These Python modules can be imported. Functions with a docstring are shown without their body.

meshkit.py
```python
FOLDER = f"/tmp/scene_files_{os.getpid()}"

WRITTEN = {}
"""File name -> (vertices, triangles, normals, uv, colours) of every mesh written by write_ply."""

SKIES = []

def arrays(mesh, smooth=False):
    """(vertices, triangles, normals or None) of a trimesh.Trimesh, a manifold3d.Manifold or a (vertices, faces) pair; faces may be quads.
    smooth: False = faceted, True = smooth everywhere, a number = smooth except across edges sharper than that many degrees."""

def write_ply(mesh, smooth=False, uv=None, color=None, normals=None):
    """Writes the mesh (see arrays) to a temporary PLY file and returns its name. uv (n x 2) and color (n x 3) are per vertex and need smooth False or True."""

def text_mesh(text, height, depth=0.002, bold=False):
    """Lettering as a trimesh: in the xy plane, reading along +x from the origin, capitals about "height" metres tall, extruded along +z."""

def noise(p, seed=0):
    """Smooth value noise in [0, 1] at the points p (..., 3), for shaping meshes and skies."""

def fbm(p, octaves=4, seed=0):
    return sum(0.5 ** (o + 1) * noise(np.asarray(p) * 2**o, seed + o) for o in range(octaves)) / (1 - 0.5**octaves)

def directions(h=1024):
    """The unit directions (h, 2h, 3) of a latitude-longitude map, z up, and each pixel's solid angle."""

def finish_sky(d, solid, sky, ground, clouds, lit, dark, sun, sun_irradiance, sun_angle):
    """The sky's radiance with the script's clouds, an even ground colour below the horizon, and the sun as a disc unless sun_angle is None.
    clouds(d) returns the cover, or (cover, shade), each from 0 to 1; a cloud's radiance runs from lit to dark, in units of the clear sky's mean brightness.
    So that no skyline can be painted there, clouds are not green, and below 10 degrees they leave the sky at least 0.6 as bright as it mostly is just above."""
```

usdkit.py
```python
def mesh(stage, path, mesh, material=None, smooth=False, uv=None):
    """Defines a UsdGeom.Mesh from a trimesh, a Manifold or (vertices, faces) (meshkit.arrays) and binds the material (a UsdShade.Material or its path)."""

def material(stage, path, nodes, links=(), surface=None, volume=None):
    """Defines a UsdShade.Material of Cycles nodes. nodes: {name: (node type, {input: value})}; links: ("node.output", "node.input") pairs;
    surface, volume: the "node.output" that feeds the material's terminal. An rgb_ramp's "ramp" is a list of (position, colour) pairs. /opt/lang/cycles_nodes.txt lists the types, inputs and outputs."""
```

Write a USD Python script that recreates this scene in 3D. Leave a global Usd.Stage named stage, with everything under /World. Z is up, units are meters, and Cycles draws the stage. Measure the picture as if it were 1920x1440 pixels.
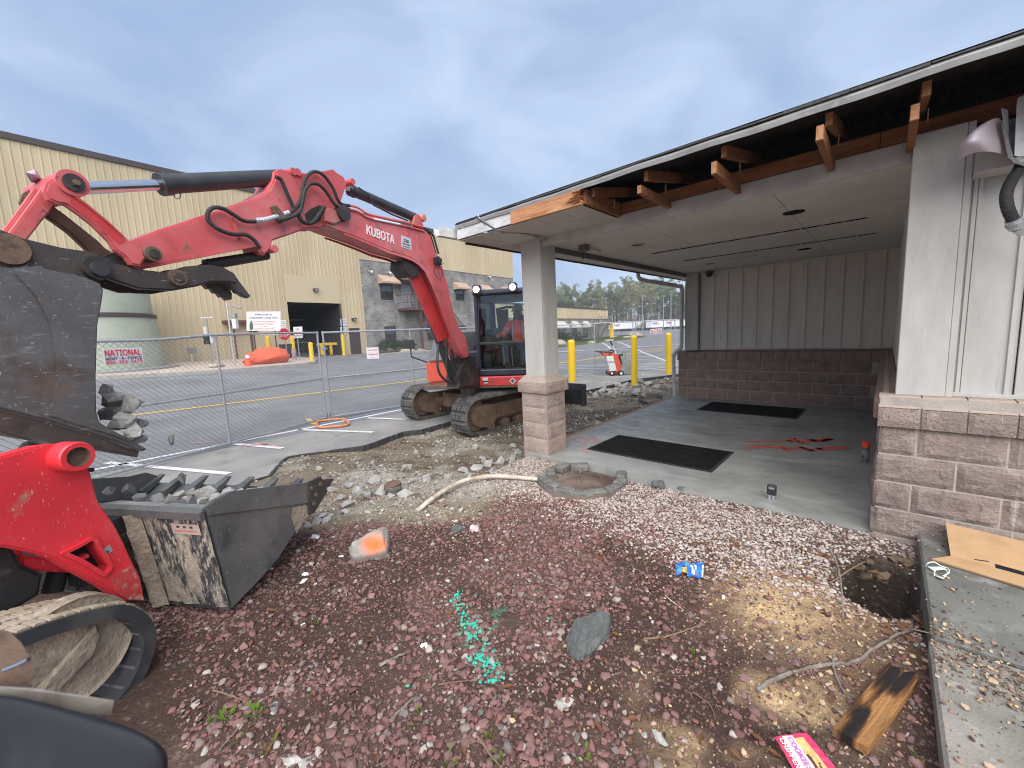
import math, random, re
import numpy as np, trimesh, usdkit, meshkit
from pxr import Usd, UsdGeom, UsdLux, UsdShade, Sdf, Gf, Vt
from shapely.geometry import Polygon, Point, LineString, box as sbox
from shapely.ops import unary_union
import manifold3d as m3d

random.seed(7); RNG = np.random.default_rng(7)
stage = Usd.Stage.CreateInMemory()
UsdGeom.SetStageUpAxis(stage, 'Z'); UsdGeom.SetStageMetersPerUnit(stage, 1.0)
UsdGeom.Xform.Define(stage, '/World'); UsdGeom.Scope.Define(stage, '/World/Looks')
# ------------------------------------------------------------------ camera
YAW, PITCH, ROLL, CAMZ, FPX = math.radians(43.0), math.radians(7.25), math.radians(-2.75), 1.6, 753.8
fw = np.array([-math.sin(YAW)*math.cos(PITCH), math.cos(YAW)*math.cos(PITCH), -math.sin(PITCH)])
_r = np.array([math.cos(YAW), math.sin(YAW), 0.0]); _u = np.cross(_r, fw)
rt = _r*math.cos(ROLL) + _u*math.sin(ROLL); up = -_r*math.sin(ROLL) + _u*math.cos(ROLL)
CAM = np.array([0.0, 0.0, CAMZ])
cam = UsdGeom.Camera.Define(stage, '/World/camera')
mtx = Gf.Matrix4d(*[float(v) for v in (*rt, 0, *up, 0, *(-fw), 0, *CAM, 1)])
cam.AddTransformOp().Set(mtx)
cam.CreateHorizontalApertureAttr(36.0); cam.CreateVerticalApertureAttr(27.0)
cam.CreateFocalLengthAttr(36.0*FPX/1920)
cam.CreateFStopAttr(4.0); cam.CreateFocusDistanceAttr(4.5)
cam.CreateClippingRangeAttr(Gf.Vec2f(0.05, 3000))
cam.CreateExposureAttr(2.0)
# ------------------------------------------------------------------ sky and sun (overcast)
SUN_EL, SUN_AZ = math.radians(47), math.radians(138)      # azimuth = atan2(x, y) of the direction towards the sun
dome = UsdLux.DomeLight.Define(stage, '/World/sky')
dome.GetPrim().SetCustomDataByKey('kind', 'structure'); dome.GetPrim().SetCustomDataByKey('label', 'overcast blue grey sky with soft mottled clouds')
SKY = usdkit.material(stage, '/World/Looks/sky_material', {
    'tc': ('texture_coordinate', {}),
    'sky': ('sky_texture', {'sky_type': 'single_scattering', 'sun_disc': False, 'sun_elevation': SUN_EL, 'sun_rotation': SUN_AZ, 'air_density': 1.0, 'aerosol_density': 2.0}),
    'mp': ('mapping', {'scale': (1.0, 1.0, 2.2)}),
    'n1': ('noise_texture', {'scale': 2.6, 'detail': 7.0, 'roughness': 0.5, 'distortion': 0.5}),
    'r1': ('rgb_ramp', {'ramp': [(0.33, (0.86, 1.22, 1.88)), (0.44, (1.06, 1.38, 1.98)), (0.53, (1.24, 1.56, 2.14)), (0.61, (1.38, 1.72, 2.32)), (0.72, (1.68, 1.95, 2.44))]}),
    'mx': ('mix_color', {'fac': 0.97, 'use_clamp': False}),
    'bg': ('background_shader', {'strength': 0.1})},
    [('tc.generated', 'mp.vector'), ('mp.vector', 'n1.vector'), ('n1.fac', 'r1.fac'), ('sky.color', 'mx.a'), ('r1.color', 'mx.b'), ('mx.result', 'bg.color')], surface='bg.background')
UsdShade.MaterialBindingAPI.Apply(dome.GetPrim()).Bind(SKY)
sun = UsdLux.DistantLight.Define(stage, '/World/sun')
sun.CreateNormalizeAttr(True); sun.CreateIntensityAttr(0.4); sun.CreateAngleAttr(80.0); sun.CreateColorAttr(Gf.Vec3f(1.0, 0.96, 0.9))
sun.AddRotateXYZOp().Set(Gf.Vec3f(math.degrees(math.pi/2 - SUN_EL), 0, math.degrees(math.pi - SUN_AZ)))

# ------------------------------------------------------------------ photograph measures: a ray through a point of the picture (1920 wide), cut with a real plane
def ray(x, y): return fw + rt*(x-960)/FPX + up*(720-y)/FPX
def gz(x, y, z=0.0):
    d = ray(x, y); return CAM + d*(z-CAMZ)/d[2]
def at_x(x, y, X):
    d = ray(x, y); return CAM + d*X/d[0]
def at_y(x, y, Y):
    d = ray(x, y); return CAM + d*Y/d[1]
def at_d(x, y, dep): return CAM + ray(x, y)*dep
def at_pl(x, y, p0, n):
    d = ray(x, y); n = np.asarray(n, float); return CAM + d*((np.asarray(p0)-CAM)@n)/(d@n)
def lot_z(x, y): return -.12 + np.maximum(0, -12-np.asarray(x, float))*np.clip(.0475-.00105*np.asarray(y, float), 0, .05)
def lot(x, y, off=0.0):
    z = -.12
    for _ in range(60):
        p = gz(x, y, z+off); z = .5*z + .5*float(lot_z(p[0], p[1]))
    return gz(x, y, z+off)

# ------------------------------------------------------------------ meshes as (vertices, faces)
def A(v, f): return np.asarray(v, float).reshape(-1, 3), np.asarray(f, int).reshape(-1, 3)
def join(*ms):
    vs, fs, n = [], [], 0
    for m in ms:
        if isinstance(m, list): m = join(*m)
        if hasattr(m, 'to_mesh') or hasattr(m, 'vertices'): m = meshkit.arrays(m)[:2]
        vs.append(m[0]); fs.append(np.asarray(m[1])+n); n += len(m[0])
    return np.vstack(vs), np.vstack(fs)
def move(m, t=(0, 0, 0), rz=0, rx=0, ry=0, s=1.0):
    v = m[0]*np.asarray(s)
    for a, ax in ((rx, 0), (ry, 1), (rz, 2)):
        if a:
            c, q = math.cos(a), math.sin(a); i, j = [(1, 2), (2, 0), (0, 1)][ax]
            w = v.copy(); w[:, i] = c*v[:, i]-q*v[:, j]; w[:, j] = q*v[:, i]+c*v[:, j]; v = w
    return v+np.asarray(t, float), m[1]
def frame(m, o, ex, ey, ez): return np.asarray(o, float)+m[0][:, :1]*np.asarray(ex)+m[0][:, 1:2]*np.asarray(ey)+m[0][:, 2:3]*np.asarray(ez), m[1]
_BF = np.array([[0,2,1],[0,3,2],[4,5,6],[4,6,7],[0,1,5],[0,5,4],[1,2,6],[1,6,5],[2,3,7],[2,7,6],[3,0,4],[3,4,7]])
def box(x0, x1, y0, y1, z0, z1):
    return A([[x0,y0,z0],[x1,y0,z0],[x1,y1,z0],[x0,y1,z0],[x0,y0,z1],[x1,y0,z1],[x1,y1,z1],[x0,y1,z1]], _BF)
def hull(pts):
    m = m3d.Manifold.hull_points(np.asarray(pts, float)).to_mesh(); return m.vert_properties[:, :3].astype(float), m.tri_verts.astype(int)
def cbox(x0, x1, y0, y1, z0, z1, b=.01):
    p = []
    for x, sx in ((x0, 1), (x1, -1)):
        for y, sy in ((y0, 1), (y1, -1)):
            for z, sz in ((z0, 1), (z1, -1)):
                p += [(x+sx*b, y+sy*b, z), (x+sx*b, y, z+sz*b), (x, y+sy*b, z+sz*b)]
    return hull(p)
def tube(pts, r, n=8, cap=True):
    pts = np.asarray(pts, float); k = len(pts); rr = np.broadcast_to(np.asarray(r, float), (k,))
    d = np.gradient(pts, axis=0); d /= np.linalg.norm(d, axis=1, keepdims=True)+1e-12
    a = np.array([0, 0, 1.0]) if abs(d[0][2]) < .9 else np.array([1.0, 0, 0])
    V = []; u = np.cross(d[0], a); u /= np.linalg.norm(u)
    for i in range(k):
        u = u-d[i]*(u@d[i]); u /= np.linalg.norm(u)+1e-12; w = np.cross(d[i], u)
        t = np.arange(n)*2*math.pi/n
        V.append(pts[i]+rr[i]*(np.cos(t)[:, None]*u+np.sin(t)[:, None]*w))
    V = np.vstack(V); F = []
    for i in range(k-1):
        for j in range(n):
            a0, b0 = i*n+j, i*n+(j+1) % n; F += [(a0, b0, b0+n), (a0, b0+n, a0+n)]
    if cap:
        c = len(V); V = np.vstack([V, pts[0], pts[-1]])
        for j in range(n): F += [(c, (j+1) % n, j), (c+1, (k-1)*n+j, (k-1)*n+(j+1) % n)]
    return A(V, F)
def cyl(p0, p1, r, n=16, r1=None): return tube([p0, p1], [r, r if r1 is None else r1], n)
def spline(pts, k=6):
    p = np.asarray(pts, float); q = np.vstack([2*p[0]-p[1], p, 2*p[-1]-p[-2]]); out = []
    for i in range(1, len(q)-2):
        for t in np.arange(k)/k:
            out.append(.5*((2*q[i])+(-q[i-1]+q[i+1])*t+(2*q[i-1]-5*q[i]+4*q[i+1]-q[i+2])*t*t+(-q[i-1]+3*q[i]-3*q[i+1]+q[i+2])*t**3))
    out.append(p[-1]); return np.array(out)
def extrude(poly, h, z0=0.0):
    """A 2-D polygon (points or shapely) extruded along z."""
    g = poly if hasattr(poly, 'geom_type') else Polygon(poly)
    if not g.is_valid: g = g.buffer(0)
    ms = [trimesh.creation.extrude_polygon(q, h, engine='earcut') for q in getattr(g, 'geoms', [g])]
    m = trimesh.util.concatenate(ms) if len(ms) > 1 else ms[0]
    return np.array(m.vertices)+[0, 0, z0], np.array(m.faces)
def bevex(poly, h, b=.01):
    """Extruded with chamfered rims."""
    g = poly if hasattr(poly, 'geom_type') else Polygon(poly)
    if not g.is_valid: g = g.buffer(0)
    cs = m3d.CrossSection([np.array(g.exterior.coords)[:-1]] + [np.array(i.coords)[:-1] for i in g.interiors], m3d.FillRule.EvenOdd)
    inn = cs.offset(-b, m3d.JoinType.Miter, 4.0)
    lay = [m3d.Manifold.extrude(inn, h), m3d.Manifold.extrude(cs, h-2*b).translate((0, 0, b))]
    return meshkit.arrays(m3d.Manifold.batch_boolean(lay, m3d.OpType.Add))[:2]
def lathe(prof, n=24):
    """(r, z) profile turned about z."""
    p = np.asarray(prof, float); t = np.arange(n)*2*math.pi/n; k = len(p)
    V = np.stack([np.outer(p[:, 0], np.cos(t)), np.outer(p[:, 0], np.sin(t)), np.repeat(p[:, 1:], n, 1)], -1).reshape(-1, 3); F = []
    for i in range(k-1):
        for j in range(n):
            a0, b0 = i*n+j, i*n+(j+1) % n; F += [(a0, b0, b0+n), (a0, b0+n, a0+n)]
    return A(V, F)
def rock(rng, sx, sy, sz, n=26, rough=0.0, sub=0):
    """An angular stone: the hull of random points of an ellipsoid."""
    p = rng.normal(size=(n, 3)); p /= np.linalg.norm(p, axis=1, keepdims=True); p *= rng.uniform(.8, 1.0, (n, 1))
    m = hull(p)
    if sub:
        t = trimesh.Trimesh(*m)
        for _ in range(sub): t = t.subdivide()
        v = np.array(t.vertices); nn = np.array(t.vertex_normals)
        v += nn*(meshkit.fbm(v*2.2+rng.uniform(0, 50), 4)-.5)[:, None]*rough; m = (v, np.array(t.faces))
    return m[0]*[sx, sy, sz], m[1]
def grid(xs, ys, zf):
    X, Y = np.meshgrid(xs, ys, indexing='ij'); Z = zf(X, Y); nx, ny = X.shape
    i = np.arange(nx*ny).reshape(nx, ny); a, b, c, d = i[:-1, :-1].ravel(), i[1:, :-1].ravel(), i[1:, 1:].ravel(), i[:-1, 1:].ravel()
    return np.stack([X, Y, Z], -1).reshape(-1, 3), np.vstack([np.stack([a, b, c], 1), np.stack([a, c, d], 1)])

# ------------------------------------------------------------------ naming and tagging
USED = {}; BASE = {}
def uniq(parent, name):
    k = (parent, name); n = USED.get(k, -1)+1; USED[k] = n
    return f'{parent}/{name}' if n == 0 else f'{parent}/{name}_{n:03d}'
def tag(prim, label=None, cat=None, group=None, kind=None):
    for k, v in (('label', label), ('category', cat), ('group', group), ('kind', kind)):
        if v: prim.SetCustomDataByKey(k, v)
def thing(name, label, cat, loc=(0, 0, 0), rz=0.0, group=None, parent='/World', local=False):
    p = uniq(parent, name); x = UsdGeom.Xform.Define(stage, p); x.AddTranslateOp().Set(Gf.Vec3d(*map(float, loc)))
    if rz: x.AddRotateZOp().Set(math.degrees(rz))
    tag(x.GetPrim(), label, cat, group); BASE[p] = (np.zeros(3) if local else np.asarray(loc, float)); return p
def part(parent, name, mesh, mat, smooth=False, label=None, kind=None, pv=None):
    """One mesh under a thing or part. Vertices are given in world coordinates unless the thing is local."""
    p = uniq(parent, name); q = parent
    while q not in BASE: q = q.rsplit('/', 1)[0]
    m = meshkit.arrays(mesh)[:2] if (hasattr(mesh, 'to_mesh') or hasattr(mesh, 'vertices')) else mesh
    g = usdkit.mesh(stage, p, (m[0]-BASE[q], m[1]), mat, smooth=smooth); tag(g.GetPrim(), label, None, None, kind)
    return p
def holder(parent, name, label=None):
    p = uniq(parent, name); x = UsdGeom.Xform.Define(stage, p); tag(x.GetPrim(), label); return p
def solo(name, mesh, mat, label, cat=None, group=None, kind=None, smooth=False, color=None, loc=None):
    p = uniq('/World', name)
    m = meshkit.arrays(mesh)[:2] if (hasattr(mesh, 'to_mesh') or hasattr(mesh, 'vertices')) else mesh
    if kind is None:
        lo, hi = m[0].min(0), m[0].max(0); o = np.array([(lo[0]+hi[0])/2, (lo[1]+hi[1])/2, lo[2]])
    else: o = np.zeros(3)
    g = usdkit.mesh(stage, p, (m[0]-o, m[1]), mat, smooth=smooth)
    if kind is None: UsdGeom.Xformable(g).AddTranslateOp().Set(Gf.Vec3d(*map(float, o)))
    if color is not None:
        UsdGeom.PrimvarsAPI(g).CreatePrimvar('soil', Sdf.ValueTypeNames.Color3fArray, 'vertex').Set(Vt.Vec3fArray.FromNumpy(np.asarray(color, np.float32)))
    tag(g.GetPrim(), label, cat, group, kind); return p
def copy(src, loc, rz=0.0, label=None, group=None, s=None, rot=None, cat=None):
    """Another one of a thing, with its parts: an instance of the first."""
    was = stage.GetPrimAtPath(src).GetCustomData(); base = re.sub(r'_\d{3}$', '', src.rsplit('/', 1)[1])
    p = uniq('/World', base); x = UsdGeom.Xform.Define(stage, p)
    x.GetPrim().GetReferences().AddInternalReference(src); x.ClearXformOpOrder()
    x.AddTranslateOp(UsdGeom.XformOp.PrecisionDouble, 'at').Set(Gf.Vec3d(*map(float, loc)))
    if rot is not None: x.AddRotateXYZOp(UsdGeom.XformOp.PrecisionFloat, 'turn').Set(Gf.Vec3f(*map(float, rot)))
    elif rz: x.AddRotateZOp(UsdGeom.XformOp.PrecisionFloat, 'turn').Set(math.degrees(rz))
    if s is not None: x.AddScaleOp(UsdGeom.XformOp.PrecisionFloat, 'size').Set(Gf.Vec3f(*([float(s)]*3 if np.ndim(s) == 0 else map(float, s))))
    x.GetPrim().SetInstanceable(True); tag(x.GetPrim(), label or was.get('label'), cat or was.get('category'), group or was.get('group')); return p

# ------------------------------------------------------------------ materials
def mat(name, base, layers=(), rough=.75, bump=None, metal=0.0, spec=.4, vary=None, coord='pos', rvar=0.0, coat=0.0, base_from=None, trans=0.0, bump2=None, emit=None):
    """base colour, then layers (colour, noise scale, low, high[, stretch[, detail]]) laid over it by noise; bump = (strength, scale[, stretch])."""
    N, L = {'geo': ('geometry', {}), 'tc': ('texture_coordinate', {}), 'p': ('principled_bsdf', {'base_color': base, 'roughness': rough, 'metallic': metal, 'specular_ior_level': spec, 'coat_weight': coat, 'transmission_weight': trans})}, []
    src = 'geo.position' if coord == 'pos' else 'tc.object'; cur = None
    if base_from == 'soil':
        N['at'] = ('attribute', {'attribute': 'soil'}); cur = 'at.color'
    if vary:
        N['oi'] = ('object_info', {}); N['vr'] = ('rgb_ramp', {'ramp': list(vary)}); L.append(('oi.random', 'vr.fac')); cur = 'vr.color'
    for i, ly in enumerate(layers):
        col, sc, lo, hi = ly[:4]; st = ly[4] if len(ly) > 4 and ly[4] else (1, 1, 1); det = ly[5] if len(ly) > 5 else 6.0
        N[f'm{i}'] = ('mapping', {'scale': st, 'location': (3.7*i+1.3, 1.9*i, 2.3*i)}); N[f'n{i}'] = ('noise_texture', {'scale': float(sc), 'detail': float(det), 'roughness': .6})
        N[f'r{i}'] = ('rgb_ramp', {'ramp': [(lo, (0, 0, 0)), (hi, (1, 1, 1))]}); N[f'x{i}'] = ('mix_color', {'b': col, 'a': base})
        L += [(src, f'm{i}.vector'), (f'm{i}.vector', f'n{i}.vector'), (f'n{i}.fac', f'r{i}.fac'), (f'r{i}.color', f'x{i}.fac')]
        if cur: L.append((cur, f'x{i}.a'))
        cur = f'x{i}.result'
    if cur: L.append((cur, 'p.base_color'))
    if rvar:
        N['rn'] = ('noise_texture', {'scale': 7.0, 'detail': 4.0}); N['rm'] = ('map_range', {'from_min': .3, 'from_max': .7, 'to_min': max(0.02, rough-rvar), 'to_max': min(1.0, rough+rvar), 'clamp': True})
        L += [(src, 'rn.vector'), ('rn.fac', 'rm.value'), ('rm.result', 'p.roughness')]
    last = None
    for k, bb in enumerate([bump, bump2]):
        if bb:
            st = bb[2] if len(bb) > 2 else (1, 1, 1)
            N[f'bm{k}'] = ('mapping', {'scale': st}); N[f'bn{k}'] = ('noise_texture', {'scale': float(bb[1]), 'detail': 6.0, 'roughness': .62})
            N[f'bb{k}'] = ('bump', {'strength': float(bb[0]), 'distance': .02})
            L += [(src, f'bm{k}.vector'), (f'bm{k}.vector', f'bn{k}.vector'), (f'bn{k}.fac', f'bb{k}.height')]
            if last: L.append((last, f'bb{k}.normal'))
            last = f'bb{k}.normal'
    if last: L.append((last, 'p.normal'))
    if emit: N['p'][1].update(emission_color=emit[0], emission_strength=float(emit[1]))
    return usdkit.material(stage, f'/World/Looks/{name}', N, L, surface='p.BSDF')
def glassmat(name, tint=(.9, .95, .95), fac=None):
    return usdkit.material(stage, f'/World/Looks/{name}', {'t': ('transparent_bsdf', {'color': tint}), 'g': ('glossy_bsdf', {'roughness': .02, 'color': (.9, .95, 1)}),
        'f': ('fresnel', {'IOR': 1.5}), 'm': ('mix_closure', {})}, [('f.fac', 'm.fac'), ('t.BSDF', 'm.closure1'), ('g.BSDF', 'm.closure2')], surface='m.closure')
def leafmat(name, ramp, trans=.35):
    return usdkit.material(stage, f'/World/Looks/{name}', {'g': ('geometry', {}), 'r': ('rgb_ramp', {'ramp': ramp}), 'd': ('diffuse_bsdf', {}), 't': ('translucent_bsdf', {}), 'm': ('mix_closure', {'fac': trans})},
        [('g.random_per_island', 'r.fac'), ('r.color', 'd.color'), ('r.color', 't.color'), ('d.BSDF', 'm.closure1'), ('t.BSDF', 'm.closure2')], surface='m.closure')
def text_on(txt, h, o, ex, ey, off=.002, depth=.002, bold=True, center=True, width=None):
    """Lettering standing on a plane: o is the middle of its base line, ex the reading direction, ey upwards."""
    m = meshkit.arrays(meshkit.text_mesh(txt, h, depth, bold))[:2]; w = m[0][:, 0].max()-m[0][:, 0].min(); s = 1.0 if width is None else width/w
    v = m[0].copy(); v[:, 0] = (v[:, 0]-v[:, 0].min())*s
    if center: v[:, 0] -= w*s/2
    ex, ey = np.asarray(ex, float), np.asarray(ey, float); ez = np.cross(ex, ey); ez /= np.linalg.norm(ez)
    return frame((v, m[1]), np.asarray(o, float)+ez*off, ex, ey, ez)
# ------------------------------------------------------------------ shared materials
M = {}
M['soil'] = mat('soil', (.12, .08, .06), [((.075, .048, .04), 3.0, .45, .7), ((.20, .155, .12), 30, .56, .72)], rough=.95, bump=(.9, 60), bump2=(.7, 16), base_from='soil', spec=.15)
M['asphalt'] = mat('asphalt', (.19, .19, .20), [((.135, .135, .145), .55, .42, .66), ((.25, .25, .255), 1.7, .55, .75, (1, .35, 1)), ((.10, .10, .11), 160, .5, .75)], rough=.86, bump=(.25, 220), spec=.3)
M['apron'] = mat('apron', (.225, .22, .215), [((.30, .285, .265), 1.1, .42, .64), ((.155, .14, .125), 2.3, .54, .74), ((.33, .30, .26), 5.5, .6, .78, (1, .4, 1)), ((.12, .12, .12), 170, .55, .8)], rough=.9, bump=(.25, 200), spec=.3)
M['slab'] = mat('slab_concrete', (.30, .302, .28), [((.19, .194, .18), 1.1, .42, .68), ((.42, .425, .40), 2.6, .52, .74, (.5, 1.6, 1)), ((.55, .555, .53), 9, .69, .80, (.5, 2.4, 1)), ((.07, .072, .07), 4.0, .66, .82)], rough=.55, rvar=.2, bump=(.12, 40), spec=.5)
M['concrete'] = mat('light_concrete', (.33, .32, .30), [((.235, .225, .205), 2.2, .42, .66), ((.42, .40, .37), 7, .56, .76), ((.13, .12, .11), 26, .66, .8)], rough=.9, bump=(.3, 90), spec=.3)
M['white_line'] = mat('white_road_paint', (.62, .62, .62), [((.27, .27, .28), 22, .56, .66), ((.40, .40, .40), 3.5, .5, .75)], rough=.8)
M['yellow_line'] = mat('yellow_road_paint', (.62, .42, .06), [((.25, .23, .2), 18, .52, .68)], rough=.8)
M['edge_orange'] = mat('worn_orange_paint', (.36, .20, .10), [((.23, .20, .17), 7, .46, .6), ((.17, .15, .13), 30, .5, .7)], rough=.85, bump=(.3, 60))
M['spray_red'] = mat('spray_red', (.62, .10, .07), [((.2, .17, .16), 38, .52, .66)], rough=.85)
M['spray_pink'] = mat('spray_pink', (.62, .24, .22), [((.27, .26, .26), 30, .45, .66)], rough=.85)
M['blue_line'] = mat('blue_road_paint', (.12, .25, .48), [((.2, .2, .21), 10, .42, .6)], rough=.85)
M['grass'] = leafmat('grass_blades', [(0, (.06, .10, .025)), (.5, (.10, .15, .035)), (1, (.17, .20, .07))], .25)
M['pink_paving'] = mat('pink_paving', (.42, .34, .28), [((.50, .43, .37), 9, .45, .65), ((.34, .27, .23), 2.0, .45, .7)], rough=.9, bump=(.2, 80))
M['kerb'] = mat('kerb_concrete', (.33, .32, .30), [((.22, .21, .2), 3, .45, .7)], rough=.9, bump=(.2, 60))
M['sod'] = mat('sod', (.09, .12, .035), [((.16, .14, .07), 2, .5, .7)], rough=1.0, bump=(.8, 30))

# ------------------------------------------------------------------ heights of the ground
def ss(a, b, t): u = np.clip((t-a)/(b-a), 0, 1); return u*u*(3-2*u)
P3 = lambda x, y, s, o=0: np.stack([np.asarray(x)*s+o, np.asarray(y)*s-o, np.zeros_like(np.asarray(x)*1.0)+o*.37], -1)
ASPH_PX = [(505, 892), (525, 870), (540, 857), (580, 850), (620, 845), (680, 837), (715, 825), (755, 810), (792, 805), (830, 795), (850, 789), (960, 765), (1060, 740), (1126, 727), (1185, 712), (1235, 706), (1268, 702)]
ASPH = [gz(x, y, -.12)[:2] for x, y in ASPH_PX]
_rng = np.random.default_rng(3); _e = [np.array([-4.6, -6.0]), np.array([-5.2, -2.4]), np.array([-5.75, .7])]+ASPH+[np.array([-4.6, 15.2]), np.array([-3.6, 15.6])]
EDGE = []
for a, b in zip(_e[:-1], _e[1:]):
    k_ = max(2, int(np.linalg.norm(b-a)/.055))
    for t in np.arange(k_)/k_: q_ = a+(b-a)*t; EDGE.append(q_+.05*(meshkit.fbm(np.array([[q_[0]*6, q_[1]*6, 1.], [q_[0]*6, q_[1]*6, 9.]]), 3)-.5)*[1, 1]+_rng.normal(size=2)*.005)
EDGE.append(_e[-1])
LOT = Polygon([(-12, -45), *[tuple(p) for p in [(-4.6, -45)]], *[tuple(p) for p in EDGE], (-3.6, 30), (30, 30), (30, 420), (-12, 420)]).buffer(0)
EDGE_A = np.array(EDGE)
def edge_x(y): return np.interp(y, EDGE_A[:, 1], EDGE_A[:, 0])
HOLE = (.055, 3.19, .185, .29)
def dirt_z(x, y, fine=True):
    x, y = np.asarray(x, float), np.asarray(y, float)
    h = -.135+.055*(meshkit.fbm(P3(x, y, 1.3, 5), 3)-.5)
    h = h+.10*ss(2.5, 3.7, y)*ss(-3.7, -3.3, x)
    cut = ss(-3.35, -3.75, x)*ss(2.0, 3.3, y)                          # the dug strip left of the slab
    h = h*(1-cut)+cut*(-.195+.07*(meshkit.fbm(P3(x, y, 1.9, 9), 3)-.5))
    de = x-edge_x(y)                                                    # a small trough along the broken asphalt
    h = h-.02*np.exp(-((de-.12)/.16)**2)*(de > -.1)+.03*np.exp(-((de-.3)/.3)**2)*cut*(meshkit.fbm(P3(x, y, 4, 3), 2)-.3)
    h = h+.10*np.exp(-((x+4.75)/.45)**2-((y-2.35)/.5)**2)               # spoil heaps
    h = h+.06*np.exp(-((x+5.6)/.5)**2-((y-2.2)/.45)**2)+.09*np.exp(-((x+4.9)/.4)**2-((y-4.1)/.35)**2)
    h = h+.095*ss(-.7, .18, x)*ss(3.05, 2.6, y)
    h = h+.05*np.exp(-((x+.28)/.3)**2-((y-2.75)/.32)**2)                # sandy mound
    h = h-.035*np.exp(-((x+1.9)/.55)**2-((y-1.35)/.16)**2)-.035*np.exp(-((x+2.1)/.6)**2-((y-.85)/.14)**2)    # wheel ruts
    cx, cy, rx, ry = HOLE
    q = np.sqrt(((x-cx)/rx)**2+((y-cy)/ry)**2)+.6*(meshkit.fbm(P3(x, y, 10, 2), 3)-.5)
    h = h-.55*ss(1.08, .78, q)+.22*ss(1.1, .6, q)*(meshkit.fbm(P3(x, y, 13, 6), 3)-.35)
    if fine:
        h = h+.035*(meshkit.fbm(P3(x, y, 7, 1), 3)-.5)+.014*(meshkit.fbm(P3(x, y, 30, 3), 2)-.5)
    return h
def ground_z(x, y, fine=True):
    x, y = np.asarray(x, float), np.asarray(y, float)
    h = dirt_z(x, y, fine)
    far = (x < edge_x(np.clip(y, -6, 15.5))-.05) | (y > 15.55) | (y < -6)
    h = np.where(far, lot_z(x, y)-.26, h)
    h = np.where((x > -3.38) & (y > 3.9) & (x < 6), np.minimum(h, -.22), h)
    h = np.where((x > .29) & (y < 3.95) & (y > -3), np.minimum(h, -.16), h)
    return h
def steps(*seg):
    out = []
    for a, b, d in seg: out.append(np.arange(a, b-1e-9, d))
    return np.concatenate(out+[[seg[-1][1]]])
gx = steps((-900, -60, 60), (-60, -12, 3), (-12, -6.9, .3), (-6.9, -3.6, .035), (-3.6, .44, .019), (.44, 3, .2), (3, 60, 6), (60, 900, 70))
gy = steps((-900, -60, 70), (-60, -6, 4), (-6, .25, .25), (.25, 3.9, .019), (3.9, 9, .05), (9, 15.6, .09), (15.6, 60, 4), (60, 900, 60))
gm = grid(gx, gy, lambda X, Y: ground_z(X, Y))
RUTS = [[(180, 1330), (330, 1275), (470, 1215), (610, 1178), (720, 1140)], [(300, 1400), (450, 1372), (610, 1330), (680, 1290)], [(820, 1080), (900, 1110), (960, 1180)], [(1120, 1240), (1220, 1290), (1420, 1270)], [(1300, 1420), (1440, 1400), (1560, 1440)]]
def rut(x, y):
    m = np.zeros_like(np.asarray(x, float)); w = meshkit.fbm(P3(x, y, 5, 71), 3)
    for px in RUTS:
        q = spline([gz(a, b, -.12) for a, b in px], 4)[:, :2]
        for p in q: m = np.maximum(m, np.exp(-((x-p[0])**2+(y-p[1])**2)/.0095)*ss(.30, .55, w))
    return m
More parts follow.
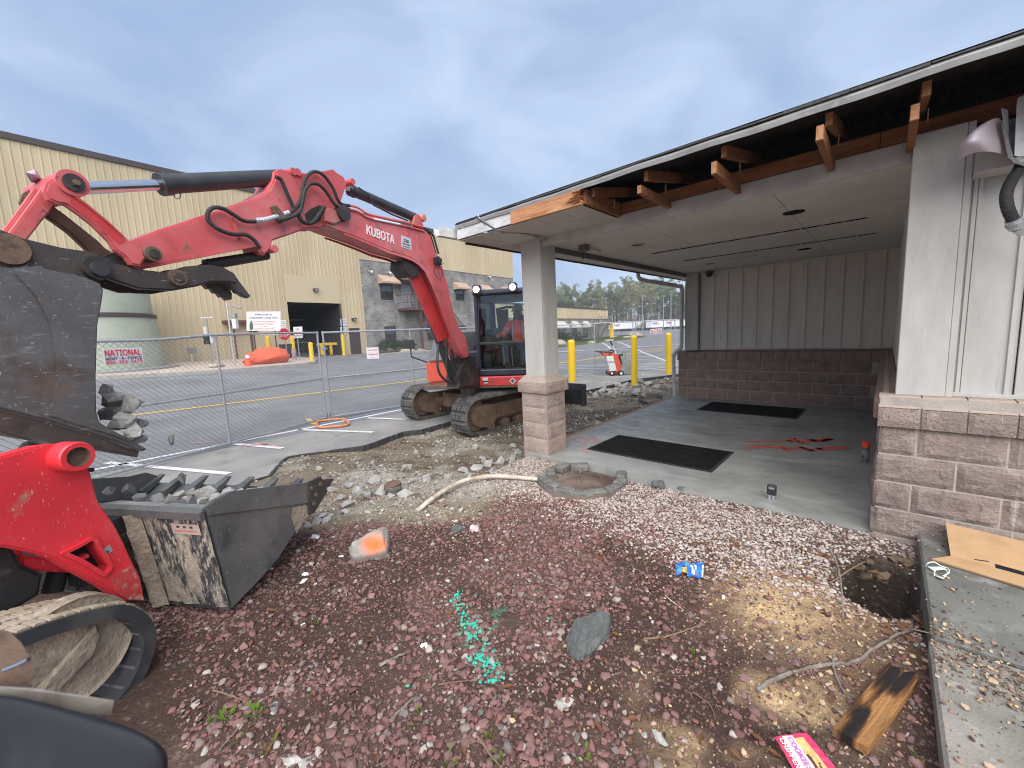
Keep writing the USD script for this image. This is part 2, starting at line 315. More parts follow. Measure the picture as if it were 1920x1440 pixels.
def redline(x, y): return ss(-.10, .25, y-1.22-.92*(x+3.9)+.5*(meshkit.fbm(P3(x, y, 2.6, 44), 3)-.5))*ss(-2.5, -2.95, x)
def soil_color(x, y):
    n1 = meshkit.fbm(P3(x, y, 1.1, 21), 3); n2 = meshkit.fbm(P3(x, y, 3.5, 33), 3)
    c = np.array([.115, .072, .058])*(.72+.6*n2)[:, None]
    def lay(c, col, m): m = np.clip(m, 0, 1)[:, None]; return c*(1-m)+np.array(col)*m
    c = lay(c, (.060, .036, .029), np.maximum(ss(.5, .62, n1), rut(x, y))*.85)
    c = lay(c, (.26, .215, .18), ss(2.6, 3.3, y)*ss(-3.7, -3.1, x)*.6)
    tan = np.exp(-(((x+.30)/.40)**2+((y-2.68)/.40)**2)**1.6)+.9*np.exp(-(((x+.32)/.40)**2+((y-1.75)/.42)**2)**1.5)*ss(.38, .62, n2)
    c = lay(c, (.62, .43, .24), tan*(.75+.7*n2))
    cut = np.maximum(ss(-3.3, -3.8, x)*ss(1.3, 2.6, y), redline(x, y))
    c = lay(c, (.21, .175, .125), cut*.95)
    c = lay(c, (.33, .315, .26), cut*ss(.5, .64, meshkit.fbm(P3(x, y, 1.6, 8), 3))*.85)
    c = lay(c, (.25, .13, .06), np.exp(-((x+4.7)/.35)**2-((y-1.75)/.3)**2)*.8)
    lane = np.exp(-((y-(2.45+.45*(x+4.2)))/.36)**2)*ss(-5.1, -4.6, x)*ss(-2.75, -3.3, x)
    c = lay(c, (.42, .40, .38), lane*(.5+.7*n2))
    c = lay(c, (.055, .045, .04), ss(4.2, 5.2, y)*ss(-3.4, -3.9, x)*ss(.42, .6, n1)*.7)
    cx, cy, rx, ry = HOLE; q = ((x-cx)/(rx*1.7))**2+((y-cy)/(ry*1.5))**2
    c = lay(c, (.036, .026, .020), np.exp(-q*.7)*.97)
    green = np.exp(-(((x+1.66-.16*(y-1.6))/.05)**2))*ss(1.25, 1.4, y)*ss(1.98, 1.85, y)
    c = lay(c, (.03, .36, .24), green*ss(.48, .62, meshkit.fbm(P3(x, y, 14, 4), 2)))
    return c
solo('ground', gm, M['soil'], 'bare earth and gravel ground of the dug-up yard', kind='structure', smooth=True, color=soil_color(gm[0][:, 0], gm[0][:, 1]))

M['asphalt_edge'] = mat('broken_asphalt_edge', (.045, .044, .044), [((.10, .10, .095), 20, .5, .7), ((.16, .14, .12), 7, .58, .74)], rough=.95, bump=(1.0, 40))
_q = EDGE_A[(EDGE_A[:, 1] > -5.9)]; _d = np.gradient(_q, axis=0); _d /= np.linalg.norm(_d, axis=1, keepdims=True); _o = np.stack([_d[:, 1], -_d[:, 0]], 1); _v = np.vstack([np.c_[_q-_o*.03, np.full(len(_q), -.1175)], np.c_[_q+_o*.006, np.full(len(_q), -.119)], np.c_[_q+_o*.02, np.full(len(_q), -.30)]]); _k = len(_q); _f = []
for i in range(_k-1):
    for r_ in (0, 1): _f += [(r_*_k+i, r_*_k+i+1, (r_+1)*_k+i+1), (r_*_k+i, (r_+1)*_k+i+1, (r_+1)*_k+i)]
solo('asphalt_edge', A(_v, [(a, c, b) for a, b, c in _f]), M['asphalt_edge'], 'dark broken edge of the asphalt beside the dug strip', kind='structure')
# ------------------------------------------------------------------ asphalt lot and road
def sheet_poly(poly, z0, z1): m = extrude(poly, z1-z0, z0); return m
solo('parking_lot', sheet_poly(LOT, -.30, -.12), M['apron'], 'worn asphalt lot with a broken edge beside the dug strip', kind='structure')
fx = steps((-420, -60, 40), (-60, -12, 1.5)); fy = steps((-45, 60, 3), (60, 420, 30))
solo('far_lot', grid(fx, fy, lot_z), M['asphalt'], 'grey asphalt rising gently towards the tan warehouse', kind='structure', smooth=True)
def ribbon(pts, w, dz, fz=lot_z, n=None):
    """A painted stripe laid dz above the lot."""
    p = np.array([q[:2] for q in pts], float); d = np.gradient(p, axis=0); d /= np.linalg.norm(d, axis=1, keepdims=True); nn = np.stack([-d[:, 1], d[:, 0]], 1)*w/2
    a, b = p+nn, p-nn; v = np.vstack([np.c_[a, fz(a[:, 0], a[:, 1])+dz], np.c_[b, fz(b[:, 0], b[:, 1])+dz]]); k = len(p); f = []
    for i in range(k-1): f += [(k+i, k+i+1, i+1), (k+i, i+1, i)]
    return A(v, f)
def line_px(a, b, k=6):
    p, q = lot(*a), lot(*b); return [p+(q-p)*t for t in np.linspace(0, 1, k)]
# the road lane is darker than the apron: a sheet 4 mm up, between the fence line and x = -12
solo('road', box(-12.0, -8.2, -44, 60, -.117, -.116), M['asphalt'], 'grey asphalt road behind the chain link fence', kind='structure')
def mark(name, m, mt, label): solo(name, m, mt, label, kind='structure')
mark('white_edge_line', ribbon([(-8.50, y) for y in np.linspace(-6, 9.5, 20)], .11, .009), M['white_line'], 'white edge line along the foot of the fence')
mark('blue_mark', ribbon([(-8.72, y) for y in np.linspace(3.2, 5.4, 6)], .07, .009), M['blue_line'], 'short blue spray mark beside the white edge line')
for a, b in [((560, 806), (700, 811)), ((440, 833), (530, 841)), ((200, 868), (430, 889)), ((690, 784), (762, 787))]:
    mark('white_hatch_line', ribbon(line_px(a, b), .10, .009), M['white_line'], 'slanting white bay line near the broken asphalt edge')
mark('yellow_centre_line', ribbon([(-13.95+.085*(y-1), y) for y in np.linspace(-20, 60, 60)], .15, .012), M['yellow_line'], 'thin yellow line along the road')
for a, b, w in [((1126, 641), (1145, 653.5), .16), ((1157, 641), (1178, 649), .16), ((1178, 649), (1250, 677.5), .14), ((1250, 677.5), (1269, 685), .12), ((1052, 641), (1158, 641), .14),
             ((1196, 650), (1265, 650), .16), ((1150, 655.5), (1196, 655.5), .14), ((1170, 663), (1215, 663), .12), ((1165, 668.5), (1232, 669), .11), ((1172, 675), (1244, 675.5), .11), ((1196, 681.5), (1249, 682), .10), ((1196, 687.5), (1258, 688), .10), ((1196, 693.8), (1262, 694.3), .09),
             ((1046, 684), (1141, 686.5), .09), ((1046, 690), (1141, 692.5), .09), ((1050, 707.5), (1141, 700), .10)]:
    mark('white_bay_line', ribbon(line_px(a, b), w, .010), M['white_line'], 'white bay and hatch lines beyond the right hand fence')
mark('orange_lot_line', ribbon(line_px((1208, 657.5), (1266, 649)), .12, .012), M['yellow_line'], 'faded yellow line on the far lot')
mark('orange_lot_line', ribbon(line_px((1046, 682), (1140, 668)), .12, .012), M['yellow_line'], 'faded yellow line behind the red saw')
for a, b in [((362, 832), (400, 829)), ((452, 836), (505, 835)), ((478, 833), (520, 838))]:
    mark('pink_spray_line', ribbon(line_px(a, b), .05, .013), M['spray_pink'], 'pink survey spray mark near the fence foot')
# ------------------------------------------------------------------ porch slab, walk, raised island
slab_poly = Polygon([(-3.42, 3.90), (-2.62, 3.88), (-2.5, 3.93), (-2.3, 3.97), (-2.06, 3.94), (-1.98, 3.87), (-1.2, 3.875), (.25, 3.885), (5, 3.885), (5, 9.4), (-3.42, 9.4)])
solo('porch_slab', extrude(slab_poly, .24, -.24), M['slab'], 'stained grey concrete slab under the porch roof', kind='structure')
solo('slab_edge', box(-3.52, -3.424, 4.42, 9.3, -.24, -.006), M['edge_orange'], 'worn orange painted kerb edge along the left side of the porch slab', kind='structure')
M['walk'] = mat('walk_concrete', (.285, .262, .232), [((.19, .18, .16), 1.9, .42, .64), ((.15, .135, .12), 4.2, .58, .76), ((.38, .36, .33), 13, .58, .78), ((.09, .08, .07), 34, .66, .78)], rough=.9, bump=(.35, 90), spec=.25)
M['walk_grey'] = mat('walk_concrete_grey', (.175, .175, .16), [((.115, .115, .105), 2.2, .42, .62), ((.27, .265, .24), 5, .56, .74), ((.08, .075, .07), 30, .66, .8)], rough=.85, bump=(.3, 80), spec=.3)
solo('walkway', cbox(.225, 3, -3, 2.60, -.4, .055, .012), M['walk'], 'pale worn concrete walkway slab in the lower right corner', kind='structure')
solo('walkway_slab', cbox(.235, 3, 2.608, 3.858, -.4, .075, .012), M['walk_grey'], 'darker grey concrete walkway slab along the block wall', kind='structure')
isl = [lot(*p)[:2] for p in [(150, 714), (180, 712), (340, 704), (440, 697), (500, 692), (545, 688), (575, 685), (590, 683), (593, 681), (590, 680)]]
ipoly = Polygon([(-24.8, -25)]+[tuple(p) for p in isl]+[(-26.2, 10.3), (-27.5, 10.4), (-30.9, 10.2), (-28.3, -25)]).buffer(0)
def island(poly, dz, inset):
    t = trimesh.creation.extrude_polygon(poly.buffer(-inset), .5, engine='earcut'); v = np.array(t.vertices)
    top = v[:, 2] > .25; v[:, 2] = lot_z(v[:, 0], v[:, 1])+np.where(top, dz, -.3); return v, np.array(t.faces)
ipoly = ipoly.segmentize(1.0)
solo('kerb', island(ipoly, .14, 0), M['kerb'], 'concrete kerb round the pink paved strip beside the warehouse', kind='structure')
solo('paved_strip', island(ipoly, .155, .18), M['pink_paving'], 'pinkish paved strip in front of the tan warehouse wall', kind='structure')
# ------------------------------------------------------------------ the porch building
M['block_tan'] = mat('split_block_tan', (.40, .315, .275), [((.31, .235, .205), 5, .42, .66), ((.48, .40, .35), 17, .55, .75), ((.22, .17, .15), 42, .58, .76)], rough=.95, bump=(.9, 60), spec=.15)
M['block_wall'] = mat('split_block_weathered', (.345, .27, .235), [((.25, .195, .175), 4, .4, .66), ((.43, .36, .32), 15, .55, .75), ((.50, .46, .42), 7, .64, .72, (5, 1, .25)), ((.14, .115, .105), 5.5, .60, .76, (2.2, 1, .45)), ((.17, .13, .12), 44, .56, .76)], rough=.95, bump=(1.0, 55), spec=.15)
M['block_brown'] = mat('split_block_brown', (.34, .245, .205), [((.26, .18, .15), 6, .42, .66), ((.27, .20, .175), 20, .55, .75)], rough=.95, bump=(.8, 60), spec=.15)
M['cap_smooth'] = mat('block_cap', (.42, .345, .29), [((.34, .27, .23), 6, .42, .7), ((.2, .16, .13), 30, .62, .8)], rough=.9, bump=(.4, 70), spec=.2)
M['mortar'] = mat('mortar', (.47, .42, .37), [((.36, .315, .275), 9, .42, .66)], rough=.95, bump=(.4, 90), spec=.1)
M['white_board'] = mat('painted_board', (.50, .485, .455), [((.43, .41, .38), 3.2, .44, .68, (2, 2, .5)), ((.36, .335, .305), 9, .62, .80, (3, 3, .5)), ((.26, .30, .28), 30, .69, .80, (1, 1, 3.5))], rough=.7, bump=(.15, 90), spec=.35)
M['siding'] = mat('painted_siding', (.70, .665, .60), [((.62, .58, .52), 2.5, .42, .66, (2, 2, .4)), ((.37, .345, .31), 12, .62, .78, (2, 2, .5))], rough=.7, bump=(.2, 80, (3, 3, .3)), spec=.35)
M['ceiling'] = mat('porch_ceiling', (.70, .665, .61), [((.62, .585, .53), 1.6, .42, .66), ((.38, .35, .31), 8, .62, .8)], rough=.75, bump=(.1, 60), spec=.3)
M['soffit'] = mat('soffit_panel', (.58, .55, .51), [((.48, .45, .40), 2.6, .44, .7), ((.42, .28, .19), 3.3, .63, .74)], rough=.7, spec=.35)
M['dark'] = mat('dark_gap', (.02, .018, .016), rough=.95, spec=.1)
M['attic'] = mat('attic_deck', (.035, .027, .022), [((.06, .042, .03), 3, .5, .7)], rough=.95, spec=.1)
M['lumber'] = mat('old_lumber', (.30, .135, .065), [((.21, .085, .04), 4, .42, .64, (.6, 6, 6)), ((.40, .21, .11), 9, .55, .74, (.5, 6, 6)), ((.09, .045, .03), 26, .64, .78)], rough=.85, bump=(.4, 40, (.5, 6, 6)), spec=.2)
M['brown_board'] = mat('dark_brown_board', (.075, .045, .035), rough=.8)
M['lumber_raw'] = mat('raw_fascia_lumber', (.52, .265, .135), [((.40, .17, .08), 3.6, .42, .62, (.7, 5, 5)), ((.62, .38, .22), 8, .56, .74, (.6, 5, 5)), ((.16, .07, .04), 14, .63, .74, (.7, 3, 3))], rough=.85, bump=(.5, 30, (.6, 5, 5)), spec=.2)
M['lumber_end'] = mat('lumber_end_grain', (.42, .225, .12), [((.28, .13, .065), 30, .45, .7), ((.1, .05, .03), 60, .68, .78)], rough=.9, spec=.15)
M['fascia'] = mat('weathered_white_metal', (.62, .62, .62), [((.45, .45, .45), 5, .46, .66, (1, 1, 3)), ((.22, .22, .23), 11, .60, .76, (1.2, 1.2, 3))], rough=.5, spec=.5, bump=(.1, 20))
M['drip'] = mat('drip_edge_metal', (.36, .355, .34), [((.26, .25, .24), 4, .44, .66), ((.46, .45, .43), 9, .58, .76)], rough=.45, metal=.3, spec=.5)
M['shingle'] = mat('roof_shingle', (.075, .07, .07), [((.13, .125, .12), 30, .5, .75)], rough=.95, bump=(.6, 60))
M['emt'] = mat('galvanised_pipe', (.58, .60, .63), [((.44, .45, .47), 9, .45, .7)], rough=.35, metal=.75, spec=.5)
M['galv'] = mat('galvanised_fence', (.40, .41, .43), [((.30, .31, .33), 12, .45, .7), ((.34, .27, .2), 6, .70, .8)], rough=.45, metal=.6, spec=.5)
M['jbox'] = mat('cast_box', (.16, .165, .165), [((.24, .24, .23), 18, .5, .75)], rough=.6, metal=.4)
M['black_plastic'] = mat('black_plastic', (.022, .022, .024), [((.05, .05, .05), 20, .55, .75)], rough=.5, spec=.5)
M['rubber_mat'] = mat('door_mat', (.016, .016, .016), [((.035, .034, .032), 6, .5, .72, (.6, 2, 1)), ((.11, .105, .095), 40, .66, .76)], rough=.95, bump=(.9, 220), spec=.1)
M['mat_rim'] = mat('door_mat_rim', (.028, .028, .028), [((.08, .078, .07), 22, .58, .74)], rough=.7, bump=(.2, 60))
S = .2032
def face_block(o, ex, ey, ez, w, h, dep, rng, nu=8, nv=4, amp=.018, mj=.005):
    """A split-face block: o is its lower left corner on the wall face, ex along the wall, ey up, ez outwards; joints mj wide on each side."""
    u = np.linspace(mj, w-mj, nu+1); v = np.linspace(mj, h-mj, nv+1); U, V = np.meshgrid(u, v, indexing='ij')
    edge = np.minimum(np.minimum(U-mj, w-mj-U), np.minimum(V-mj, h-mj-V)); e = ss(0, .022, edge)
    off = rng.uniform(0, 60, 3); q = meshkit.fbm(np.stack([U*13+off[0], V*17+off[1], U*0+off[2]], -1), 3)
    W = e*(amp*.35+amp*1.5*(q-.3)); n = (nu+1)*(nv+1); idx = np.arange(n).reshape(nu+1, nv+1)
    P = np.stack([U, V, W], -1).reshape(-1, 3); a, b, c, d = idx[:-1, :-1].ravel(), idx[1:, :-1].ravel(), idx[1:, 1:].ravel(), idx[:-1, 1:].ravel()
    F = [np.stack([a, b, c], 1), np.stack([a, c, d], 1)]
    ring = list(idx[:, 0])+list(idx[-1, 1:])+list(idx[-2::-1, -1])+list(idx[0, -2:0:-1]); k = len(ring)
    B = P[ring]*[1, 1, 0]-[0, 0, dep]; G = np.arange(k)+n; F.append(np.array([(ring[i], G[i], G[(i+1) % k]) for i in range(k)])); F.append(np.array([(ring[i], G[(i+1) % k], ring[(i+1) % k]) for i in range(k)]))
    P = np.vstack([P, B]); return frame((P, np.vstack(F)), o, ex, ey, ez)
X3, Y3, Z3 = np.eye(3)
prng = np.random.default_rng(11)
PB = thing('porch_building', 'porch building with a torn open eave, block base and white board columns', 'building', (-1.5, 6, 0))
def cap_block(o, ex, ez, w, dep, rng, zlo=.813, zmid=.955, ztop=1.03, mj=.004):
    """A cap stone: rough front, then a smooth bevel up and back."""
    f = face_block(o+Z3*zlo, ex, Z3, ez, w, zmid-zlo, dep, rng, 8, 3, .016, mj)
    a, b = o+ex*mj, o+ex*(w-mj); q = []
    for p in (a, b): q += [p+Z3*zmid, p+Z3*zmid-ez*dep, p+Z3*ztop-ez*.085, p+Z3*ztop-ez*dep]
    return f, hull(q)
# right hand wall: front face y = 3.86, runs along x
W1 = part(PB, 'block_wall', box(.004, 3.0, 3.8615, 4.10, -.30, 1.0), M['mortar'], label='wall of tan split face blocks stained by rain')
rows = {-1: [0, .29, .69, 1.1, 1.5, 1.9], 0: [0, .40, .80, 1.21, 1.61, 2.0], 1: [0, .185, .595, 1.0, 1.4, 1.8], 2: [0, .39, .795, 1.2, 1.6, 2.0], 3: [0, .195, .60, 1.0, 1.4, 1.8]}
for k, js in rows.items():
    lean = .018*(3-k)*.35
    for a, b in zip(js[:-1], js[1:]):
        part(W1, 'block', face_block(np.array([a-(lean if a == 0 else 0), 3.86, k*S]), X3, Z3, -Y3, b-a+(lean if a == 0 else 0), S, .1 if a == 0 else .045, prng, 12, 6, .020, .0055), M['block_wall'])
    part(W1, 'block', face_block(np.array([-lean, 4.1, k*S]), -Y3, Z3, -X3, .23, S, .02, prng, 5, 4, .014), M['block_wall'])
for a, b in zip([-.015, .205, .415, .62, .83, 1.04, 1.25], [.205, .415, .62, .83, 1.04, 1.25, 1.45]):
    f, t = cap_block(np.array([a, 3.82, 0]), X3, -Y3, b-a, .20, prng)
    cp = part(W1, 'cap_block', f, M['block_wall']); part(cp, 'bevel', t, M['cap_smooth']) if False else part(W1, 'cap_bevel', t, M['cap_smooth'])
part(W1, 'mortar_bed', box(-.005, 3, 3.835, 4.0, .82, 1.02), M['mortar'])
# column on the slab corner
CX0, CX1, CY0, CY1 = -3.532, -3.122, 3.968, 4.378
W2 = part(PB, 'block_column', box(CX0+.002, CX1-.002, CY0+.002, CY1-.002, -.24, 1.0), M['mortar'], label='square column base of pinkish tan split face blocks')
for k in range(-1, 4):
    w = CX1-CX0; q = []
    for o, ex, ez in ((np.array([CX0, CY0, k*S]), X3, -Y3), (np.array([CX1, CY0, k*S]), Y3, X3), (np.array([CX1, CY1, k*S]), -X3, Y3), (np.array([CX0, CY1, k*S]), -Y3, -X3)):
        q.append(face_block(o, ex, Z3, ez, w, S, .03, prng, 9, 5, .013, .006))
    part(W2, 'block', join(*q), M['block_tan'])
e = .035
for o, ex, ez in ((np.array([CX0-e, CY0-e, 0]), X3, -Y3), (np.array([CX1+e, CY0-e, 0]), Y3, X3), (np.array([CX1+e, CY1+e, 0]), -X3, Y3), (np.array([CX0-e, CY1+e, 0]), -Y3, -X3)):
    part(W2, 'cap_block', face_block(o+Z3*.813, ex, Z3, ez, w+2*e, .14, .03, prng, 10, 4, .013, .002), M['block_tan'])
hw = .17; mx, my = (CX0+CX1)/2, (CY0+CY1)/2; q = []
for x, y in ((CX0-e+.004, CY0-e+.004), (CX1+e-.004, CY0-e+.004), (CX1+e-.004, CY1+e-.004), (CX0-e+.004, CY1+e-.004)): q.append((x, y, .95)); q.append((x, y, .82))
for x, y in ((mx-hw, my-hw), (mx+hw, my-hw), (mx+hw, my+hw), (mx-hw, my+hw)): q.append((x, y, 1.035))
part(W2, 'cap_bevel', hull(q), M['cap_smooth'])
for fr in (.40, .58):
    part(W2, 'cap_joint', box(CX0-e+.02+fr*.40, CX0-e+.032+fr*.40, CY0-e-.001, CY0+.01, .955, .962), M['mortar'])
P = .155
part(PB, 'post_board', cbox(mx-P, mx+P, my-P, my-P+.02, 1.03, 2.74, .003), M['white_board'])
part(PB, 'post_board', cbox(mx+P-.02, mx+P+.002, my-P+.022, my+P, 1.03, 2.74, .003), M['white_board'])
part(PB, 'post_board', cbox(mx-P-.002, mx-P+.018, my-P+.022, my+P, 1.03, 2.74, .003), M['white_board'])
part(PB, 'post_board', cbox(mx-P+.02, mx+P-.022, my+P-.02, my+P-.001, 1.03, 2.74, .003), M['white_board'])
# back wall y = 9.145
W3 = part(PB, 'back_block_wall', box(-3.388, 3, 9.1465, 9.5, -.2, 1.0), M['mortar'], label='brown split face block base of the porch back wall')
for k in range(4):
    xs = np.arange(-3.39+(0 if k % 2 else -.2), .25, .4064); xs = np.r_[-3.39, xs[xs > -3.3]]
    for a, b in zip(xs[:-1], xs[1:]): part(W3, 'block', face_block(np.array([a, 9.145, k*S]), X3, Z3, -Y3, b-a, S, .03, prng, 5, 3, .014, .007), M['block_brown'])
    part(W3, 'block', face_block(np.array([-3.39, 9.5, k*S]), -Y3, Z3, -X3, .35, S, .02, prng, 4, 3, .014), M['block_brown'])
for a in np.arange(-3.41, .2, .2032):
    part(W3, 'cap_block', face_block(np.array([a, 9.115, .813]), X3, Z3, -Y3, .2032, .19, .03, prng, 4, 3, .012), M['block_brown'])
part(W3, 'cap_bevel', hull([(-3.41, 9.12, 1.0), (.2, 9.12, 1.0), (-3.41, 9.2, 1.035), (.2, 9.2, 1.035), (-3.41, 9.4, .98), (.2, 9.4, .98)]), M['block_brown'])
# side wall on the right, seen along its face
W4 = part(PB, 'side_block_wall', box(.010, .3, 4.105, 9.15, -.2, 1.0), M['mortar'])
for k in range(4):
    for a in np.arange(9.14, 4.4, -.4064): part(W4, 'block', face_block(np.array([0.0, a, k*S]), -Y3, Z3, -X3, .4064, S, .005, prng, 5, 3, .014), M['block_brown'])
part(W4, 'cap_bevel', hull([(-.04, y, z) for y in (4.11, 9.14) for z in (.82, .95)]+[(.09, y, 1.03) for y in (4.11, 9.14)]+[(.09, y, .82) for y in (4.11, 9.14)]), M['block_brown'])
part(PB, 'side_siding', box(.10, .2, 4.1, 9.2, 1.03, 2.7), M['siding'])
# siding boards and battens of the back wall
W5 = part(PB, 'back_siding', box(-3.0, .2, 9.215, 9.5, 1.036, 2.72), M['dark'])
bx = -2.955; step = .262
part(PB, 'pilaster', cbox(-3.23, -2.965, 9.08, 9.45, 1.036, 2.72, .006), M['white_board'])
while bx < .12:
    part(W5, 'siding_board', box(bx+.006, bx+step-.006, 9.196, 9.214, 1.05, 2.70), M['siding'])
    part(W5, 'batten', cbox(bx+step-.030, bx+step+.022, 9.172, 9.195, 1.05, 2.70, .003), M['siding'])
    bx += step
part(W5, 'bottom_trim', cbox(-2.96, .12, 9.165, 9.2, 1.036, 1.062, .003), M['white_board'])
part(W5, 'top_trim', cbox(-2.96, .12, 9.16, 9.194, 2.64, 2.674, .003), M['ceiling'])
# ceiling panels with open joints, slots and can lights
CE = part(PB, 'ceiling', box(-3.25, .3, 4.1, 9.5, 2.70, 2.712), M['dark'])
for x0, x1 in ((-3.20, -2.003), (-1.997, -.78), (-.774, .3)):
    for y0, y1 in ((4.10, 5.417), (5.423, 6.827), (6.833, 8.2), (8.206, 9.3)):
        part(CE, 'ceiling_panel', box(x0, x1, y0, y1, 2.678, 2.699), M['ceiling'])
for y0, y1, x0, x1 in ((6.02, 6.11, -2.64, -.20), (7.21, 7.33, -2.59, -.14)):
    v = []
    for i in range(12): a = i/12; v.append(box(x0+(x1-x0)*a, x0+(x1-x0)*(a+.078), y0+(y1-y0)*a, y0+(y1-y0)*a+.042, 2.672, 2.6775))
    part(CE, 'slot_vent', join(*v), M['dark'])
for x, y, r, open_ in ((-2.464, 5.19, .095, 0), (-.75, 5.12, .095, 1), (-1.0, 7.9, .09, 1), (-2.4, 8.0, .09, 0)):
    part(CE, 'can_light', move(lathe([(0, 2.674), (r*.8, 2.674), (r*.82, 2.670), (r, 2.672), (r, 2.678)], 24), (x, y, 0)), M['dark'] if open_ else M['jbox'], smooth=30)
    if not open_: part(CE, 'can_trim', move(lathe([(r*.86, 2.667), (r*1.06, 2.669), (r*1.06, 2.6775)], 24), (x, y, 0)), M['ceiling'], smooth=30)
# header boards and beams
part(PB, 'header_board', cbox(-3.42, .07, 4.05, 4.085, 2.635, 2.772, .004), M['white_board'])
part(PB, 'header_board', cbox(-3.40, -3.362, 4.40, 9.1, 2.60, 2.74, .004), M['white_board'])
part(PB, 'header_board', cbox(-3.36, -3.21, 4.40, 9.1, 2.60, 2.63, .004), M['ceiling'])
part(PB, 'header_board', cbox(-3.24, -3.205, 4.09, 9.1, 2.605, 2.69, .004), M['jbox'])
for a, b in ((-2.10, -1.18), (-1.176, -.10), (-.096, 3.0)): part(PB, 'wood_beam', cbox(a, b, 4.055, 4.095, 2.776, 2.886, .004), M['lumber'])
part(PB, 'wood_beam', cbox(-2.135, -2.095, 3.36, 4.05, 2.752, 2.885, .004), M['lumber'])
# eave: fascia, drip edge, soffit
part(PB, 'fascia_board', cbox(-3.885, -2.985, 3.315, 3.335, 2.752, 2.872, .003), M['fascia'], label='weathered white metal fascia at the eave corner')
q = [(-2.983, 2.742), (-2.11, 2.735)]
fr = np.random.default_rng(2); topw = [(-2.095, 2.76), (-2.13, 2.79), (-2.10, 2.81), (-2.16, 2.835), (-2.11, 2.872), (-2.983, 2.872)]
f = extrude([*q, *topw], .036); part(PB, 'fascia_board', frame(f, (0, 3.336, 0), X3, Z3, -Y3), M['lumber_raw'], label='bare orange brown fascia board split at its right end')
for i in range(5):
    z = 2.757+i*.022; part(PB, 'splinter', hull([(-2.12, 3.297, z), (-2.12, 3.33, z+.012), (-2.12, 3.30, z+.016), (-2.115-.16*fr.random()-.06, 3.285, z+.012*fr.random()), (-2.10, 3.275, z+.008)]), M['lumber_raw'])
dr = []
n = 60; xs = np.linspace(-3.895, 4.2, n)
for a, b in zip(xs[:-1], xs[1:]):
    z = 2.918+.004*math.sin(a*3.1)+.003*math.sin(a*11); zz = 2.918+.004*math.sin(b*3.1)+.003*math.sin(b*11)
    dr.append(A([[a, 3.305, z-.052], [b, 3.305, zz-.052], [b, 3.298, zz-.020], [a, 3.298, z-.020], [a, 3.312, z], [b, 3.312, zz], [a, 3.36, z+.006], [b, 3.36, zz+.006]], [(0, 1, 2), (0, 2, 3), (3, 2, 5), (3, 5, 4), (4, 5, 7), (4, 7, 6)]))
part(PB, 'drip_edge', join(*dr), M['drip'])
part(PB, 'shingle_edge', join(*[box(a, a+.33, 3.296+.006*fr.random(), 3.40, 2.923+.004*math.sin(a*3.1), 2.931+.006*fr.random()) for a in np.arange(-3.9, 4.2, .334)]), M['shingle'])
for i, a in enumerate(np.arange(-3.88, -2.15, .298)):
    part(PB, 'soffit_panel', box(a+.003, min(a+.296, -2.135), 3.337, 4.048, 2.738, 2.744), M['soffit'])
for a in np.arange(4.05, 10.9, .6): part(PB, 'soffit_panel', box(-3.86, -3.402, a+.003, a+.597, 2.738, 2.744), M['soffit'])
part(PB, 'side_fascia', cbox(-3.905, -3.885, 3.34, 10.9, 2.752, 2.90, .003), M['fascia'])
gp = [(-4.03, 2.862), (-4.02, 2.80), (-3.99, 2.765), (-3.915, 2.765), (-3.908, 2.868), (-3.915, 2.868), (-3.921, 2.772), (-3.985, 2.772), (-4.012, 2.805), (-4.022, 2.862)]
g = extrude(gp, 7.8); g = (np.c_[g[0][:, 0], 3.10+g[0][:, 2], g[0][:, 1]], g[1][:, ::-1]); g[0][g[0][:, 1] < 3.2] += [-.03, .0, .02]
part(PB, 'gutter', g, M['fascia'], label='bent white gutter sticking out past the eave corner')
part(PB, 'wood_beam', box(-3.90, -3.87, 3.45, 10.9, 2.715, 2.737), M['brown_board'])
# roof deck and hip
rz_ = lambda d: 2.932+.22*d
deck = [(-3.90, 3.31, 2.925), (6.5, 3.31, 2.925), (6.5, 8.0, rz_(4.69)), (.79, 8.0, rz_(4.69)), (-3.90, 12.7, 2.925), (6.5, 12.7, 2.925)]
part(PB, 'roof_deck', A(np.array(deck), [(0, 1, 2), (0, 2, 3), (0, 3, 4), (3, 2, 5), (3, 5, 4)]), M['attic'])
part(PB, 'roof', A(np.array(deck)+[0, 0, .02], [(0, 1, 2), (0, 2, 3), (0, 3, 4), (3, 2, 5), (3, 5, 4)]), M['shingle'])
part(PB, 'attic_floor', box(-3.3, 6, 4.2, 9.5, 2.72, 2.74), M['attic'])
for x in (-2.06, -1.55, -.95, -.335, .10, .7, 1.3):
    rf = extrude([(3.44, 2.815), (3.44, 2.895), (3.48, 2.905), (7.5, 3.76), (7.5, 3.64)], .038); rf = (np.c_[x-.019+rf[0][:, 2], rf[0][:, 0], rf[0][:, 1]], rf[1])
    r_ = part(PB, 'rafter', rf, M['lumber']); part(r_, 'end_grain', box(x-.0185, x+.0185, 3.437, 3.4395, 2.817, 2.893), M['lumber_end'])
    part(r_, 'hanger_strap', box(x+.022, x+.028, 3.78, 3.80, 2.78, 2.86), M['lumber_raw'])
for x, y in ((-1.594, 3.40), (-.997, 3.37), (-.365, 3.30), (.058, 3.42), (.72, 3.4)):
    l_ = part(PB, 'lookout', cbox(x-.020, x+.020, y, 4.053, 2.695+.02*(x < -1.5), 2.785, .003), M['lumber']); part(l_, 'end_grain', box(x-.0175, x+.0175, y-.0025, y-.0005, 2.70+.02*(x < -1.5), 2.782), M['lumber_end'])
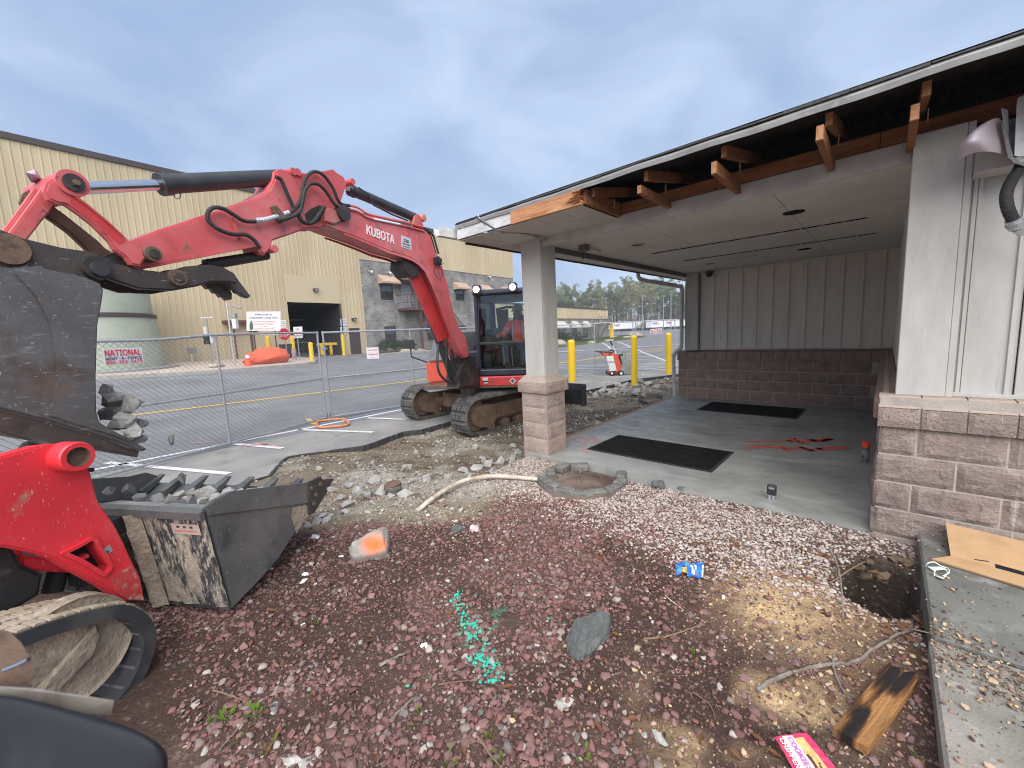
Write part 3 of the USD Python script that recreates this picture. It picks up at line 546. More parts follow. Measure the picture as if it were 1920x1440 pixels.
# right hand corner boards and siding
part(PB, 'corner_board', cbox(.072, .315, 3.955, 4.05, 1.028, 2.772, .004), M['white_board'], label='scuffed white corner board above the block wall')
part(PB, 'corner_board', cbox(.3165, .35, 3.962, 4.05, 1.028, 2.772, .003), M['white_board'])
W6 = part(PB, 'front_siding', box(.35, 3, 4.03, 4.2, 1.03, 2.76), M['dark'])
for a, b in ((.352, .612), (.618, .90), (.906, 1.2), (1.206, 1.6)): part(W6, 'siding_board', box(a, b, 4.015, 4.029, 1.05, 2.74), M['white_board'])
for a in (.372, .395, .582, .626, .9): part(W6, 'batten', cbox(a-.008, a+.012, 4.0, 4.016, 1.05, 2.74, .002), M['white_board'])
part(W6, 'bottom_trim', cbox(.35, 1.6, 3.985, 4.02, 1.03, 1.058, .003), M['white_board'])
part(PB, 'box_beam', hull([(.352, 3.88, 2.44), (3, 3.80, 2.46), (.352, 4.0, 2.42), (3, 4.0, 2.42), (.352, 3.9, 2.63), (3, 3.8, 2.63), (.352, 4.0, 2.63), (3, 4.0, 2.63)]), M['white_board'])
# things fixed to it: conduit, boxes, camera, downspout
pp = spline([gz(893, 407, 2.80), gz(915, 421, 2.77), gz(945, 436, 2.735), gz(990, 441, 2.72), gz(1040, 453, 2.70), gz(1085, 467, 2.68)], 5)
CD = thing('electrical_conduit', 'silver conduit pipe with an open end sagging under the eave corner', 'conduit', pp[0])
part(CD, 'pipe', tube(pp, .0145, 12, False), M['emt'], smooth=40)
for i in (1, 9, 16): part(CD, 'coupling', tube(pp[i:i+2]+(pp[i+1:i+3]-pp[i:i+2])*.1, .019, 12), M['galv'], smooth=40)
part(CD, 'strap', tube([gz(897, 404, 2.84), gz(903, 416, 2.80), gz(910, 424, 2.76)], .006, 6), M['galv'])
jb = gz(1095, 462, 2.66)
JB = thing('junction_box', 'dark junction box hanging under the porch ceiling with loose wires', 'electrical box', jb)
part(JB, 'box', cbox(jb[0]-.055, jb[0]+.055, jb[1]-.055, jb[1]+.055, 2.615, 2.69, .006), M['jbox'])
part(JB, 'lid', cbox(jb[0]-.066, jb[0]+.066, jb[1]-.066, jb[1]+.066, 2.606, 2.614, .002), M['jbox'])
for i, (dx, dy) in enumerate([(-.02, .01), (0, -.02), (.02, .015), (.01, 0)]):
    part(JB, 'wire', tube(spline([(jb[0]+dx, jb[1]+dy, 2.61), (jb[0]+dx*1.2, jb[1]+dy, 2.56), (jb[0]+dx*2+.01*i, jb[1]+dy*2, 2.50), (jb[0]+dx*3+.02*i-.02, jb[1]+dy*3, 2.485+.015*i)]), .0035, 6), M['black_plastic'])
cy = part(JB, 'arm', tube([jb+[-.0, .07, 0], jb+[-.02, .45, -.01]], .014, 8), M['emt'])
SC = thing('security_camera', 'black dome camera at the top corner of the porch back wall', 'camera', (-2.75, 9.05, 2.62))
part(SC, 'dome', move(lathe([(0, -.085), (.035, -.078), (.062, -.05), (.07, -.01), (.07, 0)], 20), (-2.75, 9.09, 2.64)), M['black_plastic'], smooth=True)
part(SC, 'mount', move(lathe([(.075, -.002), (.08, .0), (.08, .03), (0, .03)], 20), (-2.75, 9.09, 2.64)), M['jbox'], smooth=30)
part(SC, 'bracket', box(-2.80, -2.70, 9.12, 9.172, 2.63, 2.66), M['jbox'])
dp = spline([(-3.93, 8.30, 2.76), (-3.93, 8.32, 2.66), (-3.88, 8.42, 2.585), (-3.62, 8.72, 2.51), (-3.36, 9.0, 2.43), (-3.28, 9.02, 2.36), (-3.28, 9.02, 1.8), (-3.28, 9.02, 1.14), (-3.34, 9.02, 1.06), (-3.44, 9.04, .96), (-3.46, 9.05, .86), (-3.45, 9.05, .4), (-3.43, 9.05, -.1)], 5)
DS = thing('downspout', 'pale downspout bending from the gutter down the porch back corner', 'downspout', dp[-1])
part(DS, 'pipe', tube(dp, .042, 8), M['fascia'], smooth=50)
for i in (28, 48): part(DS, 'strap', tube([dp[i], dp[i]+[0, 0, .03]], .048, 8), M['fascia'])
# door mats
for (x0, x1, y0, y1), lb in (((-2.87, -1.305, 4.485, 5.36), 'black rubber floor mat nearest the column'), ((-2.54, -.978, 7.745, 8.70), 'black rubber floor mat by the porch back wall')):
    mt = thing('floor_mat', lb, 'mat', ((x0+x1)/2, (y0+y1)/2, 0), group='door mats on the porch slab')
    part(mt, 'pile', grid(np.linspace(x0+.03, x1-.03, 40), np.linspace(y0+.03, y1-.03, 24), lambda X, Y: .011+.003*meshkit.fbm(P3(X, Y, 6), 2)), M['rubber_mat'], smooth=True)
    rim = extrude(sbox(x0, y0, x1, y1).difference(sbox(x0+.035, y0+.035, x1-.035, y1-.035)), .009, .001); part(mt, 'rim', rim, M['mat_rim'])
# spray marks on the slab
def stroke(pts, w, z=.0035): return ribbon(spline(pts, 4), w, z, lambda x, y: np.zeros_like(x))
sp = lambda *pts: [gz(x, y, 0)[:2] for x, y in pts]
solo('spray_mark', join(stroke(sp((1098, 834), (1092, 829), (1080, 827), (1079, 823), (1092, 821), (1101, 825), (1098, 831)), .035), stroke(sp((1103, 823), (1113, 821), (1120, 826), (1112, 829), (1122, 832), (1116, 836), (1106, 836)), .032),
     stroke(sp((1064, 826), (1068, 822), (1078, 824)), .03), stroke(sp((1090, 843), (1098, 846), (1104, 849)), .05), stroke(sp((1095, 842), (1108, 841)), .03)), M['spray_pink'], 'faded red survey digits sprayed on the slab corner', kind='structure')
z1 = [stroke(sp((1395, 828), (1440, 827), (1480, 827), (1500, 829)), .045), stroke(sp((1478, 828), (1490, 822), (1505, 832), (1520, 824), (1535, 829), (1558, 823)), .07), stroke(sp((1518, 826), (1540, 826), (1560, 822)), .10)]
z2 = [stroke(sp((1400, 841), (1430, 838), (1460, 840), (1480, 846)), .07), stroke(sp((1462, 836), (1478, 842), (1500, 839), (1515, 845), (1540, 841)), .08), stroke(sp((1500, 838), (1525, 846)), .06), stroke(sp((1535, 843), (1570, 840), (1592, 840)), .12), stroke(sp((1405, 836), (1450, 834)), .02)]
solo('spray_arrows', join(*z1, *z2), M['spray_red'], 'two rows of orange red arrows sprayed across the porch slab', kind='structure')
# ------------------------------------------------------------------ the tan warehouse
M['tan_metal'] = mat('tan_metal_siding', (.47, .385, .25), vary=[(0, (.44, .36, .235)), (1, (.50, .41, .265))], layers=[((.41, .335, .215), .35, .42, .66, (1, 1, .3)), ((.51, .43, .29), 2.2, .58, .78, (1, 1, .25))], rough=.55, spec=.35)
M['tan_trim'] = mat('tan_trim', (.46, .38, .25), rough=.55)
M['brown_trim'] = mat('dark_brown_trim', (.055, .045, .042), rough=.5, spec=.4)
M['brown_steel'] = mat('brown_steel', (.105, .055, .045), [((.075, .04, .033), 4, .5, .7)], rough=.6)
M['brown_door'] = mat('brown_door', (.05, .033, .03), rough=.5)
M['awning'] = mat('tan_awning', (.42, .30, .225), [((.36, .25, .18), 2, .45, .7)], rough=.9)
M['window_frame'] = mat('black_window_frame', (.02, .02, .022), rough=.4)
M['pane'] = mat('dark_window_pane', (.03, .04, .05), rough=.04, spec=.9, coat=.5)
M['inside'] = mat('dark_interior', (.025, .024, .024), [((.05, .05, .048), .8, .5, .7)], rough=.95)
M['yellow'] = mat('yellow_bollard', (.72, .47, .02), [((.62, .38, .015), 2.2, .5, .75, (1, 1, .5)), ((.16, .11, .04), 14, .73, .79)], rough=.5, spec=.45)
M['white_sign'] = mat('white_sign', (.56, .56, .58), [((.50, .50, .52), 6, .5, .7)], rough=.45)
M['paper'] = mat('white_paper', (.74, .72, .75), [((.70, .50, .62), 14, .45, .7)], rough=.8)
M['red_ink'] = mat('red_sign_ink', (.50, .025, .05), rough=.5)
M['pale_red_ink'] = mat('faded_red_ink', (.45, .12, .11), rough=.6)
M['blue_ink'] = mat('navy_sign_ink', (.05, .055, .13), rough=.5)
M['black_ink'] = mat('black_ink', (.03, .03, .035), rough=.5)
M['green_ink'] = mat('dark_green_ink', (.05, .09, .075), rough=.5)
M['white_ink'] = mat('white_ink', (.78, .78, .78), rough=.5)
M['post_grey'] = mat('grey_post', (.30, .30, .30), [((.2, .2, .2), 8, .5, .7)], rough=.5, metal=.3)
M['tank'] = mat('green_tank', (.33, .36, .285), [((.28, .31, .24), 1.4, .45, .7), ((.40, .42, .34), 3, .6, .8)], rough=.6)
M['orange_rock'] = mat('orange_painted_rock', (.66, .115, .055), [((.50, .075, .04), 4, .45, .7), ((.74, .22, .14), 9, .6, .8)], rough=.85, bump=(.7, 12))
M['cone'] = mat('orange_cone', (.78, .085, .04), [((.6, .06, .03), 6, .5, .75)], rough=.5)
M['boulder'] = mat('pale_boulder', (.36, .31, .25), [((.25, .21, .17), 2.2, .45, .7), ((.45, .41, .34), 7, .55, .75)], rough=.95, bump=(.8, 6))
M['bulk_black'] = mat('black_bin', (.025, .025, .027), rough=.6)
M['pinkish'] = mat('pinkish_cover', (.45, .32, .38), [((.25, .16, .22), 9, .48, .62), ((.6, .52, .55), 14, .55, .7)], rough=.8)
cmu_tex = usdkit.material(stage, '/World/Looks/grey_block_wall', {'g': ('geometry', {}), 'sx': ('separate_xyz', {}), 'cx': ('combine_xyz', {}),
    'b': ('brick_texture', {'scale': 1.0, 'brick_width': .4064, 'row_height': .2032, 'mortar_size': .012, 'color1': (.27, .26, .25), 'color2': (.195, .187, .183), 'mortar': (.34, .33, .32), 'bias': .1, 'mortar_smooth': .3}),
    'n': ('noise_texture', {'scale': .9, 'detail': 6.0}), 'r': ('rgb_ramp', {'ramp': [(.40, (.72, .72, .72)), (.65, (1.15, 1.12, 1.08))]}), 'm': ('mix_color', {'blend_type': 'multiply', 'fac': 1.0, 'use_clamp': False}),
    'bp': ('bump', {'strength': .4, 'distance': .02, 'invert': True}), 'p': ('principled_bsdf', {'roughness': .9, 'specular_ior_level': .2})},
    [('g.position', 'sx.vector'), ('sx.y', 'cx.x'), ('sx.z', 'cx.y'), ('cx.vector', 'b.vector'), ('g.position', 'n.vector'), ('n.fac', 'r.fac'), ('b.color', 'm.a'), ('r.color', 'm.b'), ('m.result', 'p.base_color'), ('b.fac', 'bp.height'), ('bp.normal', 'p.normal')], surface='p.BSDF')
WP0, WT, WN = np.array([-31.5, 15.4, 0.0]), np.array([-.09, .996, 0.0]), np.array([.996, .09, 0.0])
def W(s, z, o=0.0): return WP0+WT*s+WN*o+np.array([0, 0, z])
def wbox(s0, s1, z0, z1, o0, o1): return frame(box(s0, s1, -o1, -o0, z0, z1), WP0, WT, -WN, Z3)
def ws(x, y): p = at_pl(x, y, WP0, WN); return float((p-WP0)@WT), float(p[2])
def ribbed(s0, s1, z0, z1, T=W, h=.022, pitch=.3048):
    """A ribbed metal wall panel, ribs standing proud."""
    k = int(round((s1-s0)/pitch)); pr = []
    for i in range(k):
        a = s0+i*(s1-s0)/k; pr += [(a, 0), (a+.215, 0), (a+.235, h), (a+.275, h), (a+.295, 0)]
    pr.append((s1, 0)); v = [T(a, z, o) for a, o in pr for z in (z0, z1)]; f = []
    for i in range(len(pr)-1): f += [(2*i, 2*i+2, 2*i+3), (2*i, 2*i+3, 2*i+1)]
    return A(v, f)
WH = thing('warehouse', 'large tan ribbed metal warehouse with grey block office section at its right end', 'building', W(0, .5))
DS0, DS1, DZ = -4.92, -1.02, 4.5
s = -30.0
while s < 1.0-.01:
    e = min(s+.9144, 1.0)
    for lim in (DS0, DS1):
        if s < lim-.02 < e-.04: e = min(e, lim) if s < lim else e
    if e <= DS0+.01 or s >= DS1-.01: part(WH, 'metal_panel', ribbed(s, e, -.3, 11.5), M['tan_metal'])
    else: part(WH, 'metal_panel', ribbed(s, e, 6.35 if True else 0, 11.5), M['tan_metal'])
    s = e
part(WH, 'door_header_panel', wbox(DS0, DS1+.12, DZ, 6.38, .0, .05), M['tan_trim'], label='smooth tan panel over the truck door')
s = 1.0
while s < 21.5:
    part(WH, 'metal_panel', ribbed(s, min(s+.9144, 21.6), 8.15, 11.5), M['tan_metal']); s += .9144
part(WH, 'corner_trim', wbox(.96, 1.06, .2, 8.15, .0, .05), M['tan_trim']); part(WH, 'corner_trim', wbox(21.55, 21.66, 8.15, 11.5, .0, .045), M['tan_trim'])
part(WH, 'ledge_trim', wbox(1.0, 21.65, 8.09, 8.15, .0, .06), M['tan_trim'])
part(WH, 'roof_trim', wbox(-30, 21.7, 11.5, 11.78, -.1, .10), M['brown_trim'])
part(WH, 'body', join(wbox(-30, DS0-.02, -1, 11.5, -22, -.06), wbox(DS1+.02, 21.6, -1, 11.5, -22, -.06), wbox(DS0-.02, DS1+.02, DZ+.1, 11.5, -22, -.06)), M['tan_trim'])
part(WH, 'block_section', wbox(1.0, 21.6, -1, 8.12, -.05, .02), cmu_tex, label='grey concrete block office wall')
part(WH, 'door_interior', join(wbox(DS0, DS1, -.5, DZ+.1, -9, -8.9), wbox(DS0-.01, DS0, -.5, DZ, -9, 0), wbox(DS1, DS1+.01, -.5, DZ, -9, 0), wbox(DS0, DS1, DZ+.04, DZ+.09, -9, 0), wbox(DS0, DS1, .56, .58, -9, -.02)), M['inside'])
for z in (1.6, 2.6, 3.5): part(WH, 'storage_rack', wbox(DS0+.3, DS1-.2, z, z+.09, -6, -5.2), M['post_grey'])
part(WH, 'door_jamb', wbox(DS1, DS1+.12, .4, DZ, -.02, .06), M['brown_steel']); part(WH, 'door_jamb', wbox(DS0-.08, DS0, .4, DZ, -.02, .05), M['tan_trim'])
yb = part(WH, 'safety_gate', wbox(DS1-1.75, DS1-.15, 1.32, 1.52, -.75, -.6), M['yellow'], label='yellow barrier beam inside the truck door')
for q in (-1.5, -.75): part(WH, 'gate_leg', wbox(DS1+q, DS1+q+.18, .55, 1.32, -.75, -.62), M['yellow'])
dr = part(WH, 'door', wbox(-.42, .50, .42, 2.58, .0, .05), M['brown_door']); part(dr, 'handle', wbox(-.36, -.30, 1.40, 1.52, .05, .10), M['post_grey'])
part(WH, 'canopy', wbox(-8.95, -7.3, 3.05, 3.22, .0, .55), M['brown_steel'], label='small red brown canopy on the tan wall')
part(WH, 'canopy_post', wbox(-8.55, -8.47, .5, 3.05, .40, .48), M['brown_steel']); part(WH, 'wall_downspout', wbox(-7.5, -7.38, .4, 3.1, .0, .14), M['brown_steel'])
part(WH, 'sign_disc', wbox(-7.25, -7.0, 2.35, 2.6, .02, .05), M['brown_steel'])
for x, y in ((590, 543), (662, 598)):
    a, z = ws(x, y); l_ = part(WH, 'wall_lamp', wbox(a-.17, a+.17, z-.12, z+.06, .04, .30), M['brown_trim']); part(l_, 'lens', wbox(a-.12, a+.12, z-.12, z-.02, .301, .306), M['post_grey'])
for x, y in ((694, 511), (729, 513), (916, 520)):
    a, z = ws(x, y); l_ = part(WH, 'camera', frame(move(lathe([(0, -.11), (.09, -.09), (.12, 0), (.12, .1), (0, .12)], 10), (a, -.22, z)), WP0, WT, -WN, Z3), M['white_sign'], smooth=True); part(l_, 'arm', wbox(a-.2, a-.06, z+.06, z+.12, .02, .24), M['white_sign'])
def window(s0, s1, z0, z1):
    w_ = part(WH, 'window', join(wbox(s0, s1, z0, z0+.07, .02, .07), wbox(s0, s1, z1-.07, z1, .02, .07), wbox(s0, s0+.07, z0+.07, z1-.07, .02, .07), wbox(s1-.07, s1, z0+.07, z1-.07, .02, .07)), M['window_frame'])
    part(w_, 'pane', wbox(s0+.07, s1-.07, z0+.07, z1-.07, .025, .035), M['pane'])
    part(w_, 'blind', wbox(s0+.1, s1-.1, z0+.1, z0+.55*(z1-z0), .036, .039), M['inside'])
def awning(s0, s1, z0, z1, out=.9):
    v = [W(s0, z1, .03), W(s1, z1, .03), W(s0, z0+.15, out), W(s1, z0+.15, out), W(s0, z0, out), W(s1, z0, out), W(s0, z0, .03), W(s1, z0, .03)]
    part(WH, 'awning', A(v, [(0, 2, 1), (1, 2, 3), (2, 4, 3), (3, 4, 5), (0, 6, 2), (2, 6, 4), (1, 3, 7), (3, 5, 7), (4, 6, 5), (5, 6, 7)]), M['awning'])
for q in ((2.82, 4.04, 4.97, 6.21), (2.9, 4.0, 1.25, 2.66), (11.7, 12.9, 5.2, 6.4), (15.5, 16.7, 5.2, 6.4), (19.4, 20.5, 5.2, 6.4), (7.6, 8.7, 1.25, 2.66), (11.7, 12.9, 1.2, 2.6)): window(*q)
for q in (2.6, 11.45, 15.2, 19.1): awning(q, q+1.75, 6.25, 7.0)
# outside stair landing
SL = thing('stair_landing', 'brown steel stair landing with rail and roof on the grey block wall', 'fire escape', W(6, .5, .8))
part(SL, 'deck', wbox(4.4, 8.6, 3.98, 4.2, .05, 1.5), M['brown_steel']); part(SL, 'roof', frame(hull([(4.3, -.03, 7.0), (8.4, -.03, 7.0), (4.3, -1.35, 6.6), (8.4, -1.35, 6.6), (4.3, -.03, 6.9), (8.4, -.03, 6.9), (4.3, -1.35, 6.52), (8.4, -1.35, 6.52)]), WP0, WT, -WN, Z3), M['brown_steel'])
for a in (5.75, 8.4): part(SL, 'post', wbox(a, a+.2, -.3, 6.6, 1.2, 1.4), M['brown_steel'])
part(SL, 'door', wbox(4.95, 6.0, 4.22, 6.35, .02, .06), M['post_grey'])
for z in (4.65, 5.3): part(SL, 'rail', join(wbox(4.42, 8.55, z, z+.05, 1.42, 1.47), wbox(4.42, 4.47, z, z+.05, .05, 1.42)), M['brown_steel'])
for i in range(12): part(SL, 'baluster', wbox(4.45+i*.37, 4.48+i*.37, 4.2, 5.3, 1.43, 1.46), M['brown_steel'])
for a, z, b, z2 in ((5.9, 2.5, 7.6, 4.0), (5.9, 2.6, 8.4, .6)): part(SL, 'brace', tube([W(a, z, 1.3), W(b, z2, 1.3)], .06, 6), M['brown_steel'])
part(SL, 'stringer', tube([W(8.6, 4.1, 1.3), W(12.2, .6, 1.3)], .10, 6), M['brown_steel']); part(SL, 'handrail', tube([W(8.6, 5.2, 1.3), W(12.2, 1.6, 1.3)], .04, 6), M['brown_steel'])
# ------------------------------------------------------------------ what stands on the strip
tk = at_d(272, 640, 19.6); dxy = -rt[:2]/np.linalg.norm(rt[:2]); tc = np.array([tk[0]+dxy[0]*2.05, tk[1]+dxy[1]*2.05])
TK = thing('storage_tank', 'olive green round tank with a dark band behind the fence sign', 'tank', (tc[0], tc[1], .6))
part(TK, 'shell', move(lathe([(2.30, .55), (2.05, 3.3), (2.0, 3.3), (1.98, 5.0), (1.2, 5.5), (0, 5.6)], 40), (*tc, 0)), M['tank'], smooth=30)
part(TK, 'band', move(lathe([(2.06, 3.20), (2.13, 3.22), (2.13, 3.36), (2.06, 3.40)], 40), (*tc, 0)), M['brown_trim'], smooth=30)
part(TK, 'base', move(lathe([(2.75, .3), (2.75, .74), (2.3, .80)], 40), (*tc, 0)), M['post_grey'])
def panel_sign(name, label, cat, corners, thick=.012, mt='white_sign', group=None):
    """A flat board between four picture-measured corners (top left, top right, bottom right, bottom left)."""
    c = np.array(corners, float); o = c.mean(0); ex = (c[1]+c[2]-c[0]-c[3]); L_ = np.linalg.norm(ex)/2; ex /= np.linalg.norm(ex); ey = c[0]+c[1]-c[2]-c[3]; H_ = np.linalg.norm(ey)/2; ey -= ex*(ey@ex); ey /= np.linalg.norm(ey); ez = np.cross(ex, ey)
    if ez@(CAM-o) < 0: ez = -ez
    T = thing(name, label, cat, o-ey*H_/2, group=group); part(T, 'board', frame(cbox(-L_/2, L_/2, -H_/2, H_/2, -thick, 0, .002), o, ex, ey, ez), M[mt]); return T, o, ex, ey, L_, H_
def lines_on(T, o, ex, ey, L_, H_, rows):
    for txt, mt, frac, h, wf in rows: part(T, 'lettering', text_on(txt, h*H_, o+ey*(frac*H_), ex, ey, .003, .002, True, True, wf*L_ if wf else None), M[mt])
def dpx(dep, *pts): return [at_d(x, y, dep) for x, y in pts]
T, *g = panel_sign('welcome_sign', 'white welcome sign on two posts behind the orange boulder', 'sign', dpx(22.6, (460, 584), (525, 584.5), (526.5, 619.5), (464.5, 620.5)))
lines_on(T, *g, [('Welcome to', 'blue_ink', .30, .105, .52), ('Charlotte Local 281', 'blue_ink', .13, .105, .86), ('You are now entering', 'pale_red_ink', -.055, .07, .72), ('the safest facility', 'pale_red_ink', -.18, .07, .60), ('in the', 'pale_red_ink', -.30, .06, .2), ('Carolina District', 'pale_red_ink', -.43, .07, .58)])
o, ex, ey, L_, H_ = g
lf = extrude([(0, -.26), (.10, -.20), (.115, 0), (.06, .22), (0, .34), (-.06, .22), (-.115, 0), (-.10, -.20)], .004); part(T, 'emblem', frame((lf[0]*[H_*.9, H_*.9, 1], lf[1]), o-ex*L_*.36-ey*H_*.24, ex, ey, np.cross(ex, ey)*1.0), M['green_ink'])
for q in (-.30, .33): p = o+ex*L_*q-ey*H_*.4; part(T, 'post', box(p[0]-.06, p[0]-.02, p[1]-.03, p[1]+.03, .2, p[2]+.1), M['brown_trim'])
part(T, 'strip', frame(box(-L_*.45, L_*.42, -H_*.72, -H_*.60, -.02, 0), o, ex, ey, np.cross(ex, ey)), M['white_sign'])
def pole(T, x, y0, y1, dep, r=.03, mt='post_grey', z0=None):
    a, b = at_d(x, y0, dep), at_d(x, y1, dep); part(T, 'post', cyl((b[0], b[1], b[2] if z0 is None else z0), (b[0], b[1], a[2]), r, 10), M[mt], smooth=30)
o = at_d(533, 627, 24.0); ex = rt-np.array([0, 0, rt[2]]); ex /= np.linalg.norm(ex); ez = np.cross(ex, Z3)
T = thing('stop_sign', 'red octagonal stop sign beside the welcome sign', 'sign', o-Z3*.4)
oc = [(.40*math.cos(math.pi/8+i*math.pi/4), .40*math.sin(math.pi/8+i*math.pi/4)) for i in range(8)]
part(T, 'board', frame(extrude(oc, .01, -.01), o, ex, Z3, -ez if ez@(CAM-o) < 0 else ez), M['white_sign'])
ezz = ez if ez@(CAM-o) > 0 else -ez
part(T, 'face', frame(extrude([(a*.93, b*.93) for a, b in oc], .004, .001), o, ex, Z3, ezz), M['red_ink']); part(T, 'lettering', text_on('STOP', .25, o-Z3*.125, ex, Z3, .006, .003, True, True, .60), M['white_ink'])
p = at_d(524, 680, 24.0); part(T, 'post', cyl((o[0]-ezz[0]*.05, o[1]-ezz[1]*.05, .3), (o[0]-ezz[0]*.05, o[1]-ezz[1]*.05, o[2]+.4), .03, 8), M['post_grey'])
T, *g = panel_sign('notice_sign', 'small white printed notice above the stop sign', 'sign', dpx(24.2, (525, 600), (535, 600), (536, 615), (526, 615)))
lines_on(T, *g, [('NOTICE', 'blue_ink', .25, .13, .7), ('AUTHORIZED', 'black_ink', .02, .10, .8), ('VEHICLES ONLY', 'pale_red_ink', -.25, .10, .85)])
T, *g = panel_sign('no_parking_sign', 'white no entry notice on a grey post before the truck door', 'sign', dpx(24.3, (549, 613), (566, 612.5), (568, 633.5), (551, 634.5)))
lines_on(T, *g, [('NO', 'red_ink', .20, .16, .25), ('TRESPASSING', 'black_ink', -.12, .13, .8), ('VISITORS STOP HERE', 'red_ink', -.34, .11, .85)]); pole(T, 563, 633, 681, 24.35)
for i, yy in enumerate((598, 613)):
    T, *g = panel_sign('wall_notice', ['upper white notice on the wall right of the truck door', 'lower white notice on the wall right of the truck door'][i], 'sign', [W(*ws(x, y), .06) for x, y in ((637, yy), (648, yy), (650, yy+13), (638.5, yy+13))])
    lines_on(T, *g, [('DOCK RULES', 'blue_ink', .25, .12, .7), ('SPEED 5 MPH', 'black_ink', .0, .1, .75), ('SOUND HORN', 'black_ink', -.25, .1, .75)])
T = thing('card_reader', 'grey card reader post with a small sign and a T bar on top', 'access post', at_d(403, 685, 22.6))
pole(T, 399, 597, 686, 22.6, .045); 
part(T, 'reader_box', frame(box(-.14, .14, -.28, .28, -.1, .1), at_d(388.5, 636, 22.4), ex, Z3, ezz), M['bulk_black']); part(T, 'sign_plate', frame(box(-.15, .15, -.22, .22, -.01, .01), at_d(386.5, 620, 22.4), ex, Z3, ezz), M['white_sign']); part(T, 'side_box', frame(box(-.07, .07, -.2, .2, -.06, .06), at_d(397.5, 637, 22.4), ex, Z3, ezz), M['white_sign'])
part(T, 'cross_bar', frame(box(-.36, .34, -.03, .03, -.1, .1), at_d(390, 595.5, 22.6), ex, Z3, ezz), M['white_sign'])
T = thing('utility_box', 'low grey electrical box on a short white post', 'electrical box', at_d(362, 683, 23.6))
pole(T, 361.5, 660, 684, 23.6, .04, 'white_sign'); part(T, 'box', frame(cbox(-.21, .21, -.17, .17, -.12, .12, .02), at_d(360, 657, 23.5), ex, Z3, ezz), M['post_grey'])
T = thing('gate_signal', 'slim galvanised pole with an angled arm and a white signal box', 'pole', at_d(442, 693, 20.6))
pole(T, 434.5, 568, 642, 20.7, .04, 'emt'); pole(T, 441.5, 620, 694, 20.65, .045, 'emt'); part(T, 'signal_box', frame(box(-.1, .1, -.24, .24, -.1, .1), at_d(441, 607, 20.5), ex, Z3, ezz), M['white_sign'])
part(T, 'hood', frame(box(-.07, .07, -.12, .12, -.1, .1), at_d(440, 592, 20.5), ex, Z3, ezz), M['post_grey']); part(T, 'arm', tube([at_d(436, 573, 20.5), at_d(451, 578, 20.2)], .05, 6), M['post_grey'])
# bollards at the door
def make_bollard(name, label, r, h, group, mt='yellow'):
    T = thing(name, label, 'bollard', (0, 0, 0), group=group, local=True); part(T, 'sleeve', lathe([(r*1.0, -.15), (r, h-r*.7), (r*.92, h-r*.38), (r*.6, h-r*.1), (0, h)], 24), M[mt], smooth=35); return T
def place(T, p): UsdGeom.Xformable(stage.GetPrimAtPath(T)).GetOrderedXformOps()[0].Set(Gf.Vec3d(*map(float, p)))
b0 = make_bollard('bollard', 'yellow bollard at the kerb tip before the truck door', .125, 1.25, 'bollards by the truck door'); place(b0, lot(586, 681))
for (x, y, dep), lb in (((645.5, 666, 31.0), 'yellow bollard right of the truck door'), ((552, 672, 27.6), 'yellow bollard left of the truck door behind the bin'), ((505.5, 668, 27.0), 'yellow bollard behind the orange boulder')):
    p = at_d(x, y, dep); copy(b0, (p[0], p[1], lot_z(p[0], p[1])+.05), label=lb, s=(1.05, 1.05, 1.25))
rg = np.random.default_rng(5)
def boulder(name, label, cat, p, sx, sy, sz, mt, group=None, rz=0, sub=2, rough=.16, seed=0, rough_sides=26, flat=True):
    m = move(rock(np.random.default_rng(seed), 1, 1, 1, rough_sides, rough, sub), s=(sx, sy, sz), rz=rz); m = (m[0]+np.asarray(p)+[0, 0, sz*.55], m[1]); return solo(name, m, M[mt], label, cat, group)
p = lot(497, 688); boulder('boulder', 'big boulder painted bright orange red on the paved strip', 'rock', p+Z3*.05+np.array([-.5, .3, 0]), .85, 1.3, .70, 'orange_rock', seed=4, rough_sides=60, rough=.22, sub=3)
p = lot(406, 694); boulder('boulder', 'small pale boulder on the paved strip below the card reader', 'rock', p+Z3*.12, .30, .42, .16, 'boulder', seed=6)
p = lot(467, 692)+Z3*.14
T = thing('traffic_cone', 'orange traffic cone leaning against the orange boulder', 'cone', p); part(T, 'base', cbox(p[0]-.2, p[0]+.2, p[1]-.2, p[1]+.2, p[2], p[2]+.04, .01), M['cone']); part(T, 'body', move(lathe([(.17, .04), (.045, .72), (.03, .74), (0, .74)], 18), p), M['cone'], smooth=30)
part(T, 'collar', move(lathe([(.100, .44), (.072, .60)], 18), p+[0, 0, .0]), M['white_ink'], smooth=True)
p = at_d(538, 675, 26.2); p[2] = lot_z(p[0], p[1])
T = thing('trash_bin', 'black wheeled bin between the orange boulder and the truck door', 'bin', p); part(T, 'body', frame(hull([(x*(.27 if z else .22), y*(.3 if z else .25), z*.95+.05) for x in (-1, 1) for y in (-1, 1) for z in (0, 1)]), p, X3, Y3, Z3), M['bulk_black']); part(T, 'lid', frame(cbox(-.31, .31, -.34, .34, 1.0, 1.07, .02), p, X3, Y3, Z3), M['bulk_black'])
p = at_d(553, 677, 24.9); p[2] = lot_z(p[0], p[1])+.1
T = thing('hydrant', 'small hydrant under a pinkish speckled cover beside the black bin', 'hydrant', p); part(T, 'barrel', move(lathe([(.16, 0), (.15, .1), (.11, .16), (.12, .48), (.16, .52), (.13, .66), (0, .74)], 12), p), M['pinkish'], smooth=True); part(T, 'outlet', cyl(p+[-.2, 0, .4], p+[.2, 0, .4], .06, 8), M['pinkish']); part(T, 'nut', cyl(p+[0, 0, .72], p+[0, 0, .82], .03, 6), M['pinkish'])
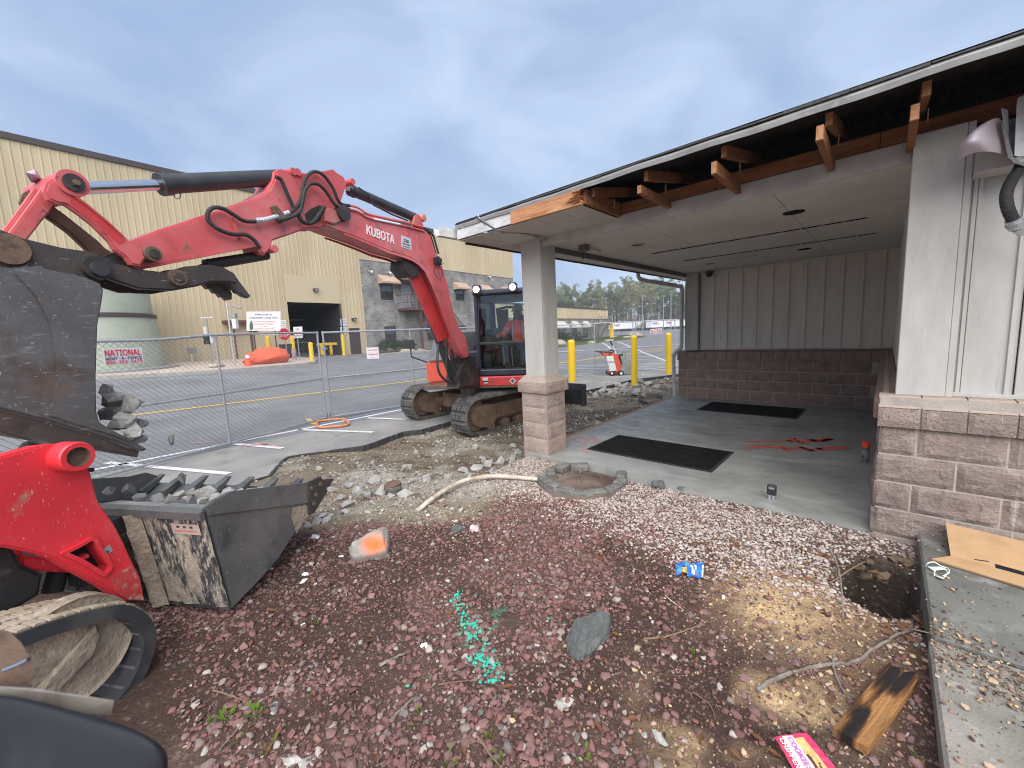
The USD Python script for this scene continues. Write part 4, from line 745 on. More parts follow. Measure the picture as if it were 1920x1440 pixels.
# planting below the office wall
solo('lawn_strip', frame(box(2.0, 20, -2.2, -.05, -1.2, .0), WP0+Z3*.0, WT, -WN, Z3) if False else A([W(1.6, lot_z(*W(1.6, 0, .1)[:2])+.10, .1), W(1.6, lot_z(*W(1.6, 0, 2.6)[:2])+.06, 2.6), W(21, lot_z(*W(21, 0, 2.6)[:2])+.06, 2.6), W(21, lot_z(*W(21, 0, .1)[:2])+.10, .1)], [(0, 1, 2), (0, 2, 3)]), M['sod'], 'narrow planted strip along the office wall', kind='structure')
solo('kerb', join(*[frame(box(a, a+3, -2.75, -2.6, float(lot_z(*W(a+1.5, 0, 2.7)[:2]))-.05, float(lot_z(*W(a+1.5, 0, 2.7)[:2]))+.12), WP0, WT, -WN, Z3) for a in np.arange(.6, 21, 3)]), M['kerb'], 'pale kerb along the office planting strip', kind='structure')
p = at_pl(765, 664, WP0+WN*2.0, WN); boulder('boulder', 'left pale boulder in the planting below the landing', 'rock', p-Z3*.1, .55, .95, .42, 'boulder', seed=8)
p = at_pl(792, 663, WP0+WN*2.0, WN); boulder('boulder', 'right pale boulder in the planting below the landing', 'rock', p-Z3*.1, .5, .8, .40, 'boulder', seed=9)
M['bush'] = leafmat('bush_leaves', [(0, (.04, .075, .02)), (.5, (.09, .13, .03)), (1, (.16, .17, .045))])
def leaves(rng, n, c, r, size, squash=1.0, surf=.45):
    """Leaf-sized faces spread through a clump."""
    d = rng.normal(size=(n, 3)); d /= np.linalg.norm(d, axis=1, keepdims=True); q = np.asarray(c)+d*np.asarray(r)*(rng.random((n, 1))**surf)
    a = rng.normal(size=(n, 3)); a /= np.linalg.norm(a, axis=1, keepdims=True); b = np.cross(a, rng.normal(size=(n, 3))); b /= np.linalg.norm(b, axis=1, keepdims=True)
    s_ = size*rng.uniform(.6, 1.3, (n, 1)); v = np.stack([q-a*s_, q+b*s_*.5, q+a*s_, q-b*s_*.5], 1).reshape(-1, 3); i = np.arange(n)*4
    return v, np.vstack([np.stack([i, i+1, i+2], 1), np.stack([i, i+2, i+3], 1)])
p = at_pl(742, 659, WP0+WN*1.4, WN); T = thing('bush', 'leafy green bush below the office window', 'bush', p); part(T, 'foliage', join(*[leaves(rg, 260, p+[rg.normal()*.2, q, .35+.25*rg.random()], (.5, .6, .45), .09) for q in (-.9, -.3, .3, .9, 1.3)]), M['bush']); part(T, 'stems', join(*[tube([p+[0, q, 0], p+[.1, q*1.1, .5]], .02, 5) for q in (-.8, 0, .8)]), M['brown_steel'])
# ------------------------------------------------------------------ beyond the right hand fence
BP0 = np.array([-34.8, 46.9, 0.0]); BT = np.array([-.177, .984, 0.0]); BN = np.array([.984, .177, 0.0])
def B(s, z, o=0.0): return BP0+BT*s+BN*o+np.array([0, 0, z])
def bbx(s0, s1, z0, z1, o0, o1): return frame(box(s0, s1, -o1, -o0, z0, z1), BP0, BT, -BN, Z3)
OB = thing('office_building', 'low tan and grey block building with pale awnings beyond the lot', 'building', B(10, 0))
part(OB, 'block_wall', bbx(-14, 22.6, -.5, 3.3, -10, 0), cmu_tex)
s = -14.0
while s < 22.5: part(OB, 'metal_panel', ribbed(s, min(s+1.83, 22.6), 3.3, 4.95, B, .03), M['tan_metal']); s += 1.83
part(OB, 'upper_body', bbx(-14, 22.6, 3.3, 4.95, -10, -.05), M['tan_trim']); part(OB, 'roof_trim', bbx(-14, 22.7, 4.95, 5.15, -10, .08), M['brown_trim']); part(OB, 'ledge_trim', bbx(-14, 22.65, 3.26, 3.34, .0, .05), M['brown_trim'])
for a in (-6, -1.2, 1.0, 5.6, 10.2):
    v = [B(a, 2.95, .03), B(a+2.1, 2.95, .03), B(a, 2.05, 1.0), B(a+2.1, 2.05, 1.0), B(a, 1.9, 1.0), B(a+2.1, 1.9, 1.0), B(a, 1.9, .03), B(a+2.1, 1.9, .03)]
    part(OB, 'awning', A(v, [(0, 2, 1), (1, 2, 3), (2, 4, 3), (3, 4, 5), (0, 6, 2), (2, 6, 4), (1, 3, 7), (3, 5, 7), (4, 6, 5), (5, 6, 7)]), M['white_board'])
    w_ = part(OB, 'window', bbx(a+.2, a+1.9, .7, 2.0, .0, .05), M['window_frame']); part(w_, 'pane', bbx(a+.28, a+1.82, .78, 1.92, .051, .056), M['pane'])
gr = [lot(*p)[:2] for p in [(1046, 652), (1060, 650), (1100, 645.5), (1140, 641), (1170, 637.5), (1195, 634), (1212, 631.5)]]
gpoly = Polygon([tuple(p) for p in gr]+[tuple(lot(1195, 627.5)[:2]), tuple(lot(1150, 631)[:2]), tuple(lot(1100, 635.5)[:2]), tuple(lot(1046, 641)[:2])]).buffer(0)
gm_ = extrude(gpoly.segmentize(2.0), .3); gm_ = (np.c_[gm_[0][:, :2], lot_z(gm_[0][:, 0], gm_[0][:, 1])+gm_[0][:, 2]-.2], gm_[1])
solo('lawn', gm_, M['sod'], 'grass island beside the office building', kind='structure')
def tufts(poly, n, h, rng, zf):
    x0, y0, x1, y1 = poly.bounds; P_ = []
    while len(P_) < n:
        q = rng.uniform((x0, y0), (x1, y1));
        if poly.contains(Point(*q)): P_.append(q)
    P_ = np.array(P_); z = zf(P_[:, 0], P_[:, 1]); a = rng.uniform(0, 6.28, n); w = h*.16; hh = h*rng.uniform(.5, 1.2, n)
    d = np.stack([np.cos(a), np.sin(a)], 1)*w; l = rng.normal(size=(n, 2))*h*.35
    v = np.stack([np.c_[P_-d, z], np.c_[P_+d, z], np.c_[P_+l, z+hh]], 1).reshape(-1, 3); return v, np.arange(3*n).reshape(n, 3)
solo('grass', tufts(gpoly, 5000, .16, rg, lambda x, y: lot_z(x, y)+.1), M['grass'], 'short green grass on the island beside the office building', 'grass', kind='stuff')
p = lot(1085, 639); hd = lot(1118, 635)
HD = thing('hedge', 'clipped green hedge before the office building windows', 'hedge', p); hs = [p+(hd-p)*t+np.array([-1.2, -.5, .75]) for t in np.linspace(-1.0, 1.0, 12)]
part(HD, 'foliage', join(*[leaves(rg, 260, q, (1.0, 1.1, .85), .15) for q in hs]), M['bush']); part(HD, 'stems', join(*[tube([q-[0, 0, .9], q], .05, 5) for q in hs]), M['brown_steel'])
M['bark'] = mat('bark', (.16, .125, .10), [((.09, .07, .06), 3, .45, .7, (1, 1, .3)), ((.25, .21, .18), 8, .58, .78)], rough=.95, bump=(.8, 14, (1, 1, .3)))
def branches(rng, p, d, L_, r, depth, out, spread=.55, n=3):
    q = [p]
    for i in range(4): d = d+rng.normal(size=3)*.10; d /= np.linalg.norm(d); q.append(q[-1]+d*L_/4)
    out.append(tube(q, np.linspace(r, r*.6, 5), 5 if depth else 6, False))
    if depth:
        for i in range(n):
            k = q[rng.integers(2, 5)]; e = d+rng.normal(size=3)*spread; e[2] = abs(e[2])*.9+.15; e /= np.linalg.norm(e); branches(rng, k, e, L_*rng.uniform(.55, .8), r*.55, depth-1, out, spread, n)
p = lot(1122, 636); o_ = []
for i in range(5): branches(np.random.default_rng(40+i), p+[0, 0, 0], np.array([rg.normal()*.35, rg.normal()*.35, 1.0]), 1.9, .09, 3, o_, .5, 3)
T = thing('bare_tree', 'bare many stemmed tree at the end of the office hedge', 'tree', p); part(T, 'trunk', join(*o_[:3]), M['bark']); part(T, 'crown', join(*o_[3:]), M['bark'])
for i, ((x, y), s_) in enumerate([((1188, 633), (1.1, .9, .75)), ((1176, 634.5), (.9, .7, .35)), ((1152, 634), (.7, .6, .35)), ((1050, 648), (.8, .9, .5)), ((1110, 645), (.6, .6, .35)), ((1142, 641.5), (.8, .7, .35)), ((1200, 632), (.6, .5, .5))]):
    boulder('boulder', 'grey boulder among the rocks on the grass island', 'rock', lot(x, y)-Z3*.1, *s_, 'boulder', group='boulders on the grass island', seed=20+i)
for x, lb in ((1145.2, 'left thin yellow post at the office building corner'), (1148.8, 'right thin yellow post at the office building corner')):
    a = at_d(x, 630, 66); copy(b0, (a[0], a[1], -.1), label=lb, s=(1.2, 1.2, 1.75))
p = lot(1090, 640.5)
T = thing('picnic_table', 'dark outdoor table with pale benches before the hedge', 'table', p); part(T, 'top', frame(box(-1.3, .9, -.4, .4, .70, .78), p, BT, BN, Z3), M['bulk_black'])
for q in (-.75, .75): part(T, 'bench', frame(box(-1.3, .9, q-.15, q+.15, .42, .48), p, BT, BN, Z3), M['boulder'])
for q in (-1.0, .6): part(T, 'leg', frame(box(q-.05, q+.05, -.75, .75, 0, .70), p, BT, BN, Z3), M['bulk_black'])
# ------------------------------------------------------------------ trailers in the far row
M['trailer_white'] = mat('trailer_white', (.72, .73, .75), [((.60, .61, .63), .8, .5, .7)], rough=.4, spec=.4); M['purple_ink'] = mat('purple_ink', (.12, .05, .22), rough=.5); M['orange_ink'] = mat('orange_ink', (.75, .16, .03), rough=.5); M['tyre'] = mat('tyre', (.02, .02, .02), rough=.9)
TR = np.array([rt[0], rt[1], 0]); TR /= np.linalg.norm(TR); TD = np.array([fw[0], fw[1], 0]); TD /= np.linalg.norm(TD)
a_ = math.radians(28); TX = TR*math.cos(a_)+TD*math.sin(a_); TYv = -TR*math.sin(a_)+TD*math.cos(a_)
def trailer(local):
    T = thing('semi_trailer', 'white box trailer', 'trailer', (0, 0, 0), local=True)
    part(T, 'box', box(0, 8.6, 0, 2.6, 1.15, 4.05), M['trailer_white'])
    part(T, 'rail', box(0, 8.6, -.03, 2.63, 1.05, 1.148), M['post_grey']); part(T, 'lettering', text_on('Fed', 1.0, (.9, 0, 2.3), X3, Z3, .02, .02, True, False), M['purple_ink']); part(T, 'lettering', text_on('Ex', 1.0, (2.9, 0, 2.3), X3, Z3, .02, .02, True, False), M['orange_ink'])
    for x in (6.6, 7.7):
        for y in (.25, 2.1): part(T, 'wheel', cyl((x, y-.15, .5), (x, y+.2, .5), .5, 14), M['tyre'])
    for x in (1.0,): part(T, 'landing_leg', box(x, x+.12, .3, .45, 0, 1.05), M['bulk_black']); part(T, 'landing_leg', box(x, x+.12, 2.1, 2.25, 0, 1.05), M['bulk_black'])
    part(T, 'underframe', box(.3, 8.3, .8, 1.8, .75, 1.04), M['bulk_black']); return T
tr0 = trailer(True); az_t = math.atan2(TX[1], TX[0])
spots = [(1220.5, 159, 'large white trailer with blue and red lettering behind the far fence'), (1149, 168, 'white lettered trailer at the left end of the far row beside the yellow posts'), (1160, 176, 'second white trailer of the left group in the far row'), (1171, 184, 'third white trailer of the left group in the far row'), (1183, 192, 'white trailer at the right end of the left group in the far row'),
         (1246, 165, 'white trailer directly right of the largest lettered trailer'), (1259, 172, 'second white trailer right of the largest lettered trailer'), (1270, 180, 'white trailer half hidden by the porch downspout'), (1282, 188, 'white trailer behind the porch corner')]
for i, (x, dep, lb) in enumerate(spots):
    q = at_d(x, 615, dep)
    if i == 0:
        pr = stage.GetPrimAtPath(tr0); UsdGeom.Xformable(pr).GetOrderedXformOps()[0].Set(Gf.Vec3d(q[0], q[1], -.12)); UsdGeom.Xformable(pr).AddRotateZOp().Set(math.degrees(az_t)); tag(pr, lb, 'trailer', 'trailers in the far row')
    else: copy(tr0, (q[0], q[1], -.12), az_t, label=lb, group='trailers in the far row')
M['trailer_dark'] = mat('chassis_dark', (.06, .055, .05), [((.2, .19, .17), 1.5, .55, .7)], rough=.8)
for i, x in enumerate((1197, 1207, 1215)):
    q = at_d(x, 615, 172); T = thing('trailer_dolly', 'dark trailer dolly parked between the white trailers of the far row', 'trailer', (q[0], q[1], -.12), group='dollies between the far trailers')
    q = np.array([q[0], q[1], -.12]); part(T, 'chassis', frame(box(-1.4, 1.4, -.9, .9, .8, 1.25), q, TX, TYv, Z3), M['trailer_dark']); part(T, 'drawbar', frame(box(1.4, 3.0, -.1, .1, .8, .95), q, TX, TYv, Z3), M['trailer_dark'])
    for k in (-.8, .5): part(T, 'wheel', frame(cyl((k, -.95, .5), (k, -.6, .5), .5, 12), q, TX, TYv, Z3), M['tyre'])
# ------------------------------------------------------------------ the wood behind
ramps = {'spring': [(0, (.24, .27, .14)), (.5, (.36, .38, .20)), (1, (.48, .48, .28))], 'olive': [(0, (.30, .28, .14)), (.5, (.42, .385, .20)), (1, (.52, .46, .27))], 'deep': [(0, (.14, .17, .10)), (.5, (.20, .235, .13)), (1, (.28, .31, .17))], 'rust': [(0, (.17, .10, .06)), (.5, (.25, .15, .09)), (1, (.30, .20, .12))]}
for k, v in ramps.items(): M['leaf_'+k] = leafmat('leaf_'+k, v, .45)
def make_tree(seed, h, kind, dens, wide):
    r = np.random.default_rng(seed); T = thing('wood_tree', 'tall tree', 'tree', (0, 0, 0), local=True); tr, cr = [], []
    top = np.array([r.normal()*.6, r.normal()*.6, h*.86]); line = spline([(0, 0, -.3), (r.normal()*.3, r.normal()*.3, h*.35), (r.normal()*.5, r.normal()*.5, h*.6), top], 3)
    tr.append(tube(line, np.linspace(.30, .07, len(line)), 6))
    for i in range(13):
        f = r.uniform(.32, .95); k = line[int(f*(len(line)-1))]; a = r.uniform(0, 6.28); L_ = wide*r.uniform(.5, 1.0)*(1.25-.7*f); e = k+np.array([math.cos(a)*L_, math.sin(a)*L_, L_*r.uniform(.5, 1.1)])
        tr.append(tube([k, (k+e)/2+r.normal(size=3)*.2, e], [.09, .06, .03], 4, False)); cr.append((e, L_))
    cr.append((top, wide*.6)); lv = []
    for e, L_ in cr:
        for j in range(4):
            c = e+r.normal(size=3)*L_*.38; lv.append(leaves(r, int(dens*r.uniform(.5, 1.4)), c, (L_*.42, L_*.42, L_*.30), .24, surf=.6))
    part(T, 'trunk', join(*tr), M['bark']); part(T, 'crown', join(*lv), M['leaf_'+kind]); return T
protos = [make_tree(100, 22, 'spring', 70, 4.0), make_tree(101, 20, 'olive', 66, 4.4), make_tree(102, 23, 'spring', 34, 3.6), make_tree(103, 18, 'deep', 90, 3.8), make_tree(104, 21, 'olive', 28, 3.4), make_tree(105, 12, 'rust', 50, 3.0)]
words = ['bright green', 'olive green', 'sparse pale green', 'dark green', 'thin olive', 'low rust coloured']
tg = np.random.default_rng(12); first = set(); TREES = 'trees of the wood behind the trailers'
for x in np.arange(1002, 1312, 4.6):
    dep = tg.uniform(192, 236); xx = x+tg.normal()*1.5; kind = int(tg.choice(6, p=[.26, .22, .19, .15, .12, .06]))
    if xx > 1235: kind = int(tg.choice([2, 4, 2, 3, 0, 5]))
    if xx < 1075: kind = int(tg.choice([0, 0, 1, 3]))
    q = at_d(xx, 612, dep); s_ = tg.uniform(.88, 1.14)*dep/212*1.14
    if 1130 < xx < 1230 and kind != 5: s_ *= 1.06
    lb = f'{words[kind]} tree in the wood behind the far trailers'; pos = (q[0], q[1], -.3)
    if kind not in first:
        first.add(kind); pr = stage.GetPrimAtPath(protos[kind]); UsdGeom.Xformable(pr).GetOrderedXformOps()[0].Set(Gf.Vec3d(*map(float, pos))); tag(pr, lb, 'tree', f'{words[kind]} trees of the wood')
    else: copy(protos[kind], pos, tg.uniform(0, 6.28), label=lb, group=f'{words[kind]} trees of the wood', s=s_)
v = []
for x in np.arange(995, 1320, 4.0):
    q = at_d(x, 614, 186+tg.uniform(0, 20)); v.append(leaves(tg, 110, q+[0, 0, .6], (2.6, 2.6, 2.4), .34))
solo('undergrowth', join(*v), M['leaf_deep'], 'dark undergrowth along the foot of the far wood', 'undergrowth', kind='stuff')
v = []
for x in np.arange(995, 1320, 3.0):
    q = at_d(x, 612, 246+tg.uniform(0, 18)); hh = tg.uniform(7, 13); v.append(leaves(tg, 110, q+[0, 0, hh*.5], (3, 3, hh*.5), .42, surf=.7))
solo('distant_wood', join(*v), M['leaf_olive'], 'hazy mass of trees deeper in the wood', 'wood', kind='stuff')
for x, yt, dep, lb in ((1137, 560, 120, 'lamp pole left of the middle of the far lot'), (1205, 556, 120, 'lamp pole right of the middle of the far lot'), (1244, 556, 130, 'lamp pole over the largest trailer'), (1258, 548, 130, 'lamp pole nearest the porch downspout')):
    a, b = at_d(x, yt, dep), at_d(x, 615, dep); T = thing('lamp_pole', lb, 'lamp post', (b[0], b[1], -.12)); part(T, 'pole', tube([(b[0], b[1], -.12), (b[0], b[1], a[2])], [.14, .09], 8), M['post_grey']); part(T, 'lamp_head', frame(box(-.9, .9, -.2, .2, 0, .18), (b[0], b[1], a[2]), TX, TYv, Z3), M['post_grey'])
# ------------------------------------------------------------------ chain link fence panels
def chain(L_, H_, pitch=.082, r=.0029):
    """Two families of slanting wires, clipped to the panel."""
    V, F, n = [], [], 0
    for fam in (0, 1):
        for c in np.arange(-H_, L_, pitch):
            a, b = max(c, 0), min(c+H_, L_)
            if b-a < .02: continue
            p = (a, .004*(1-2*fam), a-c); q = (b, .004*(1-2*fam), b-c)
            if fam: p, q = (p[0], p[1], H_-p[2]), (q[0], q[1], H_-q[2])
            m = tube([p, q], r, 3, False); V.append(m[0]); F.append(m[1]+n); n += len(m[0])
    return np.vstack(V), np.vstack(F)
M['wire'] = mat('fence_wire', (.19, .195, .20), rough=.5, metal=.5)
def fence_panel(name, label, p0, p1, H_=1.92, z=-.12, sag=None, group='chain link fence panels along the lot'):
    d = np.array([p1[0]-p0[0], p1[1]-p0[1], 0.0]); L_ = np.linalg.norm(d); d /= L_; nn = np.array([-d[1], d[0], 0]); o = np.array([p0[0], p0[1], z])
    T = thing(name, label, 'fence', o, group=group); fr = lambda m: frame(m, o, d, nn, Z3); top = H_
    for x in (.022, L_-.022): part(T, 'post', fr(cyl((x, 0, 0), (x, 0, top+.03), .021, 10)), M['galv'], smooth=30)
    part(T, 'middle_post', fr(cyl((L_/2, 0, .05), (L_/2, 0, top), .019, 10)), M['galv'], smooth=30)
    tp = [(0, 0, top), (L_, 0, top)] if sag is None else spline([(x*L_, 0, top+dz) for x, dz in sag], 6)
    part(T, 'top_rail', fr(tube(tp, .021, 10)), M['galv'], smooth=30); part(T, 'middle_rail', fr(cyl((0, 0, .93), (L_, 0, .93), .019, 10)), M['galv'], smooth=30); part(T, 'bottom_rail', fr(cyl((0, 0, .055), (L_, 0, .055), .019, 10)), M['galv'], smooth=30)
    m = chain(L_-.04, H_-.06); part(T, 'chain_link_mesh', fr((m[0]+[.02, 0, .05], m[1])), M['wire']); return T, o, d, nn
fa, fb = np.array([-8.28, 1.64]), np.array([-9.0, 3.62]); d1 = (fb-fa)/np.linalg.norm(fb-fa)
F1 = fence_panel('chain_link_fence', 'chain link fence panel with the large red and white sign on it', fb-d1*4.22, fb-d1*.03, sag=[(0, -.06), (.15, -.05), (.3, -.05), (.42, -.02), (.5, .0), (.75, .01), (1, .0)])
fc = np.array([-8.72, 5.65]); d2 = (fc-fb)/np.linalg.norm(fc-fb)
F2 = fence_panel('chain_link_fence', 'chain link fence panel with the pink and white notice left of the excavator', fb+d2*.05, fb+d2*4.15)
e1 = fb-d1*4.26; F0 = fence_panel('chain_link_fence', 'chain link fence panel behind the excavator bucket at the left edge', e1+np.array([1.6, -3.9]), e1)
e2 = fb+d2*4.2; r2 = np.array([-8.03, 13.3]); dr_ = np.array([.55, .835])/np.hypot(.55, .835)
F3 = fence_panel('chain_link_fence', 'chain link fence panel behind the excavator cab', e2+np.array([.02, .03]), e2+np.array([-.75, 3.5]))
F4 = fence_panel('chain_link_fence', 'chain link fence panel behind the red floor saw', r2-dr_*1.65, r2+dr_*1.62)
F5 = fence_panel('chain_link_fence', 'chain link fence panel with the small red lettered sign beside the porch corner', r2+dr_*1.68, r2+dr_*5.2)
def onpl(F, *pts, off=.03):
    T, o, d, nn = F; n_ = nn if nn@(CAM-o) > 0 else -nn; return [at_pl(x, y, o+n_*off, n_) for x, y in pts]
def fence_sign(name, label, cat, F, pts, rows, mt='white_sign'):
    T, o, ex, ey, L_, H_ = panel_sign(name, label, cat, onpl(F, *pts), .004, mt); lines_on(T, o, ex, ey, L_, H_, rows); return T, o, ex, ey, L_, H_
T, o, ex, ey, L_, H_ = fence_sign('fence_sign', 'white sign with red and blue fence hire lettering wired to the fence', 'sign', F1, [(191, 654.5), (265, 652), (271, 680), (197, 685.5)], [('NATIONAL', 'red_ink', .06, .36, .92), ('RENT-A-FENCE', 'blue_ink', -.20, .17, .92), ('800-352-5675', 'red_ink', -.44, .19, .92)])
T, *g = fence_sign('fence_sign', 'small distant white sign with red lettering on the right hand fence', 'sign', F5, [(1218.5, 617.5), (1241, 615.5), (1242, 626), (1220, 627.5)], [('NATIONAL', 'red_ink', .0, .40, .92), ('RENT-A-FENCE', 'blue_ink', -.25, .16, .9), ('800-352-5675', 'red_ink', -.45, .16, .9)])
T, o, ex, ey, L_, H_ = panel_sign('paper_notice', 'pink and white paper notice on the fence left of the excavator', 'sign', onpl(F2, (687, 652), (710, 651), (710.5, 672), (688, 673.5)), .002, 'paper')
for i in range(4): part(T, 'print', frame(box(-L_*.4, L_*.4, -H_*.36+i*H_*.2, -H_*.28+i*H_*.2, .002, .003), o, ex, ey, np.cross(ex, ey)), M['spray_pink'] if i % 2 else M['paper'])
M['orange_pipe'] = mat('faded_orange_pipe', (.58, .22, .10), [((.42, .15, .08), 9, .45, .7), ((.4, .33, .28), 16, .62, .76)], rough=.7); M['strap_yellow'] = mat('yellow_strap', (.55, .42, .12), [((.3, .24, .1), 9, .5, .7)], rough=.8)
q = [lot(x, y) for x, y in ((594, 797), (601, 804), (648, 800), (653, 794), (640, 788), (600, 792))]
T = thing('pipe_stand', 'faded orange pipe foot of the fence under the paired posts', 'fence foot', q[0]); lp = spline([a+Z3*.03 for a in q+[q[0]]], 5); part(T, 'pipe', tube(lp, .024, 8), M['orange_pipe'], smooth=40); part(T, 'socket', cyl((fb[0], fb[1]+.02, -.115), (fb[0], fb[1]+.02, .05), .035, 10), M['galv'])
q = [lot(x, y) for x, y in ((577, 786), (583, 791), (590, 797))]; T = thing('strap', 'frayed yellow strap on the road behind the fence foot', 'strap', q[1]); part(T, 'band', ribbon(q, .10, .016), M['strap_yellow']); part(T, 'tail', ribbon([lot(585, 792), lot(606, 786), lot(625, 784)], .03, .015), M['strap_yellow'])
T = thing('clamp', 'grey clamp joining the paired fence posts', 'clamp', (fb[0], fb[1], 1.0)); cp = at_d(608, 654, 8.9); part(T, 'band', cbox(cp[0]-.05, cp[0]+.03, cp[1]-.06, cp[1]+.06, cp[2]-.03, cp[2]+.03, .01), M['emt']); part(T, 'bolt', cyl(cp+[.03, 0, 0], cp+[.07, 0, 0], .012, 6), M['galv'])
# ------------------------------------------------------------------ bollards by the porch
bb = make_bollard('yellow_bollard', 'yellow bollard nearest the column standing in rubble', .092, 1.17, 'yellow bollards left of the porch')
def put_b(x, y0, y1, z): p = gz(x, y1, z); h = 0; return p
for i, (x, yt, yb_, z, lb) in enumerate(((1073, 638, 716, -.13, 'yellow bollard nearest the column standing in rubble'), (1189.5, 630, 720, -.14, 'middle yellow bollard standing at the broken concrete edge'), (1253.5, 625, 700, -.10, 'yellow bollard nearest the porch back wall'))):
    p = gz(x, yb_, z); dep = float((p-CAM)@fw); hgt = (yb_-yt)*dep/FPX*1.01; w = {0: 13.6, 1: 11.4, 2: 10.4}[i]*dep/FPX/2; s_ = (w/.092, w/.092, hgt/1.17)
    if i == 0:
        place(bb, p); UsdGeom.Xformable(stage.GetPrimAtPath(bb)).AddScaleOp().Set(Gf.Vec3f(*s_))
    else: copy(bb, p, label=lb, s=s_)
# ------------------------------------------------------------------ walk behind floor saw
M['saw_red'] = mat('saw_red', (.58, .10, .055), [((.42, .07, .04), 5, .45, .7), ((.3, .2, .16), 20, .64, .78)], rough=.5); M['saw_grey'] = mat('saw_grey', (.20, .20, .195), [((.33, .32, .3), 9, .48, .7)], rough=.75); M['tank_white'] = mat('white_water_tank', (.62, .61, .60), [((.5, .48, .46), 6, .5, .7)], rough=.5)
sp0 = gz(1155, 704, -.12); sd = float((sp0-CAM)@fw); k_ = sd/FPX
ER, EU, EF = np.array([rt[0], rt[1], 0])/np.hypot(rt[0], rt[1]), Z3, np.array([fw[0], fw[1], 0])/np.hypot(fw[0], fw[1])
def SW(x, y, f=0.0): return sp0+ER*(x-1155)*k_+Z3*((704-y)*k_-.047*(x-1155)*k_)+EF*f
SA = thing('floor_saw', 'red walk behind concrete saw with a white water tank behind the bollards', 'concrete saw', sp0)
def slab3(pts, f0, f1): return hull([SW(x, y, f) for x, y in pts for f in (f0, f1)])
part(SA, 'body', slab3([(1146, 663), (1158, 664), (1169, 700), (1158, 702), (1143, 700), (1152, 692)], -.05, .40), M['saw_red']); part(SA, 'water_tank', slab3([(1137, 668), (1149, 667), (1155, 694), (1143, 696), (1138, 678)], -.10, .34), M['tank_white']); part(SA, 'tank_strap', slab3([(1138, 677.6), (1151, 677.6), (1151, 678.6), (1138, 678.6)], -.11, .345), M['black_plastic'])
part(SA, 'base_frame', slab3([(1143, 697), (1166, 697), (1166, 701), (1143, 701)], -.05, .45), M['saw_red']); part(SA, 'handle', tube([SW(1123, 660, .1), SW(1145, 661, .1), SW(1152, 664, .15)], .022, 8), M['black_plastic'], smooth=30); part(SA, 'handle', tube([SW(1123, 660, .45), SW(1145, 661, .45), SW(1152, 664, .4)], .022, 8), M['black_plastic'], smooth=30)
part(SA, 'console', slab3([(1131, 662), (1144, 662), (1141, 668), (1134, 667)], .05, .45), M['saw_red']); part(SA, 'hose_coil', tube([SW(1150+5*math.cos(t), 659.5+2.2*math.sin(t), .2+.1*math.sin(t)) for t in np.linspace(0, 6.6, 20)], .018, 6), M['black_plastic'], smooth=40)
part(SA, 'guide_bar', tube([SW(1168, 689, .2), SW(1152, 648, .2)], .022, 8), M['tank_white']); part(SA, 'guide_bar_tip', tube([SW(1152.2, 648.5, .2), SW(1147.5, 640, .2)], .026, 8), M['black_plastic'])
part(SA, 'engine', slab3([(1164, 668), (1174, 666), (1177, 680), (1168, 686)], .0, .4), M['saw_grey']); part(SA, 'air_filter', cyl(SW(1172, 668, .15), SW(1173, 659.5, .15), .07, 12), M['saw_grey'], smooth=30); part(SA, 'muffler', cyl(SW(1163, 671, .3), SW(1171, 668, .1), .10, 12), M['black_plastic'], smooth=30)
bg = [SW(1176+14*math.cos(t), 700-26*max(math.sin(t), 0)+1*0, f) for t in np.linspace(0, math.pi, 14) for f in (-.12, -.04)]; part(SA, 'blade_guard', hull(bg), M['saw_grey'])
for x, f in ((1146, -.08), (1163, -.1), (1146, .45), (1163, .45)):
    r_ = .105 if x > 1150 else .085; w_ = part(SA, 'wheel', cyl(SW(x, 700.5, f-.03)+Z3*.02, SW(x, 700.5, f+.04)+Z3*.02, r_, 16), M['tyre']); part(w_, 'rim', cyl(SW(x, 700.5, f-.035)+Z3*.02, SW(x, 700.5, f+.035)+Z3*.02, r_*.5, 12), M['tank_white'])
# ------------------------------------------------------------------ the excavator
M['ex_red'] = mat('faded_red_paint', (.54, .082, .085), [((.62, .16, .165), 1.1, .42, .66), ((.46, .07, .07), 3.0, .56, .72), ((.20, .10, .08), 5.0, .60, .71), ((.36, .20, .15), 2.6, .57, .72), ((.08, .05, .045), 22, .65, .72)], rough=.42, rvar=.12, spec=.5, bump=(.06, 30))
M['ex_red_clean'] = mat('red_panel_paint', (.55, .045, .045), [((.42, .035, .035), 4, .48, .7), ((.2, .12, .09), 12, .66, .76)], rough=.4, spec=.5)
M['ex_orange'] = mat('orange_panel_paint', (.66, .095, .06), [((.55, .08, .05), 3, .48, .7)], rough=.4, spec=.5)
M['worn_steel'] = mat('worn_dark_steel', (.055, .048, .046), [((.095, .068, .055), 2.2, .44, .66), ((.13, .085, .055), 6, .60, .74), ((.26, .25, .25), 9, .66, .72, (1, 1, 6), 3.0), ((.34, .33, .33), 16, .70, .75, (7, 1, 1.2), 2.0), ((.03, .027, .027), 3.5, .6, .75)], rough=.5, rvar=.15, metal=.25, spec=.5, bump=(.18, 22))
M['bucket_steel'] = mat('bucket_steel', (.095, .092, .092), [((.135, .13, .13), 1.5, .42, .64), ((.10, .07, .055), 3.2, .57, .70), ((.24, .235, .235), 7, .60, .70, (1, 1, 5), 6.0), ((.36, .36, .37), 19, .665, .70, (2.2, 1, 5), 3.0), ((.38, .38, .39), 23, .69, .72, (4, 5, 1.2), 2.0), ((.17, .125, .10), 2.2, .52, .66), ((.04, .037, .037), 4.5, .62, .76)], rough=.42, rvar=.14, metal=.35, spec=.5, bump=(.15, 22))
